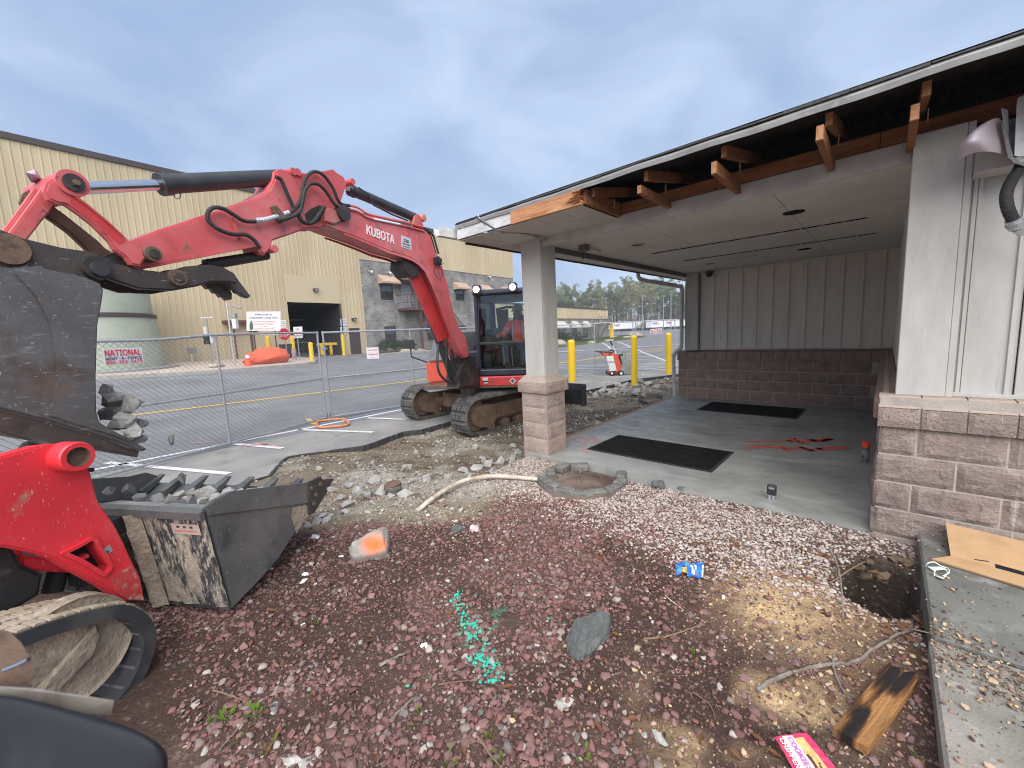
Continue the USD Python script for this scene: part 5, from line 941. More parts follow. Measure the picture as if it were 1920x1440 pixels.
M['rust'] = mat('rusty_iron', (.135, .088, .066), [((.19, .125, .085), 5, .44, .66), ((.07, .045, .036), 9, .56, .72), ((.30, .22, .16), 3, .64, .78)], rough=.85, bump=(.4, 26), spec=.25)
M['grease'] = mat('greasy_black', (.028, .024, .022), [((.08, .055, .04), 6, .52, .7)], rough=.5, spec=.5, bump=(.3, 24))
M['chrome'] = mat('chrome_rod', (.62, .64, .67), rough=.12, metal=1.0)
M['cyl_black'] = mat('black_cylinder', (.030, .032, .036), [((.06, .055, .05), 5, .5, .72), ((.22, .17, .12), 18, .70, .75)], rough=.42, spec=.5)
M['hose'] = mat('rubber_hose', (.026, .026, .027), [((.06, .056, .052), 8, .52, .72)], rough=.6, bump=(.5, 90))
M['cab_navy'] = mat('cab_dark_blue', (.022, .024, .042), [((.05, .05, .065), 5, .55, .75)], rough=.35, spec=.5)
M['hood_grey'] = mat('hood_grey', (.12, .12, .125), [((.09, .09, .09), 5, .5, .7)], rough=.5)
M['track_rubber'] = mat('track_pad_rubber', (.085, .082, .078), [((.15, .14, .125), 5, .46, .66), ((.045, .043, .042), 9, .56, .74)], rough=.85, bump=(.3, 40), spec=.25)
M['glass'] = glassmat('cab_glass', (.93, .97, .955))
M['lamp_lens'] = mat('lit_lamp', (1, .93, .75), rough=.3, emit=((1.0, .84, .55), .42))
M['seat_black'] = mat('seat_black', (.025, .023, .023), rough=.8)
HC = np.array([-6.3, 5.9, 0]); Hf = np.array([.55, -.835, 0]); Hf /= np.linalg.norm(Hf); Hl = np.array([-Hf[1], Hf[0], 0])
def HF(x, y, z): return HC+Hf*x+Hl*y+Z3*z
def hb(x0, x1, y0, y1, z0, z1, b=.012): return frame(cbox(x0, x1, y0, y1, z0, z1, b), HC, Hf, Hl, Z3)
EX = thing('excavator', 'red tracked excavator with a raised boom and an operator in its cab', 'excavator', HC+Z3*-.15)
# undercarriage: tracks lie along y
def make_track(xc, z0, y0, y1, w, hgt, holes):
    r = hgt/2; L_ = y1-y0-2*r; per = 2*L_+2*math.pi*r; n = 42
    def pos(s):
        s %= per
        if s < L_: return y1-r-s, z0+hgt, 0.0
        s -= L_
        if s < math.pi*r: a = s/r; return y0+r-r*math.sin(a), z0+r+r*math.cos(a), a
        s -= math.pi*r
        if s < L_: return y0+r+s, z0, math.pi
        s -= L_; a = s/r; return y1-r+r*math.sin(a), z0+r-r*math.cos(a), math.pi+a
    belt = part(EX, 'track', join(*[move(box(-w/2+.06, w/2-.06, -.075, .075, -.055, -.015), rx=pos(i*per/n)[2], t=(xc, pos(i*per/n)[0], pos(i*per/n)[1])) for i in range(n)]), M['track_rubber'])
    prof = hull([(x*w/2, y, z) for x in (-1, 1) for y, z in ((-.078, -.02), (.078, -.02))]+[(x*(w/2-.03), y, .035) for x in (-1, 1) for y in (-.05, .05)])
    hol = join(*[move(lathe([(0, .0365), (.017, .0365), (.017, .03)], 8), (x, y, 0)) for x in (-.05, .05) for y in (-.022, .022)])
    for i in range(n):
        y, z, a = pos((i+.35)*per/n); pd = part(belt, 'track_pad', move(prof, rx=a, t=(xc, y, z)), M['track_rubber'])
        if holes and y < y0+.8: part(belt, 'bolt_hole', move(hol, rx=a, t=(xc, y, z)), M['dark'], kind='stuff')
    s_ = 1 if xc > -6.3 else 1
    part(EX, 'track_frame', join(hull([(xc+x, y, z) for x in (-.11, .11) for y, z in ((y0+.42, z0+.20), (y0+.42, z0+.50), (y1-.45, z0+.20), (y1-.45, z0+.50), (y0+.30, z0+.30), (y0+.30, z0+.42))]), box(xc+.11, xc+.15, y0+.5, y1-.6, z0+.24, z0+.30)), M['rust'])
    idl = part(EX, 'idler', frame(lathe([(0, -.13), (.16, -.13), (.16, -.10), (.27, -.08), (.27, .08), (.16, .10), (.16, .13), (0, .13)], 28), (xc, y0+r, z0+r), Y3, Z3, X3), M['rust'], smooth=30)
    part(EX, 'sprocket', frame(lathe([(0, -.15), (.2, -.15), (.28, -.06), (.28, .06), (.2, .15), (0, .15)], 20), (xc, y1-r, z0+r), Y3, Z3, X3), M['rust'], smooth=30)
    for q in np.linspace(y0+.65, y1-.65, 5): part(EX, 'roller', cyl((xc-.16, q, z0+.11), (xc+.16, q, z0+.11), .085, 14), M['rust'], smooth=30)
    part(EX, 'idler_guard', frame(bevex([(-.02, -.20), (.18, -.24), (.42, -.14), (.42, .16), (.18, .20), (-.02, .20), (-.16, .12), (-.2, 0), (-.16, -.12)], .05, .01), (xc+.105, y0+r+.03, z0+r), Y3, Z3, X3), M['rust'])
make_track(-5.45, -.21, 4.42, 7.35, .43, .68, True); make_track(-7.20, -.115, 4.50, 7.40, .43, .68, True)
part(EX, 'car_body', join(hull([(-6.3+x, 5.9+y, z) for x in (-.65, .65) for y in (-.65, .65) for z in (.10, .40)]+[(-6.3, 5.9, .48)]), *[hull([(-6.3+sx*.4, 5.9+sy*.3, .35), (-6.3+sx*.4, 5.9+sy*.55, .35), (-6.3+sx*.4, 5.9+sy*.4, .15), (-6.3+sx*1.0, 5.9+sy*.75, .25), (-6.3+sx*1.0, 5.9+sy*.95, .25), (-6.3+sx*1.0, 5.9+sy*.85, .08)]) for sx in (-1, 1) for sy in (-1, 1)]), M['rust'])
part(EX, 'swing_bearing', move(lathe([(0, .40), (.55, .40), (.55, .50), (.50, .58), (0, .58)], 28), (-6.3, 5.9, 0)), M['grease'], smooth=30)
# dozer blade behind
bl = [(-.02, -.34), (.03, -.30), (-.02, -.1), (-.035, .06), (.02, .20), (.05, .20), (.0, .05), (.02, -.1), (.07, -.32), (.03, -.37)]
part(EX, 'dozer_blade', frame(extrude(bl, 2.28), (-7.42, 7.95, .13), Y3, Z3, X3), M['cyl_black']); part(EX, 'blade_end', cbox(-5.15, -5.12, 7.86, 8.06, -.20, .32, .008), M['cyl_black'])
for x in (-6.75, -5.85): part(EX, 'blade_arm', hull([(x+q, y, z) for q in (-.06, .06) for y, z in ((6.5, .18), (6.5, .33), (7.92, -.02), (7.92, .12))]), M['rust'])
# house
part(EX, 'platform', hb(-1.05, 1.02, -.98, 1.12, .58, .66), M['rust'])
part(EX, 'skirt', hb(.86, 1.03, .09, 1.14, .615, .80, .02), M['ex_red_clean'], label='red skirt below the cab with stickers')
def sticker(mt, x, z, w, h, rot=0, xf=1.032):
    m = extrude([(-w/2, -h/2), (w/2, -h/2), (w/2, h/2), (-w/2, h/2)] if not rot else [(0, -h/2), (w/2, 0), (0, h/2), (-w/2, 0)], .002); part(EX, 'sticker', frame(m, HF(xf, x, z), Hl, Z3, Hf), M[mt])
sticker('white_sign', .26, .755, .105, .055); sticker('black_ink', .26, .715, .09, .02); sticker('white_sign', .27, .685, .075, .022); sticker('rust', .40, .71, .055, .06, 1); sticker('white_sign', .78, .71, .125, .13, 1); sticker('green_ink', .78, .71, .075, .08, 1, 1.034)
rs = [(.62, -.50), (.80, -.98), (.30, -1.08), (-.9, -1.06), (-.9, -.2), (.5, -.2), (.62, -.3)]
part(EX, 'right_side_cover', frame(bevex([(x, y) for x, y in rs], .46, .05), HC+Z3*.66, Hf, Hl, Z3), M['ex_orange'], label='orange red side cover with rounded edges')
part(EX, 'side_hood', frame(hull([(x*.97, y*.98, 1.125) for x, y in rs]+[(.25, -.95, 1.62), (.3, -.35, 1.66), (-.9, -.95, 1.66), (-.9, -.2, 1.68)]), HC, Hf, Hl, Z3), M['hood_grey'])
part(EX, 'engine_hood', frame(hull([(x, y, z) for x in (-1.45, -.42) for y in (-1.0, 1.05) for z in (.66, 1.55)]+[(-.5, -.8, 1.72), (-.5, .9, 1.72), (-1.3, -.7, 1.66), (-1.3, .8, 1.66)]), HC, Hf, Hl, Z3), M['hood_grey'])
for i in range(6): part(EX, 'vent_slot', frame(hull([(-.405, -.33+i*.075+dy, z) for dy in (0, .03) for z in (1.50,)]+[(-.41, -.25+i*.075+dy, 1.67) for dy in (0, .03)]+[(-.43, -.30+i*.075, 1.55)]), HC, Hf, Hl, Z3), M['dark'])
part(EX, 'counterweight', frame(bevex([(-1.0, -1.08), (-1.35, -.95), (-1.62, -.5), (-1.68, 0), (-1.62, .55), (-1.35, 1.0), (-1.0, 1.12)], .62, .05), HC+Z3*.62, Hf, Hl, Z3), M['ex_orange'])
part(EX, 'front_deck', frame(hull([(x, y, z) for x in (.4, .98) for y in (-.25, .09) for z in (.66, .98)]), HC, Hf, Hl, Z3), M['cyl_black'])
part(EX, 'deck_panel', hb(.2, .7, -.22, .09, .98, 1.28, .03), M['cab_navy'])
part(EX, 'mirror_arm', tube([HF(.55, -1.05, 1.08), HF(.75, -1.30, 1.22), HF(.75, -1.31, 1.42)], .014, 8), M['black_plastic']); part(EX, 'mirror', frame(cbox(-.02, .02, -.09, .09, -.06, .12, .012), HF(.75, -1.31, 1.44), Hf, Hl, Z3), M['black_plastic'])
# cab
c0, c1, y0_, y1_, z0_, z1_ = -.62, 1.0, .11, 1.16, .80, 2.36
CB = part(EX, 'cab', join(hb(c0, c1, y0_, y1_, .80, .94, .03), hb(c0-.03, c1+.03, y0_-.02, y1_+.02, 2.30, 2.41, .04), hb(c1-.09, c1, y0_, y0_+.075, .9, 2.34, .02), hb(c1-.09, c1, y1_-.075, y1_, .9, 2.34, .02), hb(c0, c0+.10, y0_, y0_+.08, .9, 2.34, .02), hb(c0, c0+.10, y1_-.08, y1_, .9, 2.34, .02), hb(.15, .22, y1_-.05, y1_, .9, 2.34, .015)), M['cab_navy'], label='dark navy cab frame')
part(CB, 'window_bar', hb(c1-.03, c1+.005, y0_+.07, y1_-.07, 1.40, 1.445, .008), M['black_plastic'])
part(CB, 'windscreen', hb(c1-.025, c1-.018, y0_+.07, y1_-.07, 1.445, 2.31, .001), M['glass']); part(CB, 'lower_glass', hb(c1-.025, c1-.018, y0_+.07, y1_-.07, .94, 1.40, .001), M['glass'])
part(CB, 'side_window', hb(c0+.1, c1-.09, y0_+.02, y0_+.026, 1.1, 2.31, .001), M['glass']); part(CB, 'door_glass', hb(c0+.1, c1-.09, y1_-.03, y1_-.024, 1.0, 2.31, .001), M['glass']); part(CB, 'rear_window', hb(c0+.02, c0+.026, y0_+.08, y1_-.08, 1.35, 2.31, .001), M['glass'])
part(CB, 'side_panel', hb(c0+.1, c1-.09, y0_, y0_+.04, .94, 1.1, .01), M['cab_navy']); part(CB, 'door_panel', hb(c0+.1, c1-.09, y1_-.04, y1_, .94, 1.02, .01), M['cab_navy'])
part(CB, 'wiper', tube([HF(c1+.01, .22, 2.25), HF(c1+.012, .17, 1.62)], .008, 6), M['black_plastic']); part(CB, 'headliner', hb(c0+.05, c1-.12, y0_+.05, y1_-.05, 2.27, 2.30, .005), M['hood_grey'])
for y in (.20, .87):
    l_ = part(EX, 'work_lamp', hb(c1-.02, c1+.10, y-.075, y+.075, 2.32, 2.50, .02), M['black_plastic']); part(l_, 'lens', frame(lathe([(.062, 0), (.055, .008), (0, .012)], 20), HF(c1+.101, y, 2.415), Hl, Z3, Hf), M['lamp_lens'], smooth=True)
SEAT = part(CB, 'seat', join(hb(-.35, .15, .50, 1.0, 1.0, 1.20, .05), hb(-.48, -.34, .52, .98, 1.1, 1.80, .05), hb(-.46, -.38, .62, .88, 1.80, 1.98, .03)), M['seat_black'])
part(CB, 'console', join(hb(-.3, .35, .32, .46, 1.0, 1.36, .03), hb(-.3, .3, 1.02, 1.12, 1.0, 1.34, .03), hb(.55, .8, .18, .34, .95, 1.25, .03)), M['seat_black'])
part(CB, 'monitor', hb(.62, .68, .16, .36, 1.36, 1.56, .02), M['black_plastic'])
for y in (.40, 1.03): part(CB, 'joystick', tube([HF(.30, y, 1.33), HF(.34, y-.01, 1.47)], [.018, .022], 10), M['black_plastic'])
for y in (.58, .74): part(CB, 'pedal_lever', tube([HF(.66, y, .96), HF(.72, y, 1.32)], .012, 8), M['post_grey'])
part(CB, 'hanging_jacket', join(frame(hull([(0, -.16, 0), (0, .12, .02), (.05, -.1, -.5), (.06, .06, -.56), (-.04, -.12, -.5), (-.05, .1, -.45)]), HF(-.40, .40, 2.1), Hf, Hl, Z3), tube([HF(-.40, .25, 2.12), HF(-.36, .5, 2.16), HF(-.4, .72, 2.14)], .03, 6)), M['brown_steel'])
part(CB, 'floor', hb(c0+.05, c1-.05, y0_+.05, y1_-.05, .94, .955, .002), M['grease'])
# swing post and boom foot
FT = HF(1.50, -.02, 1.03); PINB = at_d(190, 505, 2.80)
bb_ = PINB-FT; bb_[2] = 0; Bd = bb_/np.linalg.norm(bb_); Bn = np.array([-Bd[1], Bd[0], 0]); Bn = Bn if Bn@(CAM-FT) > 0 else -Bn
def BPt(x, y, off=0.0): return at_pl(x, y, FT+Bn*off, Bn)
def prof(px, off): return [((p-FT)@Bd, p[2]) for p in (BPt(x, y, off) for x, y in px)]
FTz = np.array([FT[0], FT[1], 0.0])
def plate(px, o0, o1, b=.008, ref=None):
    """A plate in the boom's plane: its outline measured on the face nearest the camera, thick from o0 to o1."""
    m = bevex(prof(px, o1 if ref is None else ref), o1-o0, min(b, (o1-o0)*.3)); return frame(m, FTz+Bn*o0, Bd, Z3, Bn)
part(EX, 'swing_bracket', join(hull([HF(x, y, z) for x, y, z in ((.98, -.2, .62), (.98, .16, .62), (.98, -.2, 1.0), (.98, .16, 1.0), (1.32, -.14, .60), (1.32, .12, .60), (1.32, -.14, .98), (1.32, .12, .98))]), cyl(HF(1.32, -.01, .48), HF(1.32, -.01, 1.04), .13, 18)), M['grease'])
part(EX, 'boom_foot_bracket', plate([(864, 668), (880, 668), (884, 700), (878, 724), (850, 726), (848, 704)], -.13, .13, .01, 0), M['grease'])
BOOM = [(604, 412), (609, 398), (622, 388), (652, 387), (675, 400), (712, 409), (750, 419), (795, 431), (807, 440), (817, 472), (827, 490), (840, 535), (852, 590), (862, 615), (873, 630), (878, 652), (879, 668), (872, 672), (862, 660), (852, 640), (850, 628), (840, 602), (828, 567), (815, 532), (802, 507), (788, 494), (773, 485), (755, 478), (730, 471), (700, 458), (670, 446), (645, 437), (628, 431), (612, 424)]
HWB = .15
part(EX, 'boom', plate(BOOM, -HWB, HWB, .012), M['ex_red'], label='long bent red boom with the maker lettering')
for o0, o1 in ((HWB, HWB+.012), (-HWB-.012, -HWB)):
    part(EX, 'boom_flange', plate([(802, 507), (788, 494), (773, 485), (755, 478), (730, 471), (700, 458), (670, 446), (645, 437), (645, 440.5), (670, 450), (700, 462.5), (730, 476), (755, 483), (773, 490), (785, 498), (796, 510), (808, 535), (822, 570), (834, 605), (845, 632), (852, 640), (850, 628), (840, 602), (828, 567), (815, 532)], o0, o1, .003, HWB), M['ex_red'])
part(EX, 'boom_nose_boss', cyl(BPt(620, 405, .0)-Bn*.22, BPt(620, 405, 0)+Bn*.22, .085, 24), M['grease'], smooth=30)
part(EX, 'boom_nose_plate', plate([(606, 396), (618, 389), (640, 398), (641, 414), (626, 420), (610, 414)], HWB, HWB+.03), M['ex_red'])
part(EX, 'boom_lug', join(plate([(774, 424), (778, 406), (784, 401), (790, 406), (796, 430)], .06, .10), plate([(774, 424), (778, 406), (784, 401), (790, 406), (796, 430)], -.10, -.06)), M['ex_red'])
part(EX, 'lug_pin', cyl(BPt(783, 411)-Bn*.12, BPt(783, 411)+Bn*.125, .05, 18), M['orange_pipe'], smooth=30)
STICK = [(236, 470), (245, 452), (300, 430), (387, 402), (440, 384), (480, 370), (505, 356), (515, 337), (518, 321), (527, 316), (547, 322), (577, 325), (600, 322), (626, 317), (632, 323), (645, 331), (651, 343), (647, 358), (640, 378), (634, 398), (622, 420), (600, 428), (580, 427), (545, 440), (512, 451), (507, 468), (497, 478), (489, 474), (484, 462), (450, 468), (387, 480), (330, 491), (280, 502), (262, 506), (247, 497)]
HWS = .125
part(EX, 'stick', plate(STICK, -HWS, HWS, .014), M['ex_red'], label='straight red dipper arm between boom and bucket')
part(EX, 'stick_rib', plate([(280, 503), (387, 481), (484, 462), (484, 458), (387, 476.5), (280, 498)], HWS, HWS+.012, .003), M['ex_red']); part(EX, 'stick_rib', plate([(433, 408), (438, 407), (448, 434), (452, 447), (446, 447)], HWS, HWS+.02, .003), M['ex_red'])
part(EX, 'stick_tip', plate([(272, 466), (276, 503), (240, 516), (200, 522), (178, 508), (180, 488), (205, 476), (240, 466)], -.11, .11, .02), M['grease'])
for x, y in ((645, 345), (533, 327), (541, 328), (497, 470)): part(EX, 'pin', cyl(BPt(x, y)-Bn*.15, BPt(x, y)+Bn*.145, .035, 16), M['ex_red'], smooth=30)
part(EX, 'grease_patch', plate([(582, 392), (600, 384), (608, 392), (605, 412), (590, 420), (575, 414), (571, 402)], HWS, HWS+.003, .001), M['grease'])
# bucket cylinder
def rod(name, a, b, r0, mt, off=0.0, n=20, r1=None): return part(EX, name, cyl(BPt(*a, off), BPt(*b, off), r0, n, r1), M[mt], smooth=40)
rod('bucket_cylinder', (522, 333), (303, 346), .073, 'cyl_black'); rod('cylinder_gland', (314, 345.5), (299, 346.3), .082, 'cyl_black'); rod('cylinder_rod', (305, 346), (112, 355), .040, 'chrome')
part(EX, 'lock_ring', tube([BPt(333+6*math.cos(t), 366+7*math.sin(t)) for t in np.linspace(0, 6.3, 14)], .004, 6), M['post_grey'])
# links
LNK = [(134, 359), (167, 384), (204, 415), (230, 437), (244, 452), (268, 468), (274, 484), (264, 499), (246, 496), (236, 482), (216, 468), (206, 452), (175, 421), (148, 400), (125, 384), (108, 381), (92, 374), (83, 358), (88, 342), (104, 332), (122, 338)]
WEB = [(136, 366), (166, 389), (202, 420), (228, 442), (236, 452), (224, 458), (210, 447), (178, 416), (150, 395), (130, 379)]
for s_ in (1, -1):
    o0, o1 = (.145, .205) if s_ > 0 else (-.205, -.145)
    lk = part(EX, 'idler_link', plate(LNK, o0, o1, .012, .205), M['ex_red'] if s_ > 0 else M['rust'], label='curved red idler link nearest the camera' if s_ > 0 else 'far idler link in brown dirt')
    if s_ > 0:
        part(lk, 'worn_web', plate(WEB, .2052, .2075, .0006), M['ex_red_clean']); part(lk, 'edge_rail', plate([(128, 360), (164, 386), (202, 417), (236, 446), (240, 450), (206, 416), (168, 384), (134, 359)], .205, .222, .004), M['ex_red'])
part(EX, 'link_pin', cyl(BPt(108, 356)-Bn*.26, BPt(108, 356)+Bn*.225, .078, 28), M['ex_red'], smooth=30); part(EX, 'pin_cap', cyl(BPt(108, 356)+Bn*.225, BPt(108, 356)+Bn*.24, .052, 24), M['grease'], smooth=30); part(EX, 'pin_bolt', cyl(BPt(110, 357)+Bn*.24, BPt(110, 357)+Bn*.265, .018, 6), M['rust'])
part(EX, 'link_pin', cyl(BPt(258, 483)-Bn*.22, BPt(258, 483)+Bn*.225, .052, 24), M['rust'], smooth=30); part(EX, 'pin_cap', cyl(BPt(258, 483)+Bn*.225, BPt(258, 483)+Bn*.24, .032, 20), M['grease'], smooth=30)
part(EX, 'bucket_link', join(plate([(86, 344), (106, 352), (108, 380), (78, 416), (50, 452), (10, 478), (-4, 470), (18, 438), (62, 378)], .05, .115), plate([(86, 344), (106, 352), (108, 380), (78, 416), (50, 452), (10, 478), (-4, 470), (18, 438), (62, 378)], -.115, -.05, .008, .115), plate([(66, 390), (80, 400), (44, 448), (28, 440)], -.05, .05, .004, .05)), M['ex_red'])
part(EX, 'rag', frame(rock(np.random.default_rng(3), .07, .05, .05, 14), BPt(66, 332, -.05), X3, Y3, Z3), M['pinkish'])
# quick coupler and thumb
part(EX, 'bucket_ear', join(plate([(-70, 405), (0, 430), (45, 447), (115, 464), (170, 472), (206, 486), (214, 505), (202, 522), (150, 545), (60, 545), (-70, 548)], .125, .175), plate([(-70, 405), (0, 430), (45, 447), (115, 464), (170, 472), (206, 486), (214, 505), (202, 522), (150, 545), (60, 545), (-70, 548)], -.175, -.125, .008, .175)), M['worn_steel'])
part(EX, 'ear_pin', cyl(BPt(14, 468, .175)-Bn*.36, BPt(14, 468, .175)+Bn*.03, .085, 24), M['rust'], smooth=30)
part(EX, 'ear_plate', plate([(-50, 480), (-10, 498), (30, 504), (52, 494), (62, 478), (48, 512), (10, 524), (-50, 515)], .175, .195), M['rust'])
part(EX, 'bucket_pin', cyl(BPt(178, 503, .175)-Bn*.4, BPt(178, 503, .175)+Bn*.05, .075, 24), M['grease'], smooth=30); part(EX, 'bucket_pin', cyl(BPt(184, 505, .22), BPt(184, 505, .22)+Bn*.04, .046, 20), M['cyl_black'], smooth=30)
TH = [(195, 488), (228, 496), (262, 505), (310, 510), (350, 499), (395, 496), (420, 501), (440, 512), (449, 526), (444, 532), (420, 529), (395, 529), (370, 537), (325, 545), (262, 542), (225, 530), (196, 520)]
part(EX, 'thumb', join(plate(TH, .11, .165, .012), plate(TH, -.165, -.11, .012, .165), plate([(300, 520), (360, 512), (400, 505), (420, 515), (400, 524), (330, 536)], -.11, .11, .01, .0)), M['worn_steel'], label='dark steel thumb clamp reaching over the bucket')
for px_, o0, o1 in (([(425, 508), (446, 522), (462, 543), (471, 555), (466, 559), (455, 555), (450, 551), (444, 549), (440, 544), (433, 543), (428, 536), (418, 530)], .02, .08), ([(395, 518), (425, 532), (436, 550), (436, 561), (428, 563), (422, 557), (416, 557), (411, 550), (404, 549), (399, 542), (391, 541), (384, 533)], -.07, .0)): part(EX, 'thumb_tooth', plate(px_, o0, o1, .01), M['bucket_steel'])
part(EX, 'thumb_pin', cyl(BPt(331, 521, .165)-Bn*.34, BPt(331, 521, .165)+Bn*.03, .060, 24), M['rust'], smooth=30); part(EX, 'pin_cap', cyl(BPt(331, 521, .165)+Bn*.03, BPt(331, 521, .165)+Bn*.04, .035, 20), M['worn_steel'], smooth=30)
rod('thumb_cylinder', (500, 478), (385, 497), .045, 'grease'); rod('thumb_rod', (390, 496), (330, 520), .024, 'chrome')
# arm cylinder and boom cylinder
rod('arm_cylinder', (661, 358), (778, 408), .062, 'cyl_black'); rod('cylinder_gland', (656, 356), (664, 360), .070, 'cyl_black'); rod('cylinder_rod', (646, 347), (660, 358), .034, 'chrome')
part(EX, 'supply_pipe', tube([BPt(672, 352, .05), BPt(692, 366, .06), BPt(700, 384, .07), BPt(735, 402, .07), BPt(765, 414, .06)], .012, 8), M['cyl_black'], smooth=40)
part(EX, 'boom_cylinder', cyl(BPt(772, 505, -.02), BPt(850, 712, -.02), .058, 18), M['cyl_black'], smooth=40)
gd = [BPt(x, y, o) for x, y in ((765, 512), (788, 508), (842, 632), (821, 642)) for o in (-.10, .06)]+[BPt(767, 516, -.02)+Bd*.05, BPt(829, 640, -.02)+Bd*.05]; part(EX, 'cylinder_guard', hull(gd), M['ex_red_clean'], label='bright red guard over the boom cylinder')
part(EX, 'cylinder_bracket', plate([(758, 488), (784, 500), (788, 516), (770, 520), (756, 503)], -.12, .12), M['grease'])
# hoses and pipes
def hose(name, pts, r, off, mt='hose', k=5): return part(EX, name, tube(spline([BPt(x, y, o if np.ndim(off) else off) for (x, y), o in zip(pts, off if np.ndim(off) else [off]*len(pts))], k), r, 9), M[mt], smooth=50)
of_ = HWS+.05
hose('hose', [(655, 386), (637, 380), (624, 352), (606, 328), (587, 322), (572, 337), (566, 365), (557, 387), (540, 400), (500, 412), (462, 415), (437, 402), (420, 392), (402, 389), (390, 398), (391, 414), (408, 429), (435, 439), (460, 440), (476, 450), (488, 466)], .017, of_)
hose('hose', [(653, 393), (640, 391), (626, 381), (612, 360), (597, 346), (582, 345), (572, 357), (567, 380), (561, 398), (543, 408), (520, 414)], .017, of_+.02)
hose('hose', [(517, 332), (527, 337), (537, 360), (547, 382), (553, 394)], .018, of_); hose('hose', [(608, 388), (598, 402), (585, 418), (568, 416), (560, 404)], .021, of_+.01)
part(EX, 'hose_sleeve', tube(spline([BPt(x, y, of_) for x, y in ((541, 399), (520, 406), (498, 412), (478, 414))], 8), np.tile([.025, .021], 25)[:25], 10), M['emt']); part(EX, 'hose_clamp', plate([(514, 386), (519, 384), (540, 408), (541, 414), (530, 418), (524, 405)], HWS+.01, HWS+.08), M['rust'])
for dy, off in ((0, HWB-.03), (7, HWB+.01)): hose('boom_pipe', [(655, 385+dy), (672, 390+dy), (690, 401+dy), (720, 408+dy), (760, 417+dy), (796, 427+dy)], .013, off, 'ex_red')
for dx in (0, 5): hose('hose', [(795, 427), (806+dx, 440), (812+dx, 458), (817+dx, 476)], .016, HWB-.05+dx*.01, 'cyl_black')
part(EX, 'pipe_tape', tube([BPt(700, 410.5, HWB+.012), BPt(750, 421, HWB+.012)], .0145, 9), M['paper'], smooth=40)
for pts in ([(846, 655), (856, 690), (870, 715), (862, 728)], [(862, 650), (870, 680), (868, 708), (858, 722)], [(838, 640), (838, 690), (850, 715), (866, 722)], [(868, 655), (878, 690), (886, 705)], [(856, 652), (862, 680), (874, 700), (880, 722)], [(846, 668), (852, 700), (862, 712), (872, 726)]): hose('hose', pts, .022, .05)
hose('hose', [(822, 645), (820, 680), (825, 702), (840, 716), (855, 720)], .020, .12, 'cyl_black')
# boom light and lettering
wl = BPt(816, 489, HWB); L_ = part(EX, 'boom_lamp', frame(bevex([(-.06, -.055), (.06, -.055), (.075, .03), (.0, .06), (-.075, .03)], .09, .02), wl, -Bd, Z3, Bn), M['black_plastic'])
part(EX, 'lamp_wire', tube(spline([BPt(832, 494, .2), BPt(818, 500, .19), BPt(813, 506, .19), BPt(818, 518, .19), BPt(826, 522, .18), BPt(830, 510, .18), BPt(822, 496, .17)], 5), .005, 6), M['black_plastic'])
a, b = BPt(688, 439, HWB), BPt(738, 457, HWB); ex = (b-a)/np.linalg.norm(b-a); ey = np.cross(Bn, ex); part(EX, 'lettering', text_on('KUBOTA', .105, (a+b)/2, ex, ey, .004, .004, True, True, np.linalg.norm(b-a)*1.04), M['white_ink'])
c = [BPt(x, y, HWB+.002) for x, y in ((752, 441), (771, 448), (771, 469), (752, 463))]; o = sum(c)/4; ex = (c[1]-c[0]); w = np.linalg.norm(ex); ex /= w; ey = np.cross(Bn, ex); h = abs((c[0]-c[3])@ey)
st = part(EX, 'dealer_sticker', frame(box(-w/2, w/2, -h/2, h/2, 0, .002), o, ex, ey, Bn), M['white_sign'])
for t, fy, hh, ww in (('SINK', .02, .26, .56), ('FARM EQUIPMENT', -.2, .12, .8), ('SALES RENTAL', -.4, .09, .7)): part(st, 'print', text_on(t, h*hh, o+ey*h*fy, ex, ey, .003, .001, True, True, w*ww), M['black_ink'])
# the bucket: a shell, two side plates, wear strip, teeth
HB = .36
SIDE = [(-90, 530), (0, 512), (85, 504), (160, 520), (188, 532), (194, 544), (192, 560), (183, 610), (180, 710), (181, 772), (186, 790), (202, 806), (250, 830), (272, 841), (262, 845), (205, 822), (100, 790), (0, 764), (-90, 735), (-170, 680), (-215, 600), (-190, 545)]
for o0, o1 in ((HB-.022, HB), (-HB, -HB+.022)): part(EX, 'bucket_side', plate(SIDE, o0, o1, .005, HB), M['bucket_steel'])
part(EX, 'bucket_side_plate', plate([(28, 512), (85, 505), (160, 521), (187, 533), (193, 545), (182, 610), (179, 710), (180, 772), (185, 791), (250, 831), (202, 813), (92, 780), (104, 720), (107, 680), (95, 610), (68, 555)], HB, HB+.014, .004), M['bucket_steel'])
sh = LineString(prof([(270, 843), (205, 822), (100, 790), (0, 764), (-90, 735), (-170, 680), (-215, 600), (-190, 545), (-90, 522), (0, 508), (85, 502)], HB)).buffer(.014, cap_style=2)
part(EX, 'bucket_shell', frame(extrude(sh, 2*HB-.05), FTz+Bn*(-HB+.025), Bd, Z3, Bn), M['bucket_steel'])
part(EX, 'wear_plate', plate([(0, 768), (100, 794), (205, 826), (262, 847), (258, 858), (230, 850), (205, 846), (190, 838), (100, 834), (40, 822), (0, 810), (-90, 770), (-90, 738)], -HB+.03, HB-.03, .006, HB-.03), M['worn_steel'])
for q in (-.31, -.10, .10, .315): part(EX, 'bucket_tooth', plate([(203, 812), (212, 806), (222, 812), (250, 827), (277, 842), (272, 846), (240, 842), (208, 828)], q-.04, q+.04, .008, HB), M['bucket_steel'])
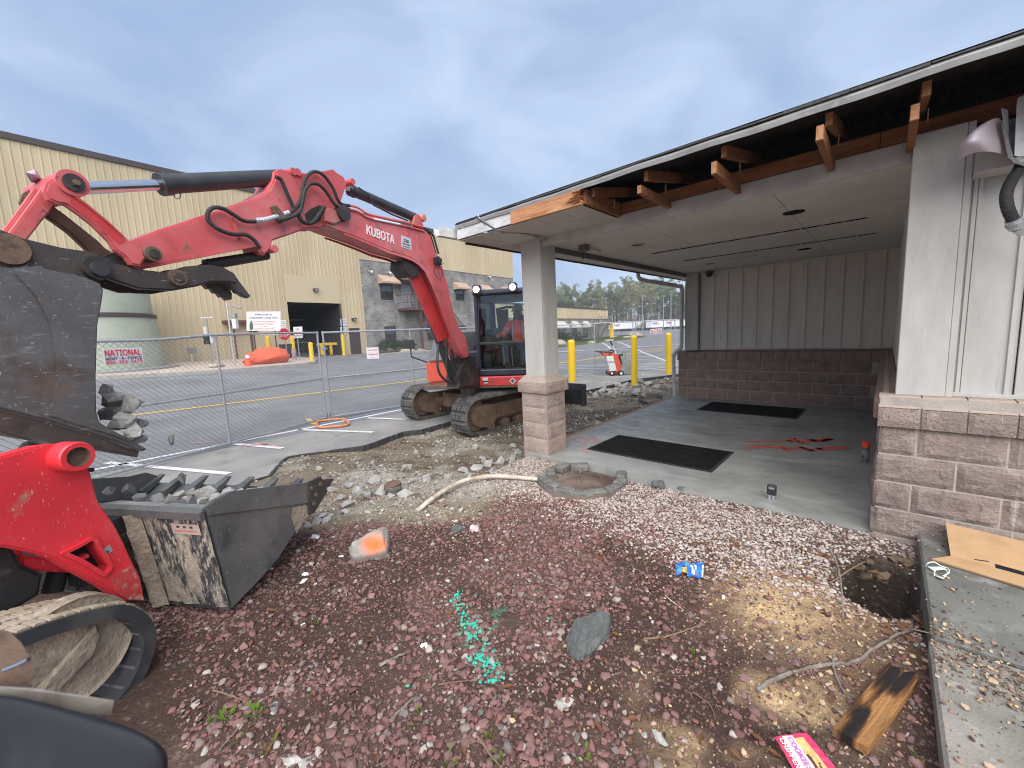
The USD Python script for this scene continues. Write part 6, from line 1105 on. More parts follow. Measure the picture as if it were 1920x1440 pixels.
# ------------------------------------------------------------------ the operator in the cab
M['skin'] = mat('skin', (.22, .115, .075), [((.17, .085, .055), 18, .5, .7)], rough=.55); M['hivis'] = mat('hi_vis_orange', (.92, .12, .075), [((.78, .085, .05), 7, .48, .7)], rough=.8, bump=(.4, 14)); M['reflective'] = mat('reflective_grey', (.42, .43, .46), rough=.45); M['denim'] = mat('denim', (.055, .09, .15), [((.10, .14, .21), 9, .5, .72)], rough=.9, bump=(.4, 24)); M['hat'] = mat('tan_hard_hat', (.36, .33, .27), rough=.45); M['glove'] = mat('work_glove', (.30, .31, .27), [((.05, .05, .05), 30, .5, .6)], rough=.9); M['boot'] = mat('brown_boot', (.12, .07, .04), rough=.7)
def sph(p, r, n=14): return m3d.Manifold.sphere(r, n).translate(tuple(map(float, p)))
def chain_body(bones, smooth=6, edge=.02):
    """Tapering limbs: the hull of the balls at each bone's ends, joined into one surface."""
    m = m3d.Manifold.batch_boolean([m3d.Manifold.batch_hull([sph(a, ra), sph(b, rb)]) for (a, ra), (b, rb) in bones], m3d.OpType.Add).refine_to_length(edge)
    g = m.to_mesh(); t = trimesh.Trimesh(g.vert_properties[:, :3], g.tri_verts); trimesh.smoothing.filter_taubin(t, iterations=smooth); return np.array(t.vertices), np.array(t.faces)
J = {k: HF(*v) for k, v in dict(hip=(-.17, .76, 1.33), hr=(-.14, .66, 1.32), hl=(-.14, .87, 1.32), waist=(-.20, .76, 1.46), chest=(-.17, .76, 1.66), neck=(-.14, .76, 1.86), head=(-.10, .77, 2.00), sr=(-.16, .58, 1.79), sl=(-.16, .95, 1.79), er=(.02, .47, 1.56), el=(.02, 1.03, 1.57), wr=(.24, .39, 1.55), wl=(.24, 1.03, 1.55), kr=(.40, .56, 1.38), kl=(.40, .95, 1.38), ar=(.62, .60, 1.05), al=(.60, .95, 1.05), tr=(.78, .60, 1.0), tl=(.76, .95, 1.0), handr=(.31, .40, 1.54), handl=(.31, 1.03, 1.54)).items()}
OP = thing('person', 'seated operator in orange shirt with grey stripes, tan hard hat and jeans inside the cab', 'person', J['hip'])
body = chain_body([((J['hip'], .12), (J['waist'], .115)), ((J['waist'], .115), (J['chest'], .135)), ((J['chest'], .13), (J['neck'], .055)), ((J['sr'], .055), (J['sl'], .055)), ((J['neck'], .052), (J['head']-Z3*.03, .06)), ((J['head'], .092), (J['head']+Hf*.02+Z3*.03, .088)), ((J['head']+Hf*.04-Z3*.06, .055), (J['head']+Hf*.02, .075)),
                   ((J['sr'], .05), (J['er'], .04)), ((J['er'], .04), (J['wr'], .028)), ((J['sl'], .05), (J['el'], .04)), ((J['el'], .04), (J['wl'], .028)), ((J['hr'], .085), (J['kr'], .058)), ((J['kr'], .055), (J['ar'], .04)), ((J['hl'], .085), (J['kl'], .058)), ((J['kl'], .055), (J['al'], .04))])
part(OP, 'body', body, M['skin'], smooth=True)
hd = J['head']; part(OP, 'nose', hull([hd+Hf*.105+Z3*.015, hd+Hf*.125-Z3*.025, hd+Hf*.10-Z3*.03+Hl*.016, hd+Hf*.10-Z3*.03-Hl*.016, hd+Hf*.09+Z3*.01]), M['skin'])
for s_ in (-1, 1): part(OP, 'ear', frame(lathe([(0, .01), (.02, .008), (.028, 0), (.02, -.008), (0, -.01)], 10), hd+Hl*s_*.092-Z3*.005, Hf, Z3, Hl*s_), M['skin'], smooth=True); part(OP, 'eye', frame(lathe([(0, .006), (.012, .003), (.014, 0)], 10), hd+Hf*.098+Hl*s_*.034+Z3*.012, Hl, Z3, Hf), M['black_ink'])
part(OP, 'mouth', frame(cbox(-.024, .024, -.004, .004, -.003, .004, .002), hd+Hf*.098-Z3*.058, Hl, Z3, Hf), M['boot']); part(OP, 'beard', chain_body([((hd+Hf*.06-Z3*.075-Hl*.03, .038), (hd+Hf*.06-Z3*.075+Hl*.03, .038))], 4), M['boot'], smooth=True)
part(OP, 'hard_hat', frame(lathe([(.150, .0), (.135, .012), (.118, .02), (.112, .07), (.09, .115), (.05, .14), (0, .148)], 24), hd+Z3*.045+Hf*.01, Hf, Hl, Z3), M['hat'], smooth=30)
sh_ = chain_body([((J['hip']+Z3*.02, .145), (J['waist'], .145)), ((J['waist'], .145), (J['chest'], .165)), ((J['chest'], .16), (J['neck']-Z3*.05, .085)), ((J['sr'], .078), (J['sl'], .078)), ((J['sr'], .076), (J['er'], .060)), ((J['er'], .060), (J['wr'], .045)), ((J['sl'], .076), (J['el'], .060)), ((J['el'], .060), (J['wl'], .045))])
st_ = part(OP, 'shirt', sh_, M['hivis'], smooth=True)
for a, b, t in (('sr', 'er', .55), ('er', 'wr', .25), ('sl', 'el', .55), ('el', 'wl', .25)):
    p, d = J[a]+(J[b]-J[a])*t, (J[b]-J[a]); d = d/np.linalg.norm(d); part(st_, 'reflective_band', cyl(p-d*.022, p+d*.022, .073 if a[0] == 's' else .061, 18), M['reflective'], smooth=40)
for s_ in (-.10, .12): part(st_, 'reflective_stripe', tube([J['chest']+Hl*s_+Hf*.10+Z3*.14, J['chest']+Hl*s_+Hf*.165, J['waist']+Hl*s_+Hf*.152, J['hip']+Hl*s_+Hf*.14], .018, 8), M['reflective'], smooth=40)
part(OP, 'trousers', chain_body([((J['hip'], .15), (J['hip']-Z3*.04, .14)), ((J['hr'], .115), (J['kr'], .085)), ((J['kr'], .084), (J['ar'], .066)), ((J['hl'], .115), (J['kl'], .085)), ((J['kl'], .084), (J['al'], .066))]), M['denim'], smooth=True)
for k in 'rl':
    part(OP, 'boot', chain_body([((J['a'+k]-Z3*.03, .055), (J['a'+k]-Z3*.06, .05)), ((J['a'+k]-Z3*.05, .048), (J['t'+k], .042))], 4), M['boot'], smooth=True)
    h = J['hand'+k]; w = J['w'+k]; b = [((w, .03), (h, .036))]
    for i, (dy, l_) in enumerate(((-.03, .030), (-.010, .036), (.010, .034), (.028, .026))): q = h+Hf*.03+Z3*(.014-i*.014); e = q+Hf*l_+Hl*(.014 if k == 'r' else -.014); b += [((h+Hf*.01+Z3*(.012-i*.012), .012), (q, .0115)), ((q, .0115), (e, .0105)), ((e, .0105), (e-Hf*.02+Hl*(.026 if k == 'r' else -.026), .0095))]
    b += [((h-Hf*.015+Z3*.02, .013), (h+Hf*.02+Z3*.045, .0115))]; part(OP, 'glove', chain_body(b, 3, .008), M['glove'], smooth=True)
# ------------------------------------------------------------------ torn light fixture at the right edge of the eave
M['film_pink'] = usdkit.material(stage, '/World/Looks/pinkish_lens_film', {'p': ('principled_bsdf', {'base_color': (.62, .56, .60), 'roughness': .35, 'specular_ior_level': .5}), 't': ('translucent_bsdf', {'color': (.6, .52, .56)}), 'g': ('geometry', {}), 'n': ('noise_texture', {'scale': 14.0, 'detail': 4.0}), 'b': ('bump', {'strength': .3, 'distance': .01}), 'm': ('mix_closure', {'fac': .35})}, [('g.position', 'n.vector'), ('n.fac', 'b.height'), ('b.normal', 'p.normal'), ('p.BSDF', 'm.closure1'), ('t.BSDF', 'm.closure2')], surface='m.closure')
M['fix_white'] = mat('fixture_white', (.62, .62, .65), [((.45, .45, .47), 14, .5, .7)], rough=.4, spec=.5); M['fix_edge'] = mat('fixture_edge', (.30, .29, .29), [((.6, .6, .6), 20, .55, .7)], rough=.35, metal=.5)
fd = 2.35
fq = lambda x, y, d=fd: at_d(x, y, d)
LF = thing('light_fixture', 'torn light fixture hanging from the eave with a pinkish lens cover', 'lamp', fq(1880, 290))
rows_ = [[(1812, 258), (1836, 236), (1862, 223), (1874, 222), (1878, 228)], [(1801, 270), (1822, 250), (1842, 245), (1866, 244), (1884, 250)], [(1798, 285), (1812, 272), (1838, 262), (1870, 268), (1890, 276)], [(1796, 300), (1822, 288), (1848, 284), (1876, 288), (1895, 298)]]
dep_ = [[2.359, 2.302, 2.288, 2.331, 2.388], [2.331, 2.231, 2.216, 2.288, 2.388], [2.317, 2.216, 2.188, 2.274, 2.388], [2.345, 2.274, 2.245, 2.302, 2.388]]
g = np.array([spline([fq(*q, d) for q, d in zip(r, dd)], 5) for r, dd in zip(rows_, dep_)]); g = np.stack([spline(g[:, j], 5) for j in range(g.shape[1])], 1); nu, nv = g.shape[:2]; i = np.arange(nu*nv).reshape(nu, nv); a, b, c, d = i[:-1, :-1].ravel(), i[1:, :-1].ravel(), i[1:, 1:].ravel(), i[:-1, 1:].ravel()
part(LF, 'lens_cover', (g.reshape(-1, 3), np.vstack([np.stack([a, b, c], 1), np.stack([a, c, d], 1)])), M['film_pink'], smooth=True)
def fbox(pts, d0, d1): return hull([fq(x, y, d) for x, y in pts for d in (d0, d1)])
part(LF, 'lens_frame', fbox([(1876, 226), (1880, 226), (1896, 296), (1902, 298), (1898, 300), (1890, 296)], 2.274, 2.445), M['fix_edge']); part(LF, 'bent_flap', fbox([(1877, 202), (1890, 206), (1894, 288), (1889, 290)], 2.359, 2.381), M['fix_white'])
part(LF, 'housing', fbox([(1908, 184), (1935, 170), (1960, 300), (1902, 292), (1906, 200)], 2.302, 2.502), M['fix_white']); part(LF, 'bottom_tray', fbox([(1893, 297), (1930, 290), (1960, 300), (1940, 318), (1902, 306)], 2.288, 2.488), M['fix_edge'])
part(LF, 'hanger', tube([fq(1925, 180, 2.431), at_y(1930, 150, 2.574)], .006, 6), M['fix_edge'])
FC = thing('flexible_conduit', 'black flexible conduit hanging from the torn light fixture', 'conduit', fq(1888, 385, 2.288))
cp_ = spline([fq(1922, 292, 2.359), fq(1910, 318, 2.324), fq(1896, 340, 2.302), fq(1887, 364, 2.288), fq(1889, 388, 2.288), fq(1899, 412, 2.302)], 9); k = len(cp_); rr = .027*(1+.05*np.sin(np.arange(k)*2.2)); part(FC, 'hose', tube(cp_, rr, 12), M['hose'], smooth=50)
a, b = cp_[-2], cp_[-1]; u_ = (b-a)/np.linalg.norm(b-a); part(FC, 'connector', cyl(b, b+u_*.055, .033, 14), M['emt'], smooth=30); part(FC, 'lock_nut', cyl(b+u_*.02, b+u_*.035, .038, 8), M['galv']); w_ = b+u_*.055; part(FC, 'elbow', tube([w_, w_+u_*.02+rt*.02, w_+rt*.06+u_*.02], .026, 10), M['emt'], smooth=40); part(FC, 'wire', tube([w_+rt*.05, w_+rt*.09-Z3*.05, w_+rt*.12-Z3*.12], .006, 6), M['white_bit'] if 'white_bit' in M else M['fix_white'])
# ------------------------------------------------------------------ the compact track loader in the left foreground
M['ld_red'] = mat('loader_red_paint', (.70, .035, .05), [((.58, .03, .042), 2.4, .44, .7), ((.66, .13, .12), 1.6, .52, .72), ((.40, .17, .13), 8, .62, .74), ((.72, .35, .33), 30, .685, .71, (1, 5, 1), 2.0), ((.15, .09, .07), 26, .67, .75)], rough=.38, rvar=.1, spec=.5, bump=(.05, 40))
M['ld_red_dirty'] = mat('loader_red_muddy', (.55, .06, .06), [((.42, .30, .24), 7, .50, .60), ((.50, .40, .33), 16, .56, .66), ((.60, .04, .05), 3, .62, .78)], rough=.7, bump=(.4, 26))
M['mud_panel'] = mat('mud_streaked_steel', (.045, .045, .05), [((.34, .29, .23), 11, .47, .56, (1.3, 1.3, .34)), ((.42, .37, .30), 34, .52, .62, (1.4, 1.4, .42)), ((.03, .03, .034), 9, .60, .70, (2.2, 2.2, .5))], rough=.85, bump=(.9, 24, (1, 1, .4)), bump2=(.5, 70))
M['mud'] = mat('dried_mud', (.36, .30, .235), [((.24, .19, .145), 8, .44, .66), ((.46, .40, .33), 20, .56, .74)], rough=.98, bump=(1.0, 34), spec=.1)
M['ld_steel'] = mat('loader_bucket_steel', (.115, .118, .12), [((.17, .17, .165), 1.8, .44, .66), ((.19, .155, .12), 3.4, .56, .72), ((.42, .42, .42), 13, .665, .71, (1, 6, 6), 3.0), ((.05, .055, .062), 3.0, .55, .7)], rough=.42, rvar=.14, metal=.3, spec=.5, bump=(.15, 30))
M['ld_dark'] = mat('loader_dark_frame', (.022, .022, .024), [((.12, .10, .08), 5, .56, .74)], rough=.7, bump=(.2, 30))
M['rubber'] = mat('track_rubber', (.032, .034, .037), [((.075, .07, .065), 4, .5, .7)], rough=.65, spec=.4, bump=(.15, 40))
M['tread_mud'] = mat('muddy_tread', (.33, .265, .195), [((.42, .35, .27), 8, .46, .66), ((.20, .155, .115), 14, .55, .7)], rough=.95, bump=(.6, 40), spec=.1)
LB = np.array([-3.02, .52, 0.0]); Lh = np.array([-.515, .857, 0]); Lh /= np.linalg.norm(Lh); Ll = np.array([-Lh[1], Lh[0], 0]); Ln = -Ll
def LP(x, y, off=0.0): return at_pl(x, y, LB+Ln*off, Ln)
def lprof(px, off): return [((p-LB)@Lh, p[2]) for p in (LP(x, y, off) for x, y in px)]
def lfr(m, o): return frame(m, LB+Ln*o, Lh, Z3, Ln)
def lplate(px, o0, o1, b=.008, ref=None): return frame(bevex(lprof(px, o1 if ref is None else ref), o1-o0, min(b, (o1-o0)*.3))[0:2], LB+Ln*o0, Lh, Z3, -np.cross(Z3, Lh)*0+Ln)
def fixw(m):                                                       # a mirrored frame turns faces inside out: turn them back
    return m[0], m[1][:, ::-1]
LD = thing('track_loader', 'bright red compact track loader with a muddy bucket full of broken concrete', 'loader', LB+Z3*-.15)
BW = 1.86
SIDE_L = [(384, 952), (398, 939), (430, 922), (574, 905), (597, 896), (612, 903), (612, 914), (597, 942), (570, 973), (520, 1050), (480, 1095), (437, 1139), (389, 966)]
part(LD, 'bucket_side', lplate(SIDE_L, -.022, 0.0, .004), M['ld_steel'], label='right side plate of the loader bucket')
part(LD, 'bucket_side', lplate(SIDE_L, -BW, -BW+.022, .004, 0.0), M['ld_steel'])
part(LD, 'side_rim', lplate([(383, 950), (398, 939), (430, 921), (574, 905), (578, 943), (389, 967)], 0.0005, .014, .004, 0.0), M['ld_steel'])
part(LD, 'side_cutter', lplate([(574, 904), (597, 893), (602, 900), (610, 898), (622, 897), (614, 912), (608, 914), (610, 922), (597, 942), (585, 962), (575, 965)], .001, .026, .005, 0.0), M['worn_steel'])
for x, y in ((584, 915), (592, 928), (588, 945), (600, 908)): p = LP(x, y, .026); part(LD, 'cutter_bolt', cyl(p, p+Ln*.012, .016, 10), M['rust'], smooth=30)
part(LD, 'heel_mud', lplate([(548, 952), (572, 946), (585, 962), (570, 973), (555, 1000), (546, 972)], .0005, .008, .003, 0.0), M['mud'])
bs = LineString(lprof([(386, 956), (398, 1000), (437, 1139), (480, 1095), (570, 973), (597, 942), (612, 918)], 0.0)).buffer(.012, cap_style=2, join_style=2)
sh = extrude(bs, BW-.045); part(LD, 'bucket_shell', lfr(fixw(sh), -BW+.022), M['ld_steel'])
# the back panel, streaked with mud, stands just proud of the shell
pa, pb = np.array(lprof([(386, 957)], 0)[0]), np.array(lprof([(436, 1136)], 0)[0]); dv = pb-pa; dl = np.linalg.norm(dv); dv /= dl; nv = np.array([-dv[1], dv[0]])
nv = nv if nv[0] < 0 else -nv
def back(u, s, o=0.0):                                              # u metres to the left along the panel, s down it, o outwards
    q = pa+dv*s+nv*(.014+o); return LB+Ll*u+Lh*q[0]+Z3*q[1]
bg_ = grid(np.linspace(0, .62, 50), np.linspace(.02, dl-.005, 46), lambda U, Sx: .004+.011*ss(.45, .75, meshkit.fbm(np.stack([U*9, Sx*5, U*0], -1), 3))*ss(.0, .3, Sx)+.016*ss(.50, .64, U))
bp_ = np.array([back(*q) for q in bg_[0]]); part(LD, 'back_panel', (bp_, bg_[1]), M['mud_panel'], smooth=True, label='mud streaked back panel of the loader bucket')
mdg = grid(np.linspace(.48, .64, 16), np.linspace(.03, dl+.02, 60), lambda U, Sx: .010+.034*np.exp(-((U-.565)/.05)**2)*(.5+meshkit.fbm(np.stack([U*18, Sx*12, U*0+4], -1), 3))); part(LD, 'mud_ridge', (np.array([back(*q) for q in mdg[0]]), mdg[1]), M['mud'], smooth=True)
part(LD, 'top_lip', hull([back(u, s, o) for u in (0, BW) for s, o in ((-.005, 0), (-.005, .03), (.045, .03), (.045, 0))]), M['ld_steel'])
dc = hull([back(u, s, o) for u in (.05, .26) for s in (.085, .155) for o in (.012, .0145)]); M['dusty_decal'] = mat('dusty_decal', (.40, .31, .28), [((.33, .27, .22), 18, .45, .65)], rough=.9)
part(LD, 'decal', dc, M['dusty_decal']); part(LD, 'decal_print', hull([back(u, s, o) for u in (.07, .24) for s in (.128, .135) for o in (.0146, .0155)]), M['pale_red_ink'])
for u in (.10, .15, .20): part(LD, 'decal_print', hull([back(u+q, s, o) for q in (0, .02) for s in (.098, .112) for o in (.0146, .0155)]), M['black_ink'])
part(LD, 'back_frame', join(*[hull([back(u+q, s, o) for q in (0, .08) for s, o in ((.05, .0), (.05, .07), (dl-.1, .0), (dl-.1, .10))]) for u in (.62, .86, 1.1)], hull([back(u, s, o) for u in (.6, BW) for s in (.16, .22) for o in (0, .09)]), hull([back(u, s, o) for u in (.6, BW) for s in (.02, dl) for o in (-.0, .012)])), M['ld_dark'])
lipq = np.array(lprof([(600, 925)], 0)[0]); lipd = np.array(lprof([(614, 912)], 0)[0])-np.array(lprof([(570, 973)], 0)[0]); lipd /= np.linalg.norm(lipd); lipn = np.array([-lipd[1], lipd[0]])
for u in np.linspace(.03, BW-.03, 8):
    P_ = lambda a, b, w: LB+Ll*(u+w)+Lh*(lipq+lipd*a+lipn*b)[0]+Z3*(lipq+lipd*a+lipn*b)[1]
    part(LD, 'bucket_tooth', hull([P_(-.08, -.02, -.03), P_(-.08, -.02, .03), P_(-.08, .035, -.03), P_(-.08, .035, .03), P_(.05, -.015, -.034), P_(.05, -.015, .034), P_(.05, .03, -.034), P_(.05, .03, .034), P_(.15, .008, -.030), P_(.15, .008, .030), P_(.15, .016, -.03), P_(.15, .016, .03)]), M['ld_steel'])
# lift arm with its boss and pocket
AO, AW = -.42, .09
ARM = [(-60, 872), (0, 857), (45, 844), (75, 836), (107, 832), (135, 833), (152, 839), (160, 850), (166, 870), (172, 890), (178, 915), (185, 940), (200, 962), (215, 983), (232, 1015), (245, 1045), (258, 1070), (265, 1085), (269, 1105), (272, 1127), (240, 1126), (217, 1115), (195, 1100), (170, 1086), (140, 1070), (110, 1052), (88, 1043), (65, 1037), (30, 1029), (0, 1025), (-60, 1022)]
POCK = [(114, 1037), (142, 1024), (168, 1009), (177, 1011), (186, 1030), (206, 1060), (204, 1068), (194, 1078), (186, 1075), (150, 1053)]
ap = Polygon(lprof(ARM, AO)); hp = Polygon(lprof(POCK, AO)).buffer(0)
part(LD, 'lift_arm', frame(fixw(bevex(ap.difference(hp.buffer(-.004)), AW, .01)), LB+Ln*(AO-AW), Lh, Z3, Ln), M['ld_red'], label='bright red lift arm plate')
rim = hp.buffer(.006).difference(hp.buffer(-.012)); part(LD, 'pocket_rim', frame(fixw(extrude(rim, .022)), LB+Ln*(AO-.004), Lh, Z3, Ln), M['ld_red'])
part(LD, 'pocket_back', lplate([(105, 1030), (175, 1000), (215, 1065), (195, 1085)], AO-AW-.02, AO-AW-.005, .003, AO), M['ld_dark']); part(LD, 'pocket_web', lplate([(152, 1048), (172, 1039), (174, 1045), (156, 1054)], AO-.07, AO-.02, .004, AO), M['ld_red'])
part(LD, 'arm_mud', lplate([(205, 1085), (228, 1070), (246, 1060), (262, 1090), (269, 1125), (240, 1124), (218, 1112)], AO+.0005, AO+.004, .001, AO), M['ld_red_dirty'])
bo = LP(122, 856, AO); part(LD, 'boss', frame(lathe([(.050, .095), (.072, .095), (.078, .085), (.078, -.01)], 28), bo, Lh, Z3, Ln), M['ld_red'], smooth=30); part(LD, 'bore', frame(lathe([(0, .06), (.050, .06), (.050, .0955)], 24), bo, Lh, Z3, Ln), M['rust'], smooth=30)
part(LD, 'boss_flange', lplate([(98, 858), (112, 872), (140, 876), (152, 862), (146, 878), (120, 884), (102, 876)], AO, AO+.02, .004, AO), M['ld_red']); gn = LP(118, 878, AO); part(LD, 'grease_nipple', cyl(gn, gn+Ln*.035, .012, 8), M['emt'])
for x, y in ((166, 858), (173, 881)): p = LP(x, y, AO); part(LD, 'bolt_head', cyl(p-Ln*.03, p+Ln*.0, .012, 8), M['ld_dark'])
stq = [LP(x, y, AO+.0015) for x, y in ((193, 1030), (205, 1021), (212, 1032), (199, 1041))]; part(LD, 'sticker', A([*stq, *[p+Ln*.0015 for p in stq]], [(4, 5, 6), (4, 6, 7)] + [(6, 5, 4), (7, 6, 4)]), M['white_sign']); part(LD, 'sticker_mark', text_on('6', .016, LP(202, 1036, AO), (stq[1]-stq[0])/np.linalg.norm(stq[1]-stq[0]), np.cross(Ln, (stq[1]-stq[0])/np.linalg.norm(stq[1]-stq[0])), .004, .001), M['black_ink'])
part(LD, 'lift_arm', lplate(ARM, -1.42, -1.33, .01, AO), M['ld_red'], label='far red lift arm')
part(LD, 'cross_tube', cyl(LP(30, 900, AO-AW), LP(30, 900, AO-AW)+Ll*.85, .07, 16), M['ld_red'])
part(LD, 'hose', tube(spline([LP(40, 846, -.5), LP(50, 834, -.55), LP(70, 830, -.55), LP(92, 834, -.52), LP(84, 846, -.55)], 5), .018, 8), M['hose'], smooth=40)
part(LD, 'chassis', lplate([(-120, 1030), (42, 1025), (60, 1060), (100, 1078), (92, 1118), (40, 1150), (-120, 1180)], -1.3, -.56, .02, -.5), M['ld_dark'])
part(LD, 'red_cross_member', lplate([(40, 1040), (95, 1048), (150, 1062), (160, 1075), (90, 1072), (40, 1070)], -.75, -.6, .01, -.6), M['ld_red']); part(LD, 'link_arm', lplate([(150, 1075), (175, 1085), (270, 1122), (262, 1132), (180, 1108), (150, 1100)], -.70, -.62, .01, -.6), M['ld_dark'])
part(LD, 'cylinder', cyl(LP(98, 1110, -.7), LP(118, 1042, -.7), .045, 14), M['ld_dark'])
cabp = lfr(fixw(extrude([(-2.4, .35), (-.95, .35), (-.85, 1.2), (-1.3, 1.95), (-2.3, 1.95)], .9)), -1.4)
# track
TO, TW = -.06, .36
OUT = [(-330, 1330), (-120, 1248), (0, 1203), (40, 1187), (100, 1165), (150, 1150), (190, 1140), (225, 1134), (250, 1136), (270, 1146), (284, 1160), (292, 1178), (294, 1196), (290, 1222), (280, 1252), (262, 1288), (240, 1318), (200, 1372), (150, 1440), (60, 1560), (-120, 1700), (-380, 1760), (-560, 1640), (-520, 1440)]
op = Polygon(lprof(OUT, TO)).buffer(-.03).buffer(.03); ip = op.buffer(-.062)
ring = op.difference(ip); part(LD, 'track', frame(fixw(extrude(ring, TW)), LB+Ln*(TO-TW), Lh, Z3, Ln), M['rubber'], smooth=35, label='rubber track of the loader')
oc_ = op.exterior; tl = []; n = int(oc_.length/.052)
for i in range(n):
    s0_ = i*oc_.length/n; p, q = np.array(oc_.interpolate(s0_).coords[0]), np.array(oc_.interpolate(s0_+.02).coords[0]); d = (q-p)/np.linalg.norm(q-p); nn = np.array([d[1], -d[0]])
    if op.contains(Point(*(p+nn*.01))): nn = -nn
    for j in range(4):
        sh_ = .018*(j % 2); a0, a1 = TO-TW+.012+j*(TW-.024)/4+.004, TO-TW+.012+(j+1)*(TW-.024)/4-.004
        tl.append(hull([LB+Ln*a+Lh*(p+d*(u+sh_)+nn*v)[0]+Z3*(p+d*(u+sh_)+nn*v)[1] for a in (a0, a1) for u, v in ((0, -.004), (.043, -.004), (.003, .009), (.040, .009))]))
part(LD, 'tread_lugs', join(*tl), M['tread_mud'], kind='stuff')
ir = ip.exterior; rb = []
for s0_ in np.arange(0, ir.length, .085):
    p, q = np.array(ir.interpolate(s0_).coords[0]), np.array(ir.interpolate(s0_+.012).coords[0]); w = [LB+Ln*a+Lh*z[0]+Z3*z[1] for a in (TO-TW*.9, TO-.02) for z in (p, q)]; rb.append(hull(w+[x+Z3*.001+(LB+Lh*ip.centroid.x+Z3*ip.centroid.y-x)*.004 for x in w]))
part(LD, 'track_lug', join(*rb), M['ld_steel'], kind='stuff')
ic = LP(146, 1225, TO-.05); part(LD, 'idler', frame(lathe([(0, -.02), (.10, -.02), (.13, -.035), (.235, -.03), (.25, -.02), (.255, -.10), (0, -.10)], 36), ic, Lh, Z3, Ln), M['mud'], smooth=30, label='front idler wheel caked with mud')
sl = rock(np.random.default_rng(15), .17, .085, .03, 18, .06, 2); part(LD, 'mud_slab', frame(move(sl, ry=0, rz=.55), ic+Ln*.0-Lh*.03-Z3*.02, Lh, Z3, Ln), M['mud'])
part(LD, 'track_frame', lplate([(-300, 1360), (-60, 1270), (60, 1235), (90, 1260), (40, 1340), (-120, 1560), (-320, 1560)], -.34, -.14, .02, TO), M['ld_dark'])
# dark thing very close to the lens, lower left
M['near_dark'] = mat('dark_padded_cover', (.012, .013, .018), [((.03, .032, .045), 5, .5, .7)], rough=.7, spec=.35); M['near_metal'] = mat('pale_worn_metal', (.42, .38, .33), [((.22, .16, .13), 8, .48, .66)], rough=.3, metal=.6)
NB = .50
nb = at_d(110, 1400, NB)
NT = thing('machine_guard', 'dark padded guard with a pale metal bar right before the lens at the lower left', 'machine part', nb)
pdm = [at_d(x, y, d) for x, y, d in ((-60, 1296, .5), (40, 1306, .5), (120, 1330, .5), (215, 1352, .49), (262, 1372, .49), (312, 1400, .48), (318, 1440, .47), (290, 1520, .46), (60, 1560, .46), (-80, 1560, .46))]
bv = hull([CAM+(p-CAM)*q for p in pdm for q in (1.0, 1.12)]); tm = trimesh.Trimesh(*bv).subdivide().subdivide(); trimesh.smoothing.filter_laplacian(tm, iterations=4, volume_constraint=False); part(NT, 'pad', (np.array(tm.vertices), np.array(tm.faces)), M['near_dark'], smooth=True)
part(NT, 'bar', hull([at_d(x, y, d) for x, y, d in ((-40, 1284, .53), (60, 1290, .53), (214, 1313, .52), (208, 1342, .52), (150, 1338, .52), (-40, 1312, .53), (-40, 1290, .56), (206, 1320, .55), (60, 1330, .56))]), M['near_metal'])
part(NT, 'bracket', hull([at_d(x, y, d) for x, y, d in ((-40, 1180, .56), (14, 1182, .56), (40, 1205, .56), (60, 1242, .56), (60, 1290, .56), (-40, 1296, .56), (0, 1200, .60), (40, 1280, .60))]), M['rust']); part(NT, 'bracket_edge', tube([at_d(8, 1256, .545), at_d(34, 1246, .545), at_d(54, 1236, .545)], .003, 6), M['chrome'])
# ------------------------------------------------------------------ stones, litter and small things on the ground
M['chunk'] = mat('broken_concrete', (.37, .36, .345), [((.27, .255, .235), 7, .44, .66), ((.50, .49, .47), 18, .56, .74), ((.20, .18, .15), 40, .62, .78)], rough=.95, bump=(.8, 50), coord='pos', spec=.15)
M['basalt'] = mat('dark_grey_stone', (.105, .112, .110), [((.16, .168, .165), 9, .48, .7), ((.07, .07, .068), 22, .56, .74)], rough=.9, bump=(.6, 50), spec=.25)
M['ring_stone'] = mat('ring_stone', (.155, .155, .148), [((.23, .225, .205), 9, .46, .66), ((.09, .09, .085), 16, .58, .75)], rough=.95, bump=(.9, 45), spec=.15)
M['pale_stone'] = mat('pale_stone', (.46, .44, .41), [((.30, .275, .245), 16, .46, .66), ((.62, .61, .59), 24, .56, .72)], rough=.95, bump=(.7, 60))
M['white_bit'] = mat('white_plastic_scrap', (.72, .71, .69), [((.5, .47, .44), 18, .56, .74)], rough=.6)
M['foam'] = mat('pinkish_film', (.60, .50, .51), rough=.5)
M['stick'] = mat('grey_stick', (.235, .205, .175), [((.13, .105, .085), 14, .44, .66), ((.36, .335, .30), 26, .58, .74)], rough=.95, bump=(.7, 60))
M['twig'] = mat('brown_twig', (.19, .125, .085), [((.33, .25, .17), 10, .55, .72)], rough=.9)
M['burnt'] = mat('charred_board', (.46, .245, .085), [((.60, .37, .15), 5, .50, .66, (5, .8, 1)), ((.20, .085, .03), 4.6, .50, .60, (3.2, .9, 1)), ((.016, .012, .010), 4.2, .49, .55, (2.6, .8, 1))], rough=.85, bump=(.6, 30, (6, .8, 1)), coord='obj')
M['cardboard'] = mat('cardboard', (.46, .29, .155), [((.40, .245, .125), 6, .46, .68), ((.55, .385, .225), 9, .60, .76, (.5, 2, 2))], rough=.9, bump=(.12, 30))
M['card_edge'] = mat('cardboard_edge', (.30, .19, .11), rough=.9)
M['pvc'] = mat('dirty_white_pipe', (.55, .49, .42), [((.34, .26, .19), 9, .44, .64), ((.66, .62, .57), 14, .56, .72)], rough=.6, bump=(.2, 40))
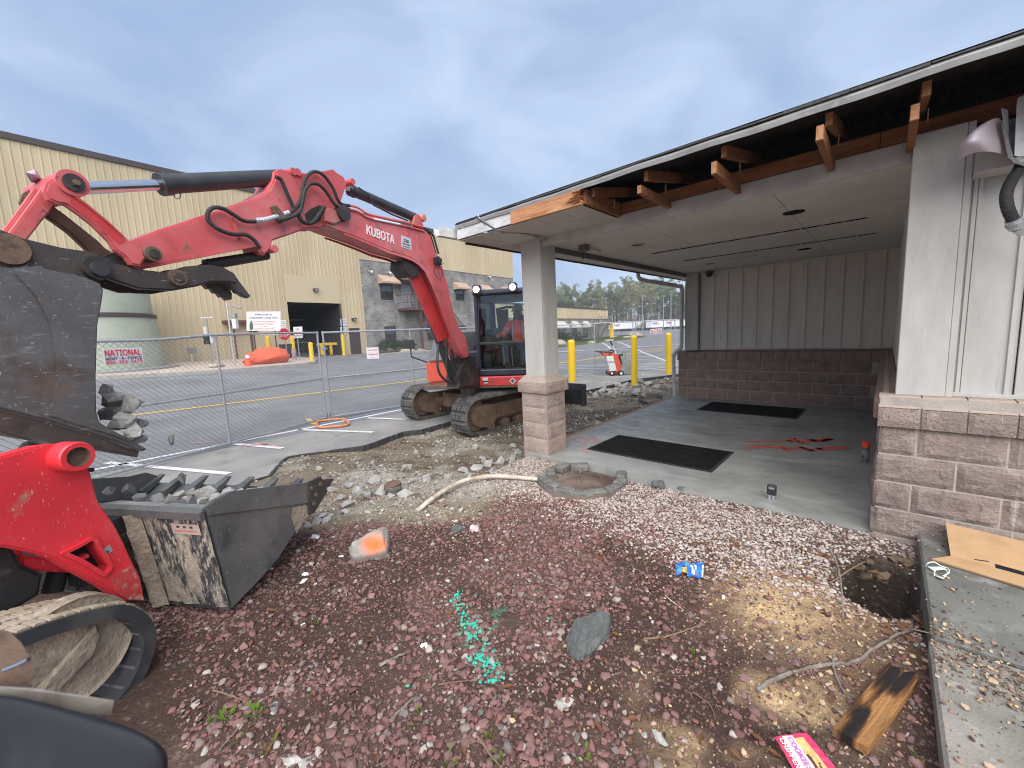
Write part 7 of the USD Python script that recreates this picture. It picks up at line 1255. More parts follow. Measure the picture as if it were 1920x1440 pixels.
M['wrap_blue'] = mat('blue_wrapper', (.03, .13, .60), [((.05, .34, .78), 17, .46, .62), ((.015, .04, .3), 26, .58, .7)], rough=.25, spec=.6, bump=(.5, 40)); M['wrap_yellow'] = mat('wrapper_yellow', (.70, .47, .10), [((.35, .17, .05), 40, .5, .62)], rough=.4)
M['wrap_red'] = mat('pink_red_wrapper', (.66, .045, .13), [((.75, .16, .26), 20, .5, .7)], rough=.28, spec=.6, bump=(.4, 40)); M['wrap_white'] = mat('wrapper_white', (.74, .78, .80), rough=.3); M['wrap_magenta'] = mat('wrapper_magenta', (.50, .10, .38), rough=.4); M['wrap_cookie'] = mat('wrapper_cookie', (.66, .43, .17), [((.74, .62, .36), 30, .45, .6), ((.16, .07, .035), 46, .60, .64)], rough=.4); M['wrap_choc'] = mat('wrapper_chocolate', (.10, .045, .03), rough=.4)
M['can_grey'] = mat('spray_can_grey', (.17, .18, .19), rough=.3, metal=.4); M['can_orange'] = mat('fluorescent_orange_cap', (.95, .085, .02), rough=.35)
M['weed'] = leafmat('weed_leaf', [(0, (.12, .20, .03)), (.5, (.20, .28, .05)), (1, (.28, .32, .09))], .3); M['dead_leaf'] = leafmat('dead_leaf_mat', [(0, (.20, .10, .055)), (.5, (.30, .15, .085)), (1, (.36, .22, .15))], .2)
M['clod'] = mat('root_clod', (.115, .08, .055), [((.18, .13, .08), 8, .46, .66), ((.055, .04, .03), 14, .55, .72)], rough=1.0, bump=(1.0, 30)); M['leaf_bits'] = M['dead_leaf']
def gnd(x, y, k=10):
    """The earth under a point of the picture."""
    z = -.12
    for _ in range(k):
        p = gz(x, y, z); z = .4*z+.6*float(dirt_z(p[0], p[1]))
    return p
db = np.random.default_rng(77)
def stone(name, label, cat, x, y, size, mt, seed, rz=0.0, sink=.25, group=None, n=16, rough=.10, sub=2, tilt=(0, 0), dz=0.0, p=None, rock_n=None):
    m = rock(np.random.default_rng(seed), .5, .5, .5, n, rough, sub); m = move(m, s=size); m = move(m, rx=tilt[0], ry=tilt[1]); m = move(m, rz=rz)
    q = gnd(x, y) if p is None else np.asarray(p); lo = m[0][:, 2].min(); m = (m[0]+q+[0, 0, -lo-sink*size[2]+dz], m[1]); return solo(name, m, M[mt], label, cat, group)
az = lambda x0, y0, x1, y1: math.atan2(*(gz(x1, y1, -.1)-gz(x0, y0, -.1))[[1, 0]])
_g = lambda x, y, h: gnd(x, y)+Z3*h
bigst = hull([_g(1062, 1222, -.01), _g(1080, 1240, -.02), _g(1096, 1238, -.01), _g(1142, 1196, -.02), _g(1146, 1176, .02), _g(1078, 1200, .125), _g(1062, 1212, .05), _g(1100, 1215, .14), _g(1128, 1182, .125), _g(1144, 1182, .10), _g(1140, 1200, .05), _g(1084, 1230, .08)])
_t = trimesh.Trimesh(*bigst)
for _ in range(4): _t = _t.subdivide()
_v = np.array(_t.vertices); _v = _v+np.array(_t.vertex_normals)*((meshkit.fbm(_v*26, 4)-.5)*.016)[:, None]
solo('grey_stone', (_v, np.array(_t.faces)), M['basalt'], 'large angular blue grey stone lying alone on the red gravel', 'stone')
M['paint_stone'] = mat('orange_sprayed_stone', (.4, .38, .35), rough=.9, bump=(.6, 50), base_from='soil')
_pm = hull([_g(654, 1040, .02), _g(660, 1058, .0), _g(700, 1052, -.02), _g(728, 1046, -.01), _g(732, 1030, .05), _g(728, 1024, .17), _g(716, 1032, .20), _g(690, 1042, .10), _g(664, 1046, .13), _g(656, 1046, .08), _g(700, 1020, .05)])
_t = trimesh.Trimesh(*_pm)
for _ in range(4): _t = _t.subdivide()
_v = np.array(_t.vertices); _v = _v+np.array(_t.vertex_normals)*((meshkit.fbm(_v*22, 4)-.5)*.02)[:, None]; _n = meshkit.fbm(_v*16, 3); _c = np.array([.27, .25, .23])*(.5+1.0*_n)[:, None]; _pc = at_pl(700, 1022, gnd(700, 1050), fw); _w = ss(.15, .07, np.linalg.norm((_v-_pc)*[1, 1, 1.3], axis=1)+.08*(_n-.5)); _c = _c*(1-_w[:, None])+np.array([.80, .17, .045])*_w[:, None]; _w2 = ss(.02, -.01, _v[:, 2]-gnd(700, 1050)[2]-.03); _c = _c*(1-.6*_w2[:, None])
solo('painted_stone', (_v, np.array(_t.faces)), M['paint_stone'], 'grey stone with an orange sprayed face beside the loader bucket', 'stone', color=_c, smooth=40 if False else False)
stone('grey_stone', 'small grey stone leaning on the orange sprayed stone', 'stone', 668, 1022, (.14, .11, .13), 'ring_stone', 33, .4, .2)
stone('grey_stone', 'dark grey stone beside a crumpled pinkish film', 'stone', 861, 996, (.17, .13, .13), 'basalt', 8, .3, .2, n=12, rough=.05)
stone('film_scrap', 'crumpled pinkish plastic film behind the dark grey stone', 'litter', 890, 995, (.12, .09, .07), 'foam', 9, .2, .1, n=20, rough=.3)
stone('grey_stone', 'larger dark stone on the slab edge right of the stone ring', 'stone', 1234, 913, (.19, .14, .12), 'basalt', 17, .5, .15, n=11, rough=.05, p=gz(1234, 914, -.03))
stone('grey_stone', 'smaller dark stone on the slab edge right of the stone ring', 'stone', 1276, 919, (.15, .10, .10), 'basalt', 18, 1.2, .15, n=10, rough=.05, p=gz(1276, 920, -.03))
stone('concrete_flake', 'rough white flake of concrete near the bottom middle', 'stone', 1056, 1320, (.135, .065, .02), 'pale_stone', 21, az(1030, 1330, 1085, 1302), .1, n=18, rough=.12)
stone('concrete_flake', 'pale and brown flake near the bottom right of the middle', 'stone', 1238, 1388, (.10, .045, .025), 'pale_stone', 22, az(1222, 1368, 1250, 1405), .15, n=16, rough=.2)
stone('flat_stone', 'left half of the cracked pale flat stone at the bottom edge', 'stone', 540, 1428, (.13, .11, .03), 'pale_stone', 23, .5, .3, n=14); stone('flat_stone', 'right half of the cracked pale flat stone at the bottom edge', 'stone', 578, 1428, (.09, .10, .03), 'pale_stone', 24, .5, .3, n=14)
for i, (x, y, w, l, lb) in enumerate([(592, 1008, .13, .07, 'white paper scrap just right of the loader bucket'), (574, 1078, .08, .05, 'white scrap below the loader bucket side'), (570, 1092, .08, .04, 'pale thin scrap under the white scrap by the bucket'), (508, 1070, .05, .04, 'white chip close under the loader bucket edge'), (797, 1214, .075, .055, 'lumpy white stone in the middle of the red gravel'), (568, 1172, .04, .03, 'small white knob stone left of the middle'), (1356, 1122, .03, .025, 'small white pebble left of the sandy patch'), (912, 1052, .05, .03, 'grey white chip above the dark leaf'), (640, 1044, .05, .03, 'white chip below the orange sprayed stone')]):
    stone('white_scrap', lb, 'litter', x, y, (w, l, .03), 'white_bit', 50+i, i*.9, .1, n=13, rough=.2, sub=1)
# broken concrete
CHUNKS = 'light grey concrete chunks in the dug strip'
def chunk_proto(seed):
    T = solo('concrete_chunk', move(rock(np.random.default_rng(seed), .5, .42, .32, 12, .06, 2)), M['chunk'], 'light grey chunk of broken concrete in the dug strip', 'rubble', CHUNKS); return T
ch = []
for sd in (201, 202, 203, 204, 205, 206):
    T = thing('concrete_chunk', 'light grey chunk of broken concrete in the dug strip', 'rubble', (0, 0, 0), group=CHUNKS, local=True); m = rock(np.random.default_rng(sd), .5, .40, .30, 12, .06, 2); part(T, 'body', m, M['chunk']); ch.append([T, 0])
def put_chunk(p, s, label=None, group=CHUNKS, sink=.08):
    k = db.integers(6); T, used = ch[k]; rot = (db.uniform(-40, 40), db.uniform(-40, 40), db.uniform(0, 360)); loc = np.asarray(p)+[0, 0, s*sink]
    if not used:
        pr = UsdGeom.Xformable(stage.GetPrimAtPath(T)); pr.GetOrderedXformOps()[0].Set(Gf.Vec3d(*map(float, loc))); pr.AddRotateXYZOp().Set(Gf.Vec3f(*rot)); pr.AddScaleOp().Set(Gf.Vec3f(s, s, s)); ch[k][1] = 1
        if label: tag(stage.GetPrimAtPath(T), label, None, group)
    else: copy(T, loc, rot=rot, s=s, label=label, group=group)
lane = [(700, 905, 34), (655, 912, 26), (672, 925, 30), (715, 925, 36), (760, 930, 30), (690, 930, 22), (770, 905, 20), (800, 900, 26), (640, 935, 24), (735, 930, 20), (655, 950, 30), (648, 962, 22), (625, 920, 22), (765, 878, 26), (810, 918, 16), (842, 895, 22), (870, 885, 26), (895, 880, 30), (915, 873, 26), (938, 868, 28), (905, 862, 20), (880, 895, 20), (925, 885, 22), (850, 905, 18), (950, 880, 16), (962, 862, 22), (970, 850, 22), (962, 838, 18), (958, 870, 16), (840, 922, 24), (795, 935, 14), (700, 945, 16), (745, 945, 14), (605, 970, 20), (595, 980, 26), (612, 978, 22), (580, 988, 20), (620, 968, 16), (670, 862, 22), (780, 850, 14), (890, 840, 18), (700, 868, 14), (600, 880, 16), (640, 870, 12), (820, 830, 14), (860, 845, 12)]
for x, y, w in lane:
    p = gnd(x, y); d = float((p-CAM)@fw); put_chunk(p, w*d/FPX*1.15)
RC = 'concrete rubble beyond the column'
for i in range(64):
    t = db.random(); x = 1085+150*t+db.normal()*9; y = 728-16*t+db.normal()*8+10; p = gnd(x, y); d = float((p-CAM)@fw); put_chunk(p, db.uniform(6, 20)*d/FPX, 'light grey rubble chunk in the pit between column and back wall', RC, .1)
for x, y, w in ((1142, 722, 26), (1160, 725, 24), (1130, 735, 22), (1118, 745, 20), (1200, 718, 24), (1215, 722, 22), (1190, 742, 26), (1150, 745, 22), (1205, 745, 22), (1232, 728, 20), (1125, 800, 26), (1118, 798, 14), (1140, 795, 12), (1082, 790, 10), (1098, 785, 12), (1108, 770, 10)):
    p = gnd(x, y); d = float((p-CAM)@fw); put_chunk(p, w*d/FPX, 'light grey rubble chunk in the pit between column and back wall', RC, .1)
for i, (x, y, w, h) in enumerate(((1205, 757, 34, 12), (1236, 748, 24, 10), (1170, 735, 30, 12))):
    p = gnd(x, y); d = float((p-CAM)@fw); stone('concrete_slab_piece', ['dark tilted piece of slab beside the orange edge of the porch', 'small dark slab piece nearest the back wall corner', 'pale tilted slab piece beside the middle bollard'][i], 'rubble', x, y, (w*d/FPX, .25, h*d/FPX), ['basalt', 'basalt', 'chunk'][i], 90+i, az(1060, 760, 1160, 740), .2, n=10, tilt=(.3, .2), p=p)
# load of the loader bucket, load of the excavator bucket, falling pieces
for i, (x, y, w, off) in enumerate([(305, 932, 34, -.55), (330, 925, 30, -.7), (352, 930, 44, -.5), (375, 936, 30, -.42), (402, 930, 40, -.3), (425, 930, 30, -.25), (447, 922, 40, -.35), (462, 924, 26, -.2), (288, 940, 30, -.8), (262, 938, 34, -.95), (318, 942, 26, -.4), (345, 946, 24, -.3), (230, 938, 30, -1.1), (388, 944, 22, -.2), (415, 940, 24, -.1)]):
    p = LP(x, y+6, off-.05)+Lh*.12; d = float((p-CAM)@fw); stone('concrete_piece', 'dusty grey concrete piece heaped in the loader bucket', 'rubble', 0, 0, (w*d/FPX, w*d/FPX*.8, w*d/FPX*.7), 'chunk', 300+i, i*.7, .0, group='concrete pieces in the loader bucket', p=p-Z3*w*d/FPX*.35, n=12, rough=.12)
ft = np.array(lprof([(400, 1000), (437, 1120), (480, 1080), (555, 975), (560, 955)], 0)); fl = extrude(Polygon(ft), BW-.1); part(LD, 'loose_fill', lfr(fixw(fl), -BW+.05), M['chunk'], label='packed rubble filling the loader bucket')
for i, (x, y, w, h, off) in enumerate([(215, 748, 40, 34, .1), (242, 760, 44, 40, .2), (228, 790, 40, 34, .25), (256, 806, 40, 36, .28), (245, 825, 44, 26, .22), (210, 768, 34, 40, .0), (200, 735, 26, 26, -.05), (262, 790, 24, 26, .1)]):
    p = BPt(x, y, off); d = float((p-CAM)@fw); stone('concrete_lump', 'grey concrete lump about to slide out of the excavator bucket', 'rubble', 0, 0, (w*d/FPX*1.35, w*d/FPX*1.1, h*d/FPX*1.2), 'chunk', 330+i, i, 0, group='concrete lumps in the excavator bucket mouth', p=p-Z3*h*d/FPX/2, n=14, rough=.14)
for i, (x, y, w, h, tl, lb) in enumerate([(320, 816, 16, 46, (.2, .75), 'long thin concrete shard falling beside the excavator bucket'), (341, 894, 20, 34, (.1, .5), 'dark oblong stone falling into the loader bucket'), (243, 914, 28, 30, (.3, .2), 'blocky dark stone landing in the loader bucket'), (205, 918, 30, 16, (.1, .1), 'flat stone landing behind the red lift arm')]):
    p = at_d(x, y, 2.95); stone('falling_stone', lb, 'rubble', 0, 0, (w*2.95/FPX, w*2.95/FPX*.8, h*2.95/FPX), 'chunk' if i == 0 else 'ring_stone', 350+i, .3, 0, p=p-Z3*h*2.95/FPX/2, n=14, tilt=tl)
# ring of edging stones round a sunken tree pit
RN = thing('tree_ring', 'ring of grey edging stones round a sunken pit at the slab front', 'planter', gz(1090, 905, -.05))
def ringstone(x, y, ang, w=.20, d=.105, h=.105, z=-.05):
    p = gz(x, y, z); m = cbox(-w/2, w/2, -d/2, d/2, -h/2, h/2, .014); t = trimesh.Trimesh(*m).subdivide().subdivide(); v = np.array(t.vertices); v += np.array(t.vertex_normals)*((meshkit.fbm(v*18+db.uniform(0, 50), 3)-.5)*.022)[:, None]; part(RN, 'edging_stone', move((v, np.array(t.faces)), rz=ang, t=p), M['ring_stone'])
cen = gz(1090, 898, -.05)
for x, y, z, w in ((1086, 876, .03, .21), (1056, 878, .03, .21), (1033, 888, .02, .2), (1022, 903, .01, .19), (1034, 912, -.01, .22), (1058, 922, -.03, .24), (1088, 928, -.05, .22), (1120, 926, -.05, .2), (1150, 918, -.03, .18), (1163, 906, .0, .17), (1165, 893, .02, .17), (1072, 886, -.08, .21), (1048, 890, -.08, .19)):
    p = gz(x, y, z); ringstone(x, y, math.atan2(p[1]-cen[1], p[0]-cen[0])+math.pi/2, w*.98, h=.085, z=z-.03)
solo('pit_soil', move(lathe([(0, -.115), (.25, -.12), (.40, -.10)], 24), (cen[0], cen[1], .0)), M['clod'], 'brown soil in the sunken tree pit', kind='structure', smooth=True)
stone('rust_scrap', 'rusty brown scrap lying in the tree pit', 'litter', 1062, 910, (.13, .07, .025), 'rust', 61, .3, 0, p=gz(1062, 908, -.10)); stone('white_scrap', 'white triangular scrap inside the tree pit', 'litter', 1088, 893, (.03, .02, .07), 'white_bit', 62, .3, 0, p=gz(1088, 893, -.09))
# pipe, cleanout, spray can, door hinge block
pp_ = spline([gnd(782, 961)+Z3*.01, gnd(808, 946)+Z3*.05, gnd(838, 927)+Z3*.06, gnd(870, 911)+Z3*.06, gnd(900, 903)+Z3*.05, gnd(938, 901)+Z3*.05, gnd(1012, 905)+Z3*.04], 6)
T = thing('drain_pipe', 'dirty white bent drain pipe lying across the gravel', 'pipe', pp_[0]); part(T, 'pipe', tube(pp_, .024, 12), M['pvc'], smooth=40); part(T, 'coupling', tube(pp_[25:28], .030, 12), M['pvc'], smooth=40)
p = gnd(738, 926); T = thing('cleanout', 'round grey pipe stub with a cracked lid among the pale rubble', 'pipe', p); part(T, 'stub', move(lathe([(.075, -.05), (.080, .06), (.095, .065), (.098, .10), (.092, .105), (.085, .07)], 24), p), M['ring_stone'], smooth=30); part(T, 'lid', frame(lathe([(0, .012), (.086, .010), (.09, 0), (0, -.004)], 24), p+Z3*.115, X3, Y3*.99+Z3*.12, Z3), M['pinkish'] if False else M['rust'], smooth=30)
p = gz(1621.5, 866, 0); T = thing('spray_can', 'grey marking paint can with a fluorescent orange cap', 'spray can', p); part(T, 'body', move(lathe([(0, 0), (.032, 0), (.033, .006), (.033, .165), (.028, .178)], 24), p), M['can_grey'], smooth=35); part(T, 'cap', move(lathe([(.033, .172), (.0335, .178), (.033, .222), (.028, .228), (0, .228)], 24), p), M['can_orange'], smooth=35)
part(T, 'label_band', move(lathe([(.0336, .05), (.0336, .14)], 24), p), M['post_grey'], smooth=True); ex = np.cross(Z3, CAM-p); ex /= np.linalg.norm(ex); nz = np.cross(ex, Z3); part(T, 'label_block', frame(hull([(a, b, c) for a in (-.026, -.008) for b in (.055, .078) for c in (.0, .0355*math.cos(a/.0336*.9))]), p, ex, Z3, nz), M['black_ink'])
p = gz(1446.5, 937, 0); T = thing('lockbox', 'small black key lockbox standing on two silver legs on the slab', 'lock box', p)
f3 = lambda m: frame(m, p, ex, nz*-1, Z3); part(T, 'body', f3(cbox(-.036, .036, -.02, .02, .045, .135, .010)), M['black_plastic']); part(T, 'shackle', f3(cbox(-.033, .033, -.014, .014, .130, .142, .006)), M['black_plastic']); part(T, 'window', f3(box(-.022, .022, -.0235, -.0205, .105, .122)), M['post_grey'])
for a in (-.014, .014): part(T, 'leg', f3(cbox(a-.010, a+.010, -.008, .008, 0, .05, .003)), M['emt'])
# lumber, cardboard, litter
c4 = np.array([gnd(x, y) for x, y in ((1690, 1240), (1712, 1278), (1612, 1428), (1570, 1388))]); o = c4.mean(0); ey = (c4[0]+c4[1]-c4[2]-c4[3]); ey[2] = 0; L_ = np.linalg.norm(ey)/2; ey /= np.linalg.norm(ey); ex2 = np.array([ey[1], -ey[0], 0])
_U, _V = np.linspace(-1, 1, 25), np.linspace(-1, 1, 70)
_gr = grid(_U, _V, lambda a, b: a*0); _u, _w = _gr[0][:, 0], _gr[0][:, 1]; _end = 1-.10*np.abs(meshkit.fbm(np.stack([_u*4, _u*0, _u*0+2], -1), 2))*2
_P = np.stack([_u*.052, np.where(_w > 0, _w*_end, _w*(1-.03*(_u+1)))*L_/2, .036+.005*(meshkit.fbm(np.stack([_u*7, _w*1.2, _u*0], -1), 3)-.5)], -1); n_ = len(_P); _bt = _P*[1, 1, 0]; i = np.arange(n_).reshape(25, 70); rg_ = list(i[:, 0])+list(i[-1, 1:])+list(i[-2::-1, -1])+list(i[0, -2:0:-1]); _F = [_gr[1]]+[np.array([(rg_[k], rg_[k]+n_, rg_[(k+1) % len(rg_)]) for k in range(len(rg_))])]+[np.array([(rg_[(k+1) % len(rg_)], rg_[k]+n_, rg_[(k+1) % len(rg_)]+n_) for k in range(len(rg_))])]
_V2 = np.vstack([_P, _bt]); uu, ww = _V2[:, 0]/.052, _V2[:, 1]/(L_/2); nz_ = meshkit.fbm(np.stack([uu*2.2, ww*1.1, uu*0], -1), 4); nf_ = meshkit.fbm(np.stack([uu*9, ww*1.3, uu*0+5], -1), 3)
_c = np.array([.33, .165, .062])*(.5+.9*nf_)[:, None]; ch_ = np.clip(ss(.36, .66, nz_+.30*np.exp(-((ww-.35)/.45)**2-((uu-.15)/.75)**2)*1.15+.30*np.exp(-((ww+.50)/.24)**2-((uu+.40)/.6)**2)-.04), 0, 1); _c = _c*(1-.55*ss(.1, .6, ch_)[:, None]*[.5, .8, 1.]); _c = _c*(1-ch_[:, None])+np.array([.018, .014, .013])*ch_[:, None]
M['burnt_plank'] = mat('burnt_plank_wood', (.4, .2, .1), rough=.85, bump=(.5, 90), base_from='soil', spec=.25)
solo('burnt_plank', frame((_V2, np.vstack(_F)), o+Z3*.004, ex2, ey, Z3), M['burnt_plank'], 'short charred orange brown plank in the lower right corner', 'plank', color=_c)
T = thing('cardboard_box', 'flattened cardboard box lying against the block wall', 'box', at_y(1775, 1040, 3.75))
b0_, b1_ = gz(1747, 1049, .085), gz(1925, 1104, .085); t0_, t1_ = at_y(1773, 981, 3.80), at_y(1960, 1026, 3.80); f0_, f1_ = gz(1783, 1047, .085), gz(1960, 1096, .085)
def sheetp(q, th, n=(0, 0, 1)):
    q = np.array(q); nn = np.cross(q[1]-q[0], q[3]-q[0]); nn /= np.linalg.norm(nn); return hull(np.vstack([q, q+nn*th]))
part(T, 'upper_panel', sheetp([f0_, f1_, t1_, t0_], .005), M['cardboard']); part(T, 'lower_flap', sheetp([b0_, b1_, f1_+Z3*.012, f0_+Z3*.012], .006), M['cardboard']); part(T, 'fold_edge', sheetp([b0_-Z3*.006, b1_-Z3*.006, b1_+Z3*.004-fw*.01, b0_+Z3*.004], .004), M['card_edge'])
nn = np.cross(f1_-f0_, t0_-f0_); nn /= np.linalg.norm(nn); nn = nn if nn@(CAM-f0_) > 0 else -nn
ip_ = lambda x, y: at_pl(x, y, f0_+nn*.007, nn)
part(T, 'print_block', A([ip_(1866, 1057), ip_(1924, 1073), ip_(1924, 1083), ip_(1867, 1066)], [(0, 1, 2), (0, 2, 3), (2, 1, 0), (3, 2, 0)]), M['black_ink']); part(T, 'slot', A([ip_(1827, 1048), ip_(1854, 1052), ip_(1854, 1053.6), ip_(1827, 1049.4)], [(0, 1, 2), (0, 2, 3), (2, 1, 0), (3, 2, 0)]), M['black_ink'])
T = thing('plastic_strap', 'tangle of white plastic strapping and film before the cardboard', 'litter', gz(1758, 1066, .08)); q = lambda x, y, h=.09: gz(x, y, h)
part(T, 'strap', tube(spline([q(1735, 1062), q(1740, 1056, .12), q(1752, 1054, .12), q(1766, 1062), q(1778, 1066), q(1779, 1074, .1), q(1768, 1080)], 5), .003, 6), M['white_bit']); part(T, 'loop', tube(spline([q(1752, 1080), q(1753, 1070, .12), q(1762, 1065, .13), q(1772, 1068, .12), q(1776, 1074), q(1771, 1082)], 5), .003, 6), M['white_bit']); part(T, 'film', hull([q(x, y, h) for x, y, h in ((1738, 1062, .085), (1762, 1062, .09), (1778, 1068, .09), (1750, 1070, .085), (1758, 1064, .105))]), M['wrap_white']); part(T, 'end_tag', hull([q(x, y, h) for x, y in ((1755, 1081), (1758, 1079), (1771, 1083), (1770, 1087)) for h in (.08, .09)]), M['pale_stone'])
def litter_sheet(corners, zb, amp, nu=14, nv=10, seed=0, dz=.012):
    c = np.array([gnd(*p) for p in corners]); U, V = np.meshgrid(np.linspace(0, 1, nu), np.linspace(0, 1, nv), indexing='ij'); P = (c[0][None, None]*((1-U)*(1-V))[..., None]+c[1]*(U*(1-V))[..., None]+c[2]*(U*V)[..., None]+c[3]*((1-U)*V)[..., None]); P[..., 2] = c[:, 2].max()+dz+amp*(meshkit.fbm(np.stack([U*3.1+seed, V*3.1, U*0], -1), 3)-.4)
    i = np.arange(nu*nv).reshape(nu, nv); a, b, cc, d = i[:-1, :-1].ravel(), i[1:, :-1].ravel(), i[1:, 1:].ravel(), i[:-1, 1:].ravel(); return P, np.vstack([np.stack([a, cc, b], 1), np.stack([a, d, cc], 1)])
def sub(P, F_, u0, u1, v0, v1, lift):
    nu, nv = P.shape[:2]; ui = slice(int(u0*(nu-1)), int(u1*(nu-1))+1); vi = slice(int(v0*(nv-1)), int(v1*(nv-1))+1); Q = P[ui, vi]+[0, 0, lift]; n1, n2 = Q.shape[:2]; i = np.arange(n1*n2).reshape(n1, n2); a, b, c, d = i[:-1, :-1].ravel(), i[1:, :-1].ravel(), i[1:, 1:].ravel(), i[:-1, 1:].ravel(); return Q.reshape(-1, 3), np.vstack([np.stack([a, c, b], 1), np.stack([a, d, c], 1)])
P, F_ = litter_sheet([(1288, 1059), (1320, 1060), (1318, 1088), (1288, 1087)], 0, .03, 22, 18, 2); T = thing('snack_wrapper', 'crumpled blue snack wrapper on the gravel', 'wrapper', P.reshape(-1, 3).mean(0)); part(T, 'sheet', (P.reshape(-1, 3), F_), M['wrap_blue'], smooth=True); part(T, 'white_edge', sub(P, F_, .95, 1, .2, 1, .002), M['white_bit']); 
for u0, u1, v0, v1 in ((.30, .40, .3, .8), (.40, .52, .55, .9), (.22, .32, .2, .4), (.52, .6, .2, .5), (.45, .52, .15, .35)): part(T, 'lettering', sub(P, F_, u0, u1, v0, v1, .002), M['white_ink'])
P2, F2_ = litter_sheet([(1269, 1060), (1290, 1058), (1288, 1070), (1268, 1086)], 0, .03, 14, 12, 5); part(T, 'torn_flap', (P2.reshape(-1, 3), F2_), M['wrap_blue'], smooth=True); P3_, F3_ = litter_sheet([(1277, 1070), (1291, 1068), (1290, 1082), (1280, 1078)], 0, .02, 8, 8, 7, .018); part(T, 'yellow_print', (P3_.reshape(-1, 3), F3_), M['wrap_yellow'])
P, F_ = litter_sheet([(1451, 1400), (1512, 1384), (1580, 1462), (1505, 1485)], 0, .012, 30, 30, 3, .014); T = thing('cookie_wrapper', 'pink and white cookie wrapper at the bottom edge', 'wrapper', P.reshape(-1, 3).mean(0)); part(T, 'sheet', (P.reshape(-1, 3), F_), M['wrap_red'], smooth=True); part(T, 'white_field', sub(P, F_, .22, .52, .06, 1, .002), M['wrap_white'], smooth=True); part(T, 'cookie_print', sub(P, F_, .52, .80, .12, 1, .002), M['wrap_cookie'], smooth=True); part(T, 'chocolate_print', sub(P, F_, .52, .62, .5, .85, .0035), M['wrap_choc'], smooth=True)
exw = P[0, -1]-P[0, 0]; exw /= np.linalg.norm(exw); eyw = P[-1, 0]-P[0, 0]; eyw -= exw*(eyw@exw); eyw /= np.linalg.norm(eyw); wl_ = np.linalg.norm(P[0, -1]-P[0, 0])
for t, fu, hh, mt in (('COOKIES', .32, .018, 'wrap_magenta'), ('CHIPPERS', .10, .018, 'white_ink')):
    o = P[int(fu*29), 13]+Z3*.007; part(T, 'lettering', text_on(t, hh, o, exw, eyw if np.cross(exw, eyw)[2] > 0 else -eyw, .001, .001, True, True, wl_*.72), M[mt])
def sticks(name, label, pts, r, mt='stick', lift=.012, cat='stick'):
    q = spline([gnd(x, y)+Z3*(lift if len(e) == 0 else e[0]) for x, y, *e in pts], 5); q += db.normal(size=q.shape)*r*.18; return solo(name, tube(q, np.linspace(r*1.1, r*.55, len(q)), 7), M[mt], label, cat, smooth=50)
sticks('stick', 'long grey branch across the lower right ground', [(1418, 1297), (1470, 1271), (1545, 1251), (1597, 1247), (1642, 1218), (1692, 1190), (1742, 1188)], .0105); sticks('stick', 'grey forked twig under the long branch', [(1563, 1232), (1564, 1262), (1578, 1295), (1598, 1322)], .006); sticks('stick', 'pale grey stick standing out of the hole edge', [(1553, 1042, .05), (1566, 1080, .10), (1576, 1125, .09), (1580, 1168, .02)], .007)
sticks('twig', 'thin tan root bridging the hole', [(1556, 1097), (1598, 1086, .08), (1640, 1070, .10), (1665, 1066, .10), (1700, 1078, .10), (1740, 1082, .08)], .0045, 'twig'); sticks('twig', 'thin brown twig right of the large grey stone', [(1207, 1202), (1248, 1197), (1290, 1184), (1320, 1175)], .0055, 'twig'); sticks('stick', 'short double stick near the middle of the red gravel', [(712, 1252), (735, 1240), (760, 1228)], .010); sticks('stick', 'pale split stick low in the middle of the gravel', [(732, 1355), (752, 1335), (776, 1312)], .008)
sticks('twig', 'brown twig at the bottom right of the middle', [(895, 1386), (915, 1412), (935, 1440)], .006, 'twig'); sticks('twig', 'small twig below the blue wrapper', [(1247, 1120), (1268, 1137), (1283, 1148)], .0035, 'pvc'); sticks('twig', 'curved twig at the lower left weeds', [(400, 1298), (440, 1310), (466, 1322)], .004, 'twig'); sticks('twig', 'straight pale twig at the lower left weeds', [(412, 1410), (440, 1378), (468, 1345)], .004, 'stick'); sticks('twig', 'long thin weed stem across the walkway mulch', [(1650, 1165), (1690, 1205), (1755, 1225), (1840, 1232)], .003, 'twig', .10)
sticks('twig', 'short grey twig left of the upright stick', [(1472, 1230), (1490, 1218), (1513, 1195)], .0045); sticks('twig', 'thin dark twig in the bottom pebbles', [(1300, 1302), (1330, 1325), (1342, 1352)], .003, 'twig'); sticks('twig', 'green stained twig below the green stones', [(822, 1288), (850, 1283), (885, 1279)], .0035, 'twig')
for i in range(7): x, y = 1596+i*18+db.uniform(-5, 5), db.uniform(1050, 1110); sticks('root', f'{["first", "second", "third", "fourth", "fifth", "sixth", "seventh"][i]} broken root from the left hanging in the hole', [(x, y, .02), (x+db.normal()*10, y+12, .05), (x+db.normal()*18, y+26, .0)], .003, 'twig', cat='root') 
p = np.array([.09, 3.10, -.52]); stone('clod', 'dark lump of earth and stone inside the hole', 'clod', 0, 0, (.22, .18, .30), 'clod', 71, .4, 0, p=p, n=16, rough=.2); stone('clod', 'brown root clod on the back rim of the hole', 'clod', 1648, 1068, (.12, .08, .07), 'clod', 72, .4, .2, rough=.25); stone('clod', 'brown root clod on the right rim of the hole', 'clod', 1702, 1062, (.11, .09, .08), 'clod', 73, .4, .2, rough=.25); stone('clod', 'dark soil lump on the left rim of the hole', 'clod', 1600, 1100, (.10, .09, .06), 'clod', 74, 1.4, .3, rough=.25)
cl = []
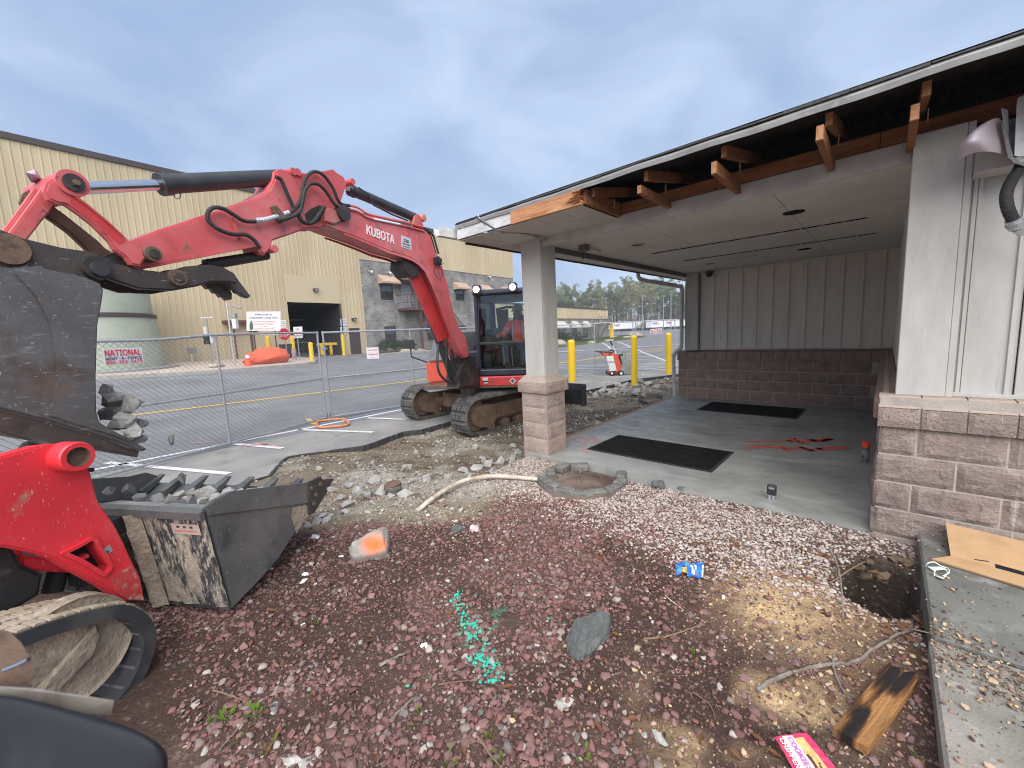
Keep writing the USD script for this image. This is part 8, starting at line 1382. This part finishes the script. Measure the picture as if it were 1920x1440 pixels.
for k_, (x, y, w, h_) in enumerate(((1608, 1062, .09, .06), (1630, 1056, .07, .05), (1672, 1052, .10, .06), (1690, 1082, .08, .08), (1622, 1082, .08, .09), (1658, 1086, .10, .10), (1598, 1122, .07, .06), (1615, 1138, .08, .06), (1642, 1150, .07, .05), (1690, 1140, .09, .05), (1705, 1118, .07, .07), (1718, 1040, .08, .05), (1590, 1082, .06, .05))):
    stone('clod', f'{["dark", "brown", "rooty"][k_ % 3]} earth clod number at the broken rim of the hole beside the walkway'.replace(' number', ''), 'clod', x, y, (w, w*.8, h_), 'clod', 600+k_, k_*.8, .35, group=f'{["dark", "brown", "rooty"][k_ % 3]} earth clods at the hole rim', rough=.35, n=18)
p = gnd(516, 1333); T = thing('bottle_top', 'small grey blue pipe top on the lower left gravel', 'cap', p); part(T, 'cap', move(lathe([(.014, .0), (.0165, .002), (.0175, .030), (.016, .034), (.014, .030)], 18), p), M['post_grey'], smooth=30); part(T, 'base', move(lathe([(0, .004), (.014, .004)], 18), p), M['black_ink'])
def weed(x, y, n, h, label):
    p = gnd(x, y); v = []; r = np.random.default_rng(int(x*7+y))
    for i in range(n):
        a = r.uniform(0, 6.28); e = p+np.array([math.cos(a), math.sin(a), 0])*h*r.uniform(.3, .9)+Z3*h*r.uniform(.3, 1.0); d = (e-p)/np.linalg.norm(e-p); s_ = np.cross(d, Z3)+r.normal(size=3)*.2; s_ /= np.linalg.norm(s_); w = h*.17; v.append((np.array([e-d*h*.32, e+s_*w, e+d*h*.25, e-s_*w]), np.array([[0, 1, 2], [0, 2, 3]])))
    T = thing('weed', label, 'weed', p); part(T, 'leaves', join(*v), M['weed']); part(T, 'stem', join(*[tube([p, (m[0][0]+m[0][2])/2], .0012, 4, False) for m in v]), M['weed'])
for x, y, n, h, lb in ((482, 1345, 12, .06, 'yellow green weed at the lower left by the dark guard'), (425, 1352, 10, .05, 'small green weed left of the yellow green weed'), (396, 1362, 8, .04, 'tiny weed nearest the dark guard'), (452, 1388, 7, .04, 'weed beside the straight pale twig'), (842, 1432, 7, .05, 'bright weed at the bottom edge left of the middle'), (935, 1432, 6, .045, 'bright weed at the bottom edge by the brown twig'), (921, 1385, 5, .04, 'small weed above the brown twig'), (1100, 1432, 6, .05, 'three leaved weed at the bottom middle'), (1302, 1228, 6, .025, 'tiny sprout in the sandy soil'), (922, 1110, 7, .03, 'small yellow sprout above the green stones'), (593, 1172, 8, .03, 'sprout beside the small white knob stone'), (500, 1410, 7, .05, 'weed beside the cracked flat stone'), (785, 1340, 5, .035, 'weed by the pale split stick'), (1722, 1428, 7, .03, 'yellowish weed at the foot of the walkway'), (775, 1362, 5, .03, 'leafy sprig below the pale split stick')): weed(x, y, n, h, lb)
# ------------------------------------------------------------------ gravel: thousands of pebbles nobody could count
M['peb_red'] = mat('red_pebble', (.3, .15, .13), [((.10, .06, .055), 90, .60, .8)], vary=[(0, (0.124, 0.064, 0.061)), (.22, (0.172, 0.086, 0.078)), (.40, (0.228, 0.113, 0.100)), (.55, (0.196, 0.113, 0.108)), (.70, (0.152, 0.090, 0.086)), (.80, (0.272, 0.156, 0.140)), (.87, (0.148, 0.129, 0.128)), (.93, (0.272, 0.215, 0.180)), (.975, (0.352, 0.304, 0.272)), (1, (0.416, 0.382, 0.368))], rough=.8, bump=(.25, 160), spec=.25)
M['peb_white'] = mat('white_pebble', (.55, .5, .47), [((.28, .23, .2), 100, .60, .8)], vary=[(0, (.45, .39, .36)), (.3, (.53, .475, .445)), (.5, (.37, .30, .27)), (.7, (.42, .345, .305)), (.82, (.38, .28, .255)), (.92, (.30, .17, .15)), (1, (.25, .22, .205))], rough=.75, bump=(.2, 160), spec=.25)
M['peb_rubble'] = mat('rubble_chip', (.4, .39, .36), vary=[(0, (.30, .275, .225)), (.3, (.38, .355, .315)), (.55, (.24, .205, .155)), (.75, (.48, .46, .42)), (.9, (.17, .14, .105)), (1, (.58, .56, .53))], rough=.95, bump=(.4, 120), spec=.15)
M['peb_tan'] = mat('tan_pebble', (.4, .28, .16), vary=[(0, (.44, .31, .18)), (.4, (.52, .38, .24)), (.6, (.36, .25, .16)), (.8, (.30, .17, .13)), (1, (.58, .48, .36))], rough=.9, bump=(.3, 120), spec=.15)
M['peb_soil'] = mat('soil_crumb', (.12, .08, .06), vary=[(0, (.075, .048, .038)), (.5, (.13, .085, .066)), (.8, (.19, .135, .105)), (1, (.28, .21, .165))], rough=1.0, spec=.1)
M['peb_green'] = mat('green_sprayed_pebble', (.02, .42, .29), [((.30, .20, .16), 45, .56, .64)], vary=[(0, (.015, .36, .25)), (.6, (.03, .50, .36)), (1, (.10, .34, .24))], rough=.7)
def instancer(name, label, cat, mt, protos_, P, S_, Q):
    path = uniq('/World', name); pi = UsdGeom.PointInstancer.Define(stage, path); tgt = []
    for i, m in enumerate(protos_):
        pp = f'{path}/pebble' if i == 0 else f'{path}/pebble_{i:03d}'; usdkit.mesh(stage, pp, m, M[mt], smooth=50); tgt.append(pp)
    pi.CreatePrototypesRel().SetTargets(tgt); n = len(P); r = np.random.default_rng(n)
    pi.CreateProtoIndicesAttr(Vt.IntArray.FromNumpy(r.integers(0, len(protos_), n).astype(np.int32))); pi.CreatePositionsAttr(Vt.Vec3fArray.FromNumpy(P.astype(np.float32))); pi.CreateScalesAttr(Vt.Vec3fArray.FromNumpy(S_.astype(np.float32)))
    pi.CreateOrientationsAttr(Vt.QuathArray([Gf.Quath(float(a), float(b), float(c), float(d)) for a, b, c, d in Q])); tag(pi.GetPrim(), label, cat, None, 'stuff')
def quats(r, n, tilt):
    a = r.uniform(0, 2*math.pi, n); ax = r.normal(size=(n, 2)); ax /= np.linalg.norm(ax, axis=1, keepdims=True); t = r.normal(size=n)*tilt/2; z = np.stack([np.cos(a/2), 0*a, 0*a, np.sin(a/2)], 1); w = np.stack([np.cos(t), ax[:, 0]*np.sin(t), ax[:, 1]*np.sin(t), 0*t], 1)
    w1, x1, y1, z1 = w.T; w2, x2, y2, z2 = z.T; return np.stack([w1*w2-x1*x2-y1*y2-z1*z2, w1*x2+x1*w2+y1*z2-z1*y2, w1*y2-x1*z2+y1*w2+z1*x2, w1*z2+x1*y2-y1*x2+z1*w2], 1)
pr_ = np.random.default_rng(31)
def round_peb(seed, n=15): return rock(np.random.default_rng(seed), .5, .40, .27, n)
PEB = [round_peb(400+i, 13+i) for i in range(6)]; CHIP = [rock(np.random.default_rng(430+i), .5, .38, .28, 9) for i in range(6)]
def scatter(name, label, cat, mt, protos_, n, xr, yr, dens, size, tilt=.35, lift=.10, zf=None):
    X, Y = pr_.uniform(*xr, n), pr_.uniform(*yr, n); keep = pr_.random(n) < dens(X, Y); X, Y = X[keep], Y[keep]
    q = np.stack([X, Y, np.full(len(X), -.1)], 1)-CAM; d = q@fw; px = 960+FPX*(q@rt)/np.maximum(d, .01); py = 720-FPX*(q@up)/np.maximum(d, .01); k = (d > .3) & (px > -120) & (px < 2040) & (py < 1560); X, Y = X[k], Y[k]
    s = size(pr_, len(X), X, Y); Z = (dirt_z(X, Y) if zf is None else zf(X, Y))+s*lift; instancer(name, label, cat, mt, protos_, np.stack([X, Y, Z], 1), np.stack([s, s*pr_.uniform(.8, 1.15, len(s)), s*pr_.uniform(.75, 1.2, len(s))], 1), quats(pr_, len(s), tilt))
logn = lambda m, sd, lo, hi: (lambda r, n, X, Y: np.clip(m*np.exp(r.normal(size=n)*sd), lo, hi))
onw = lambda X, Y: ((X > .225) & (Y < 3.86)) | ((Y > 3.87) & (X > -3.42))
inhole = lambda X, Y: np.exp(-(((X-HOLE[0])/(HOLE[2]*1.25))**2+((Y-HOLE[1])/(HOLE[3]*1.15))**2)**3)
inring = lambda X, Y: (np.hypot(X-cen[0], Y-cen[1]) < .50)
def whiteness(X, Y):
    n = meshkit.fbm(P3(X, Y, 2.1, 50), 3); return np.clip(ss(2.55, 3.2, Y+.5*(n-.5)-.10*(X+1.2)**2*.3), 0, 1)*ss(-3.75, -3.2, X)
def tanness(X, Y): n2 = meshkit.fbm(P3(X, Y, 3.5, 33), 3); return np.clip(np.exp(-(((X+.30)/.44)**2+((Y-2.68)/.44)**2)**1.6)+.9*np.exp(-(((X+.32)/.46)**2+((Y-1.75)/.5)**2)**1.5)*ss(.38, .62, n2), 0, 1)
def cutness(X, Y): return np.maximum(ss(-3.1, -3.7, X)*ss(1.5, 2.5, Y), redline(X, Y))
def bare(X, Y): n1 = meshkit.fbm(P3(X, Y, 1.1, 21), 3); n2 = meshkit.fbm(P3(X, Y, 3.2, 61), 3); return np.clip(ss(.50, .60, n1)*.75+.45*ss(.52, .62, n2)+1.1*rut(X, Y), 0, 1.2)
def d_red(X, Y): return np.where(onw(X, Y) | inring(X, Y), 0, (1-.88*whiteness(X, Y))*(1-.85*tanness(X, Y))*(1-cutness(X, Y))*(1-.78*np.clip(bare(X, Y), 0, 1))*(1-inhole(X, Y)))
def d_white(X, Y): return np.where(onw(X, Y) | inring(X, Y), 0, whiteness(X, Y)*(1-.4*ss(3.72, 3.86, Y)*ss(-1.9, -1.6, X))*(1-inhole(X, Y))*(1-.8*np.exp(-((X-.12)/.26)**2-((Y-3.5)/.3)**2)))
scatter('red_gravel', 'reddish brown gravel spread over the near ground', 'gravel', 'peb_red', PEB+CHIP[:3], 44000, (-4.4, .24), (.1, 3.7), d_red, logn(.027, .44, .010, .066), .4, .12)
scatter('red_fines', 'fine reddish grit between the larger stones', 'gravel', 'peb_red', CHIP, 42000, (-4.4, .24), (.1, 3.7), lambda X, Y: np.where(onw(X, Y) | inring(X, Y), 0, (1-.8*cutness(X, Y))*(1-.5*tanness(X, Y))*(1-.4*np.clip(bare(X, Y), 0, 1))*.8), logn(.011, .35, .005, .02), .5, .12)
scatter('white_gravel', 'pinkish white pebbles banked along the slab front', 'gravel', 'peb_white', PEB, 26000, (-3.6, .22), (2.3, 3.88), d_white, logn(.022, .30, .010, .042), .4, .14)
scatter('tan_gravel', 'tan stones in the sandy patches', 'gravel', 'peb_tan', PEB+CHIP, 9000, (-1.4, .24), (.9, 3.4), lambda X, Y: np.where(onw(X, Y), 0, np.clip(tanness(X, Y)+.10, 0, 1)*(1-inhole(X, Y))), logn(.011, .6, .004, .045), .5, .1)
lane_d = lambda X, Y: np.exp(-((Y-(2.45+.45*(X+4.2)))/.42)**2)*ss(-5.3, -4.7, X)*ss(-2.7, -3.2, X)
scatter('rubble_chips', 'grey and olive rubble chips over the dug strip', 'rubble', 'peb_rubble', CHIP, 42000, (-6.7, -2.5), (1.0, 14.5), lambda X, Y: np.where((X < edge_x(Y)) | onw(X, Y), 0, np.clip(cutness(X, Y)*(.25+.6*ss(.45, .6, meshkit.fbm(P3(X, Y, 1.6, 8), 3)))+.8*lane_d(X, Y), 0, 1)*(1-.45*ss(4, 7, Y))), logn(.024, .55, .008, .085), .6, .12)
scatter('tan_pebble_mix', 'small buff pebbles between red gravel and rubble', 'gravel', 'peb_tan', CHIP, 9000, (-4.6, -2.4), (1.3, 3.2), lambda X, Y: np.where(inring(X, Y), 0, .75*np.exp(-((Y-2.35-.2*(X+3.3))/.5)**2)), logn(.013, .4, .006, .03), .5, .1)
scatter('soil_crumbs', 'dark crumbs of soil between the stones', 'soil', 'peb_soil', CHIP, 26000, (-5.2, .24), (.2, 3.9), lambda X, Y: np.where(onw(X, Y), 0, .35+.5*np.clip(bare(X, Y), 0, 1)), logn(.011, .45, .004, .03), .6, .1)
gp_ = [(855, 1122), (868, 1140), (872, 1158), (878, 1172), (876, 1182), (890, 1190), (893, 1205), (905, 1218), (905, 1235), (915, 1243), (922, 1255), (930, 1272), (886, 1175), (896, 1240), (900, 1230), (912, 1230)]
GP = np.array([gnd(*p) for p in gp_]); k = pr_.integers(0, len(GP), 300); G_ = GP[k]+np.c_[pr_.normal(size=(300, 2))*.026, np.zeros(300)]; G_[:, 2] = dirt_z(G_[:, 0], G_[:, 1])+.006; s = np.clip(.021*np.exp(pr_.normal(size=300)*.35), .01, .045); instancer('green_pebbles', 'trail of green sprayed pebbles on the red gravel', 'gravel', 'peb_green', PEB, G_, np.stack([s]*3, 1), quats(pr_, 300, .4))
for i, (x, y, s_) in enumerate(((765, 1287, .042), (885, 1136, .03), (607, 1040, .02), (1028, 1160, .024))): stone('green_stone', ['largest green stone low in the middle of the gravel', 'green stone at the top of the green trail', 'small green chip near the loader bucket', 'small green chip left of the large grey stone'][i], 'stone', x, y, (s_, s_*.7, s_*.5), 'peb_green', 500+i, i, .1, sub=1)
scatter('walkway_litter', 'pebbles and crumbs spilled over the walkway slabs', 'gravel', 'peb_tan', CHIP, 6000, (.23, 1.1), (1.2, 3.84), lambda X, Y: np.clip(.95*np.exp(-((Y-(2.62-.75*(X-.25)))/.16)**2)+.10*np.exp(-((X-.23)/.2)**2)+.015, 0, 1), logn(.011, .55, .004, .04), .5, .2, lambda X, Y: np.where(Y < 2.604, .055, .075))
scatter('walkway_mulch', 'dark mulch crumbs on the walkway slabs', 'soil', 'peb_soil', CHIP, 22000, (.23, 1.1), (1.2, 3.84), lambda X, Y: np.clip(.95*np.exp(-((Y-(2.60-.75*(X-.25)))/.17)**2)+.04, 0, 1), logn(.009, .5, .003, .03), .6, .2, lambda X, Y: np.where(Y < 2.604, .055, .075))
scatter('slab_grit', 'grit and crumbs on the porch slab', 'soil', 'peb_rubble', CHIP, 900, (-3.3, .0), (3.95, 7.5), lambda X, Y: .25*np.exp(-(Y-3.9)*.6), logn(.008, .5, .003, .022), .5, .2, lambda X, Y: X*0+.0)
def leaf_scatter(n, fx):
    v = []
    for i in range(n):
        x, y = fx(); p = gnd(x, y)+Z3*.014; a = pr_.uniform(0, 6.28); l_ = pr_.uniform(.018, .034); d = np.array([math.cos(a), math.sin(a), pr_.normal()*.2]); s_ = np.array([-math.sin(a), math.cos(a), pr_.normal()*.25]); v.append((np.array([p-d*l_, p+s_*l_*.42+Z3*.004, p+d*l_, p-s_*l_*.42+Z3*.004, p]), np.array([[0, 4, 1], [1, 4, 2], [2, 4, 3], [3, 4, 0]])))
    return join(*v)
solo('dead_leaves', join(leaf_scatter(60, lambda: (pr_.normal()*110+1250, abs(pr_.normal())*22+1012)), leaf_scatter(36, lambda: (pr_.normal()*80+1560, pr_.normal()*24+1045)), leaf_scatter(30, lambda: (pr_.normal()*30+1690, pr_.normal()*16+1175)), leaf_scatter(24, lambda: (pr_.normal()*40+1040, pr_.normal()*14+950)), leaf_scatter(70, lambda: (pr_.uniform(450, 1700), pr_.uniform(1000, 1430)))), M['dead_leaf'], 'scattered dead brown leaves on the gravel', 'leaves', kind='stuff')
# ------------------------------------------------------------------ a little haze: far trees fade slightly
HZ = usdkit.material(stage, '/World/Looks/haze_air', {'v': ('principled_volume', {'color': (.82, .87, .95), 'density': .0006, 'anisotropy': 0.0})}, [], volume='v.volume')
solo('haze', box(-420, 420, -300, 480, -3.0, 40.0), HZ, 'thin haze in the air over the lot and the wood', kind='stuff')
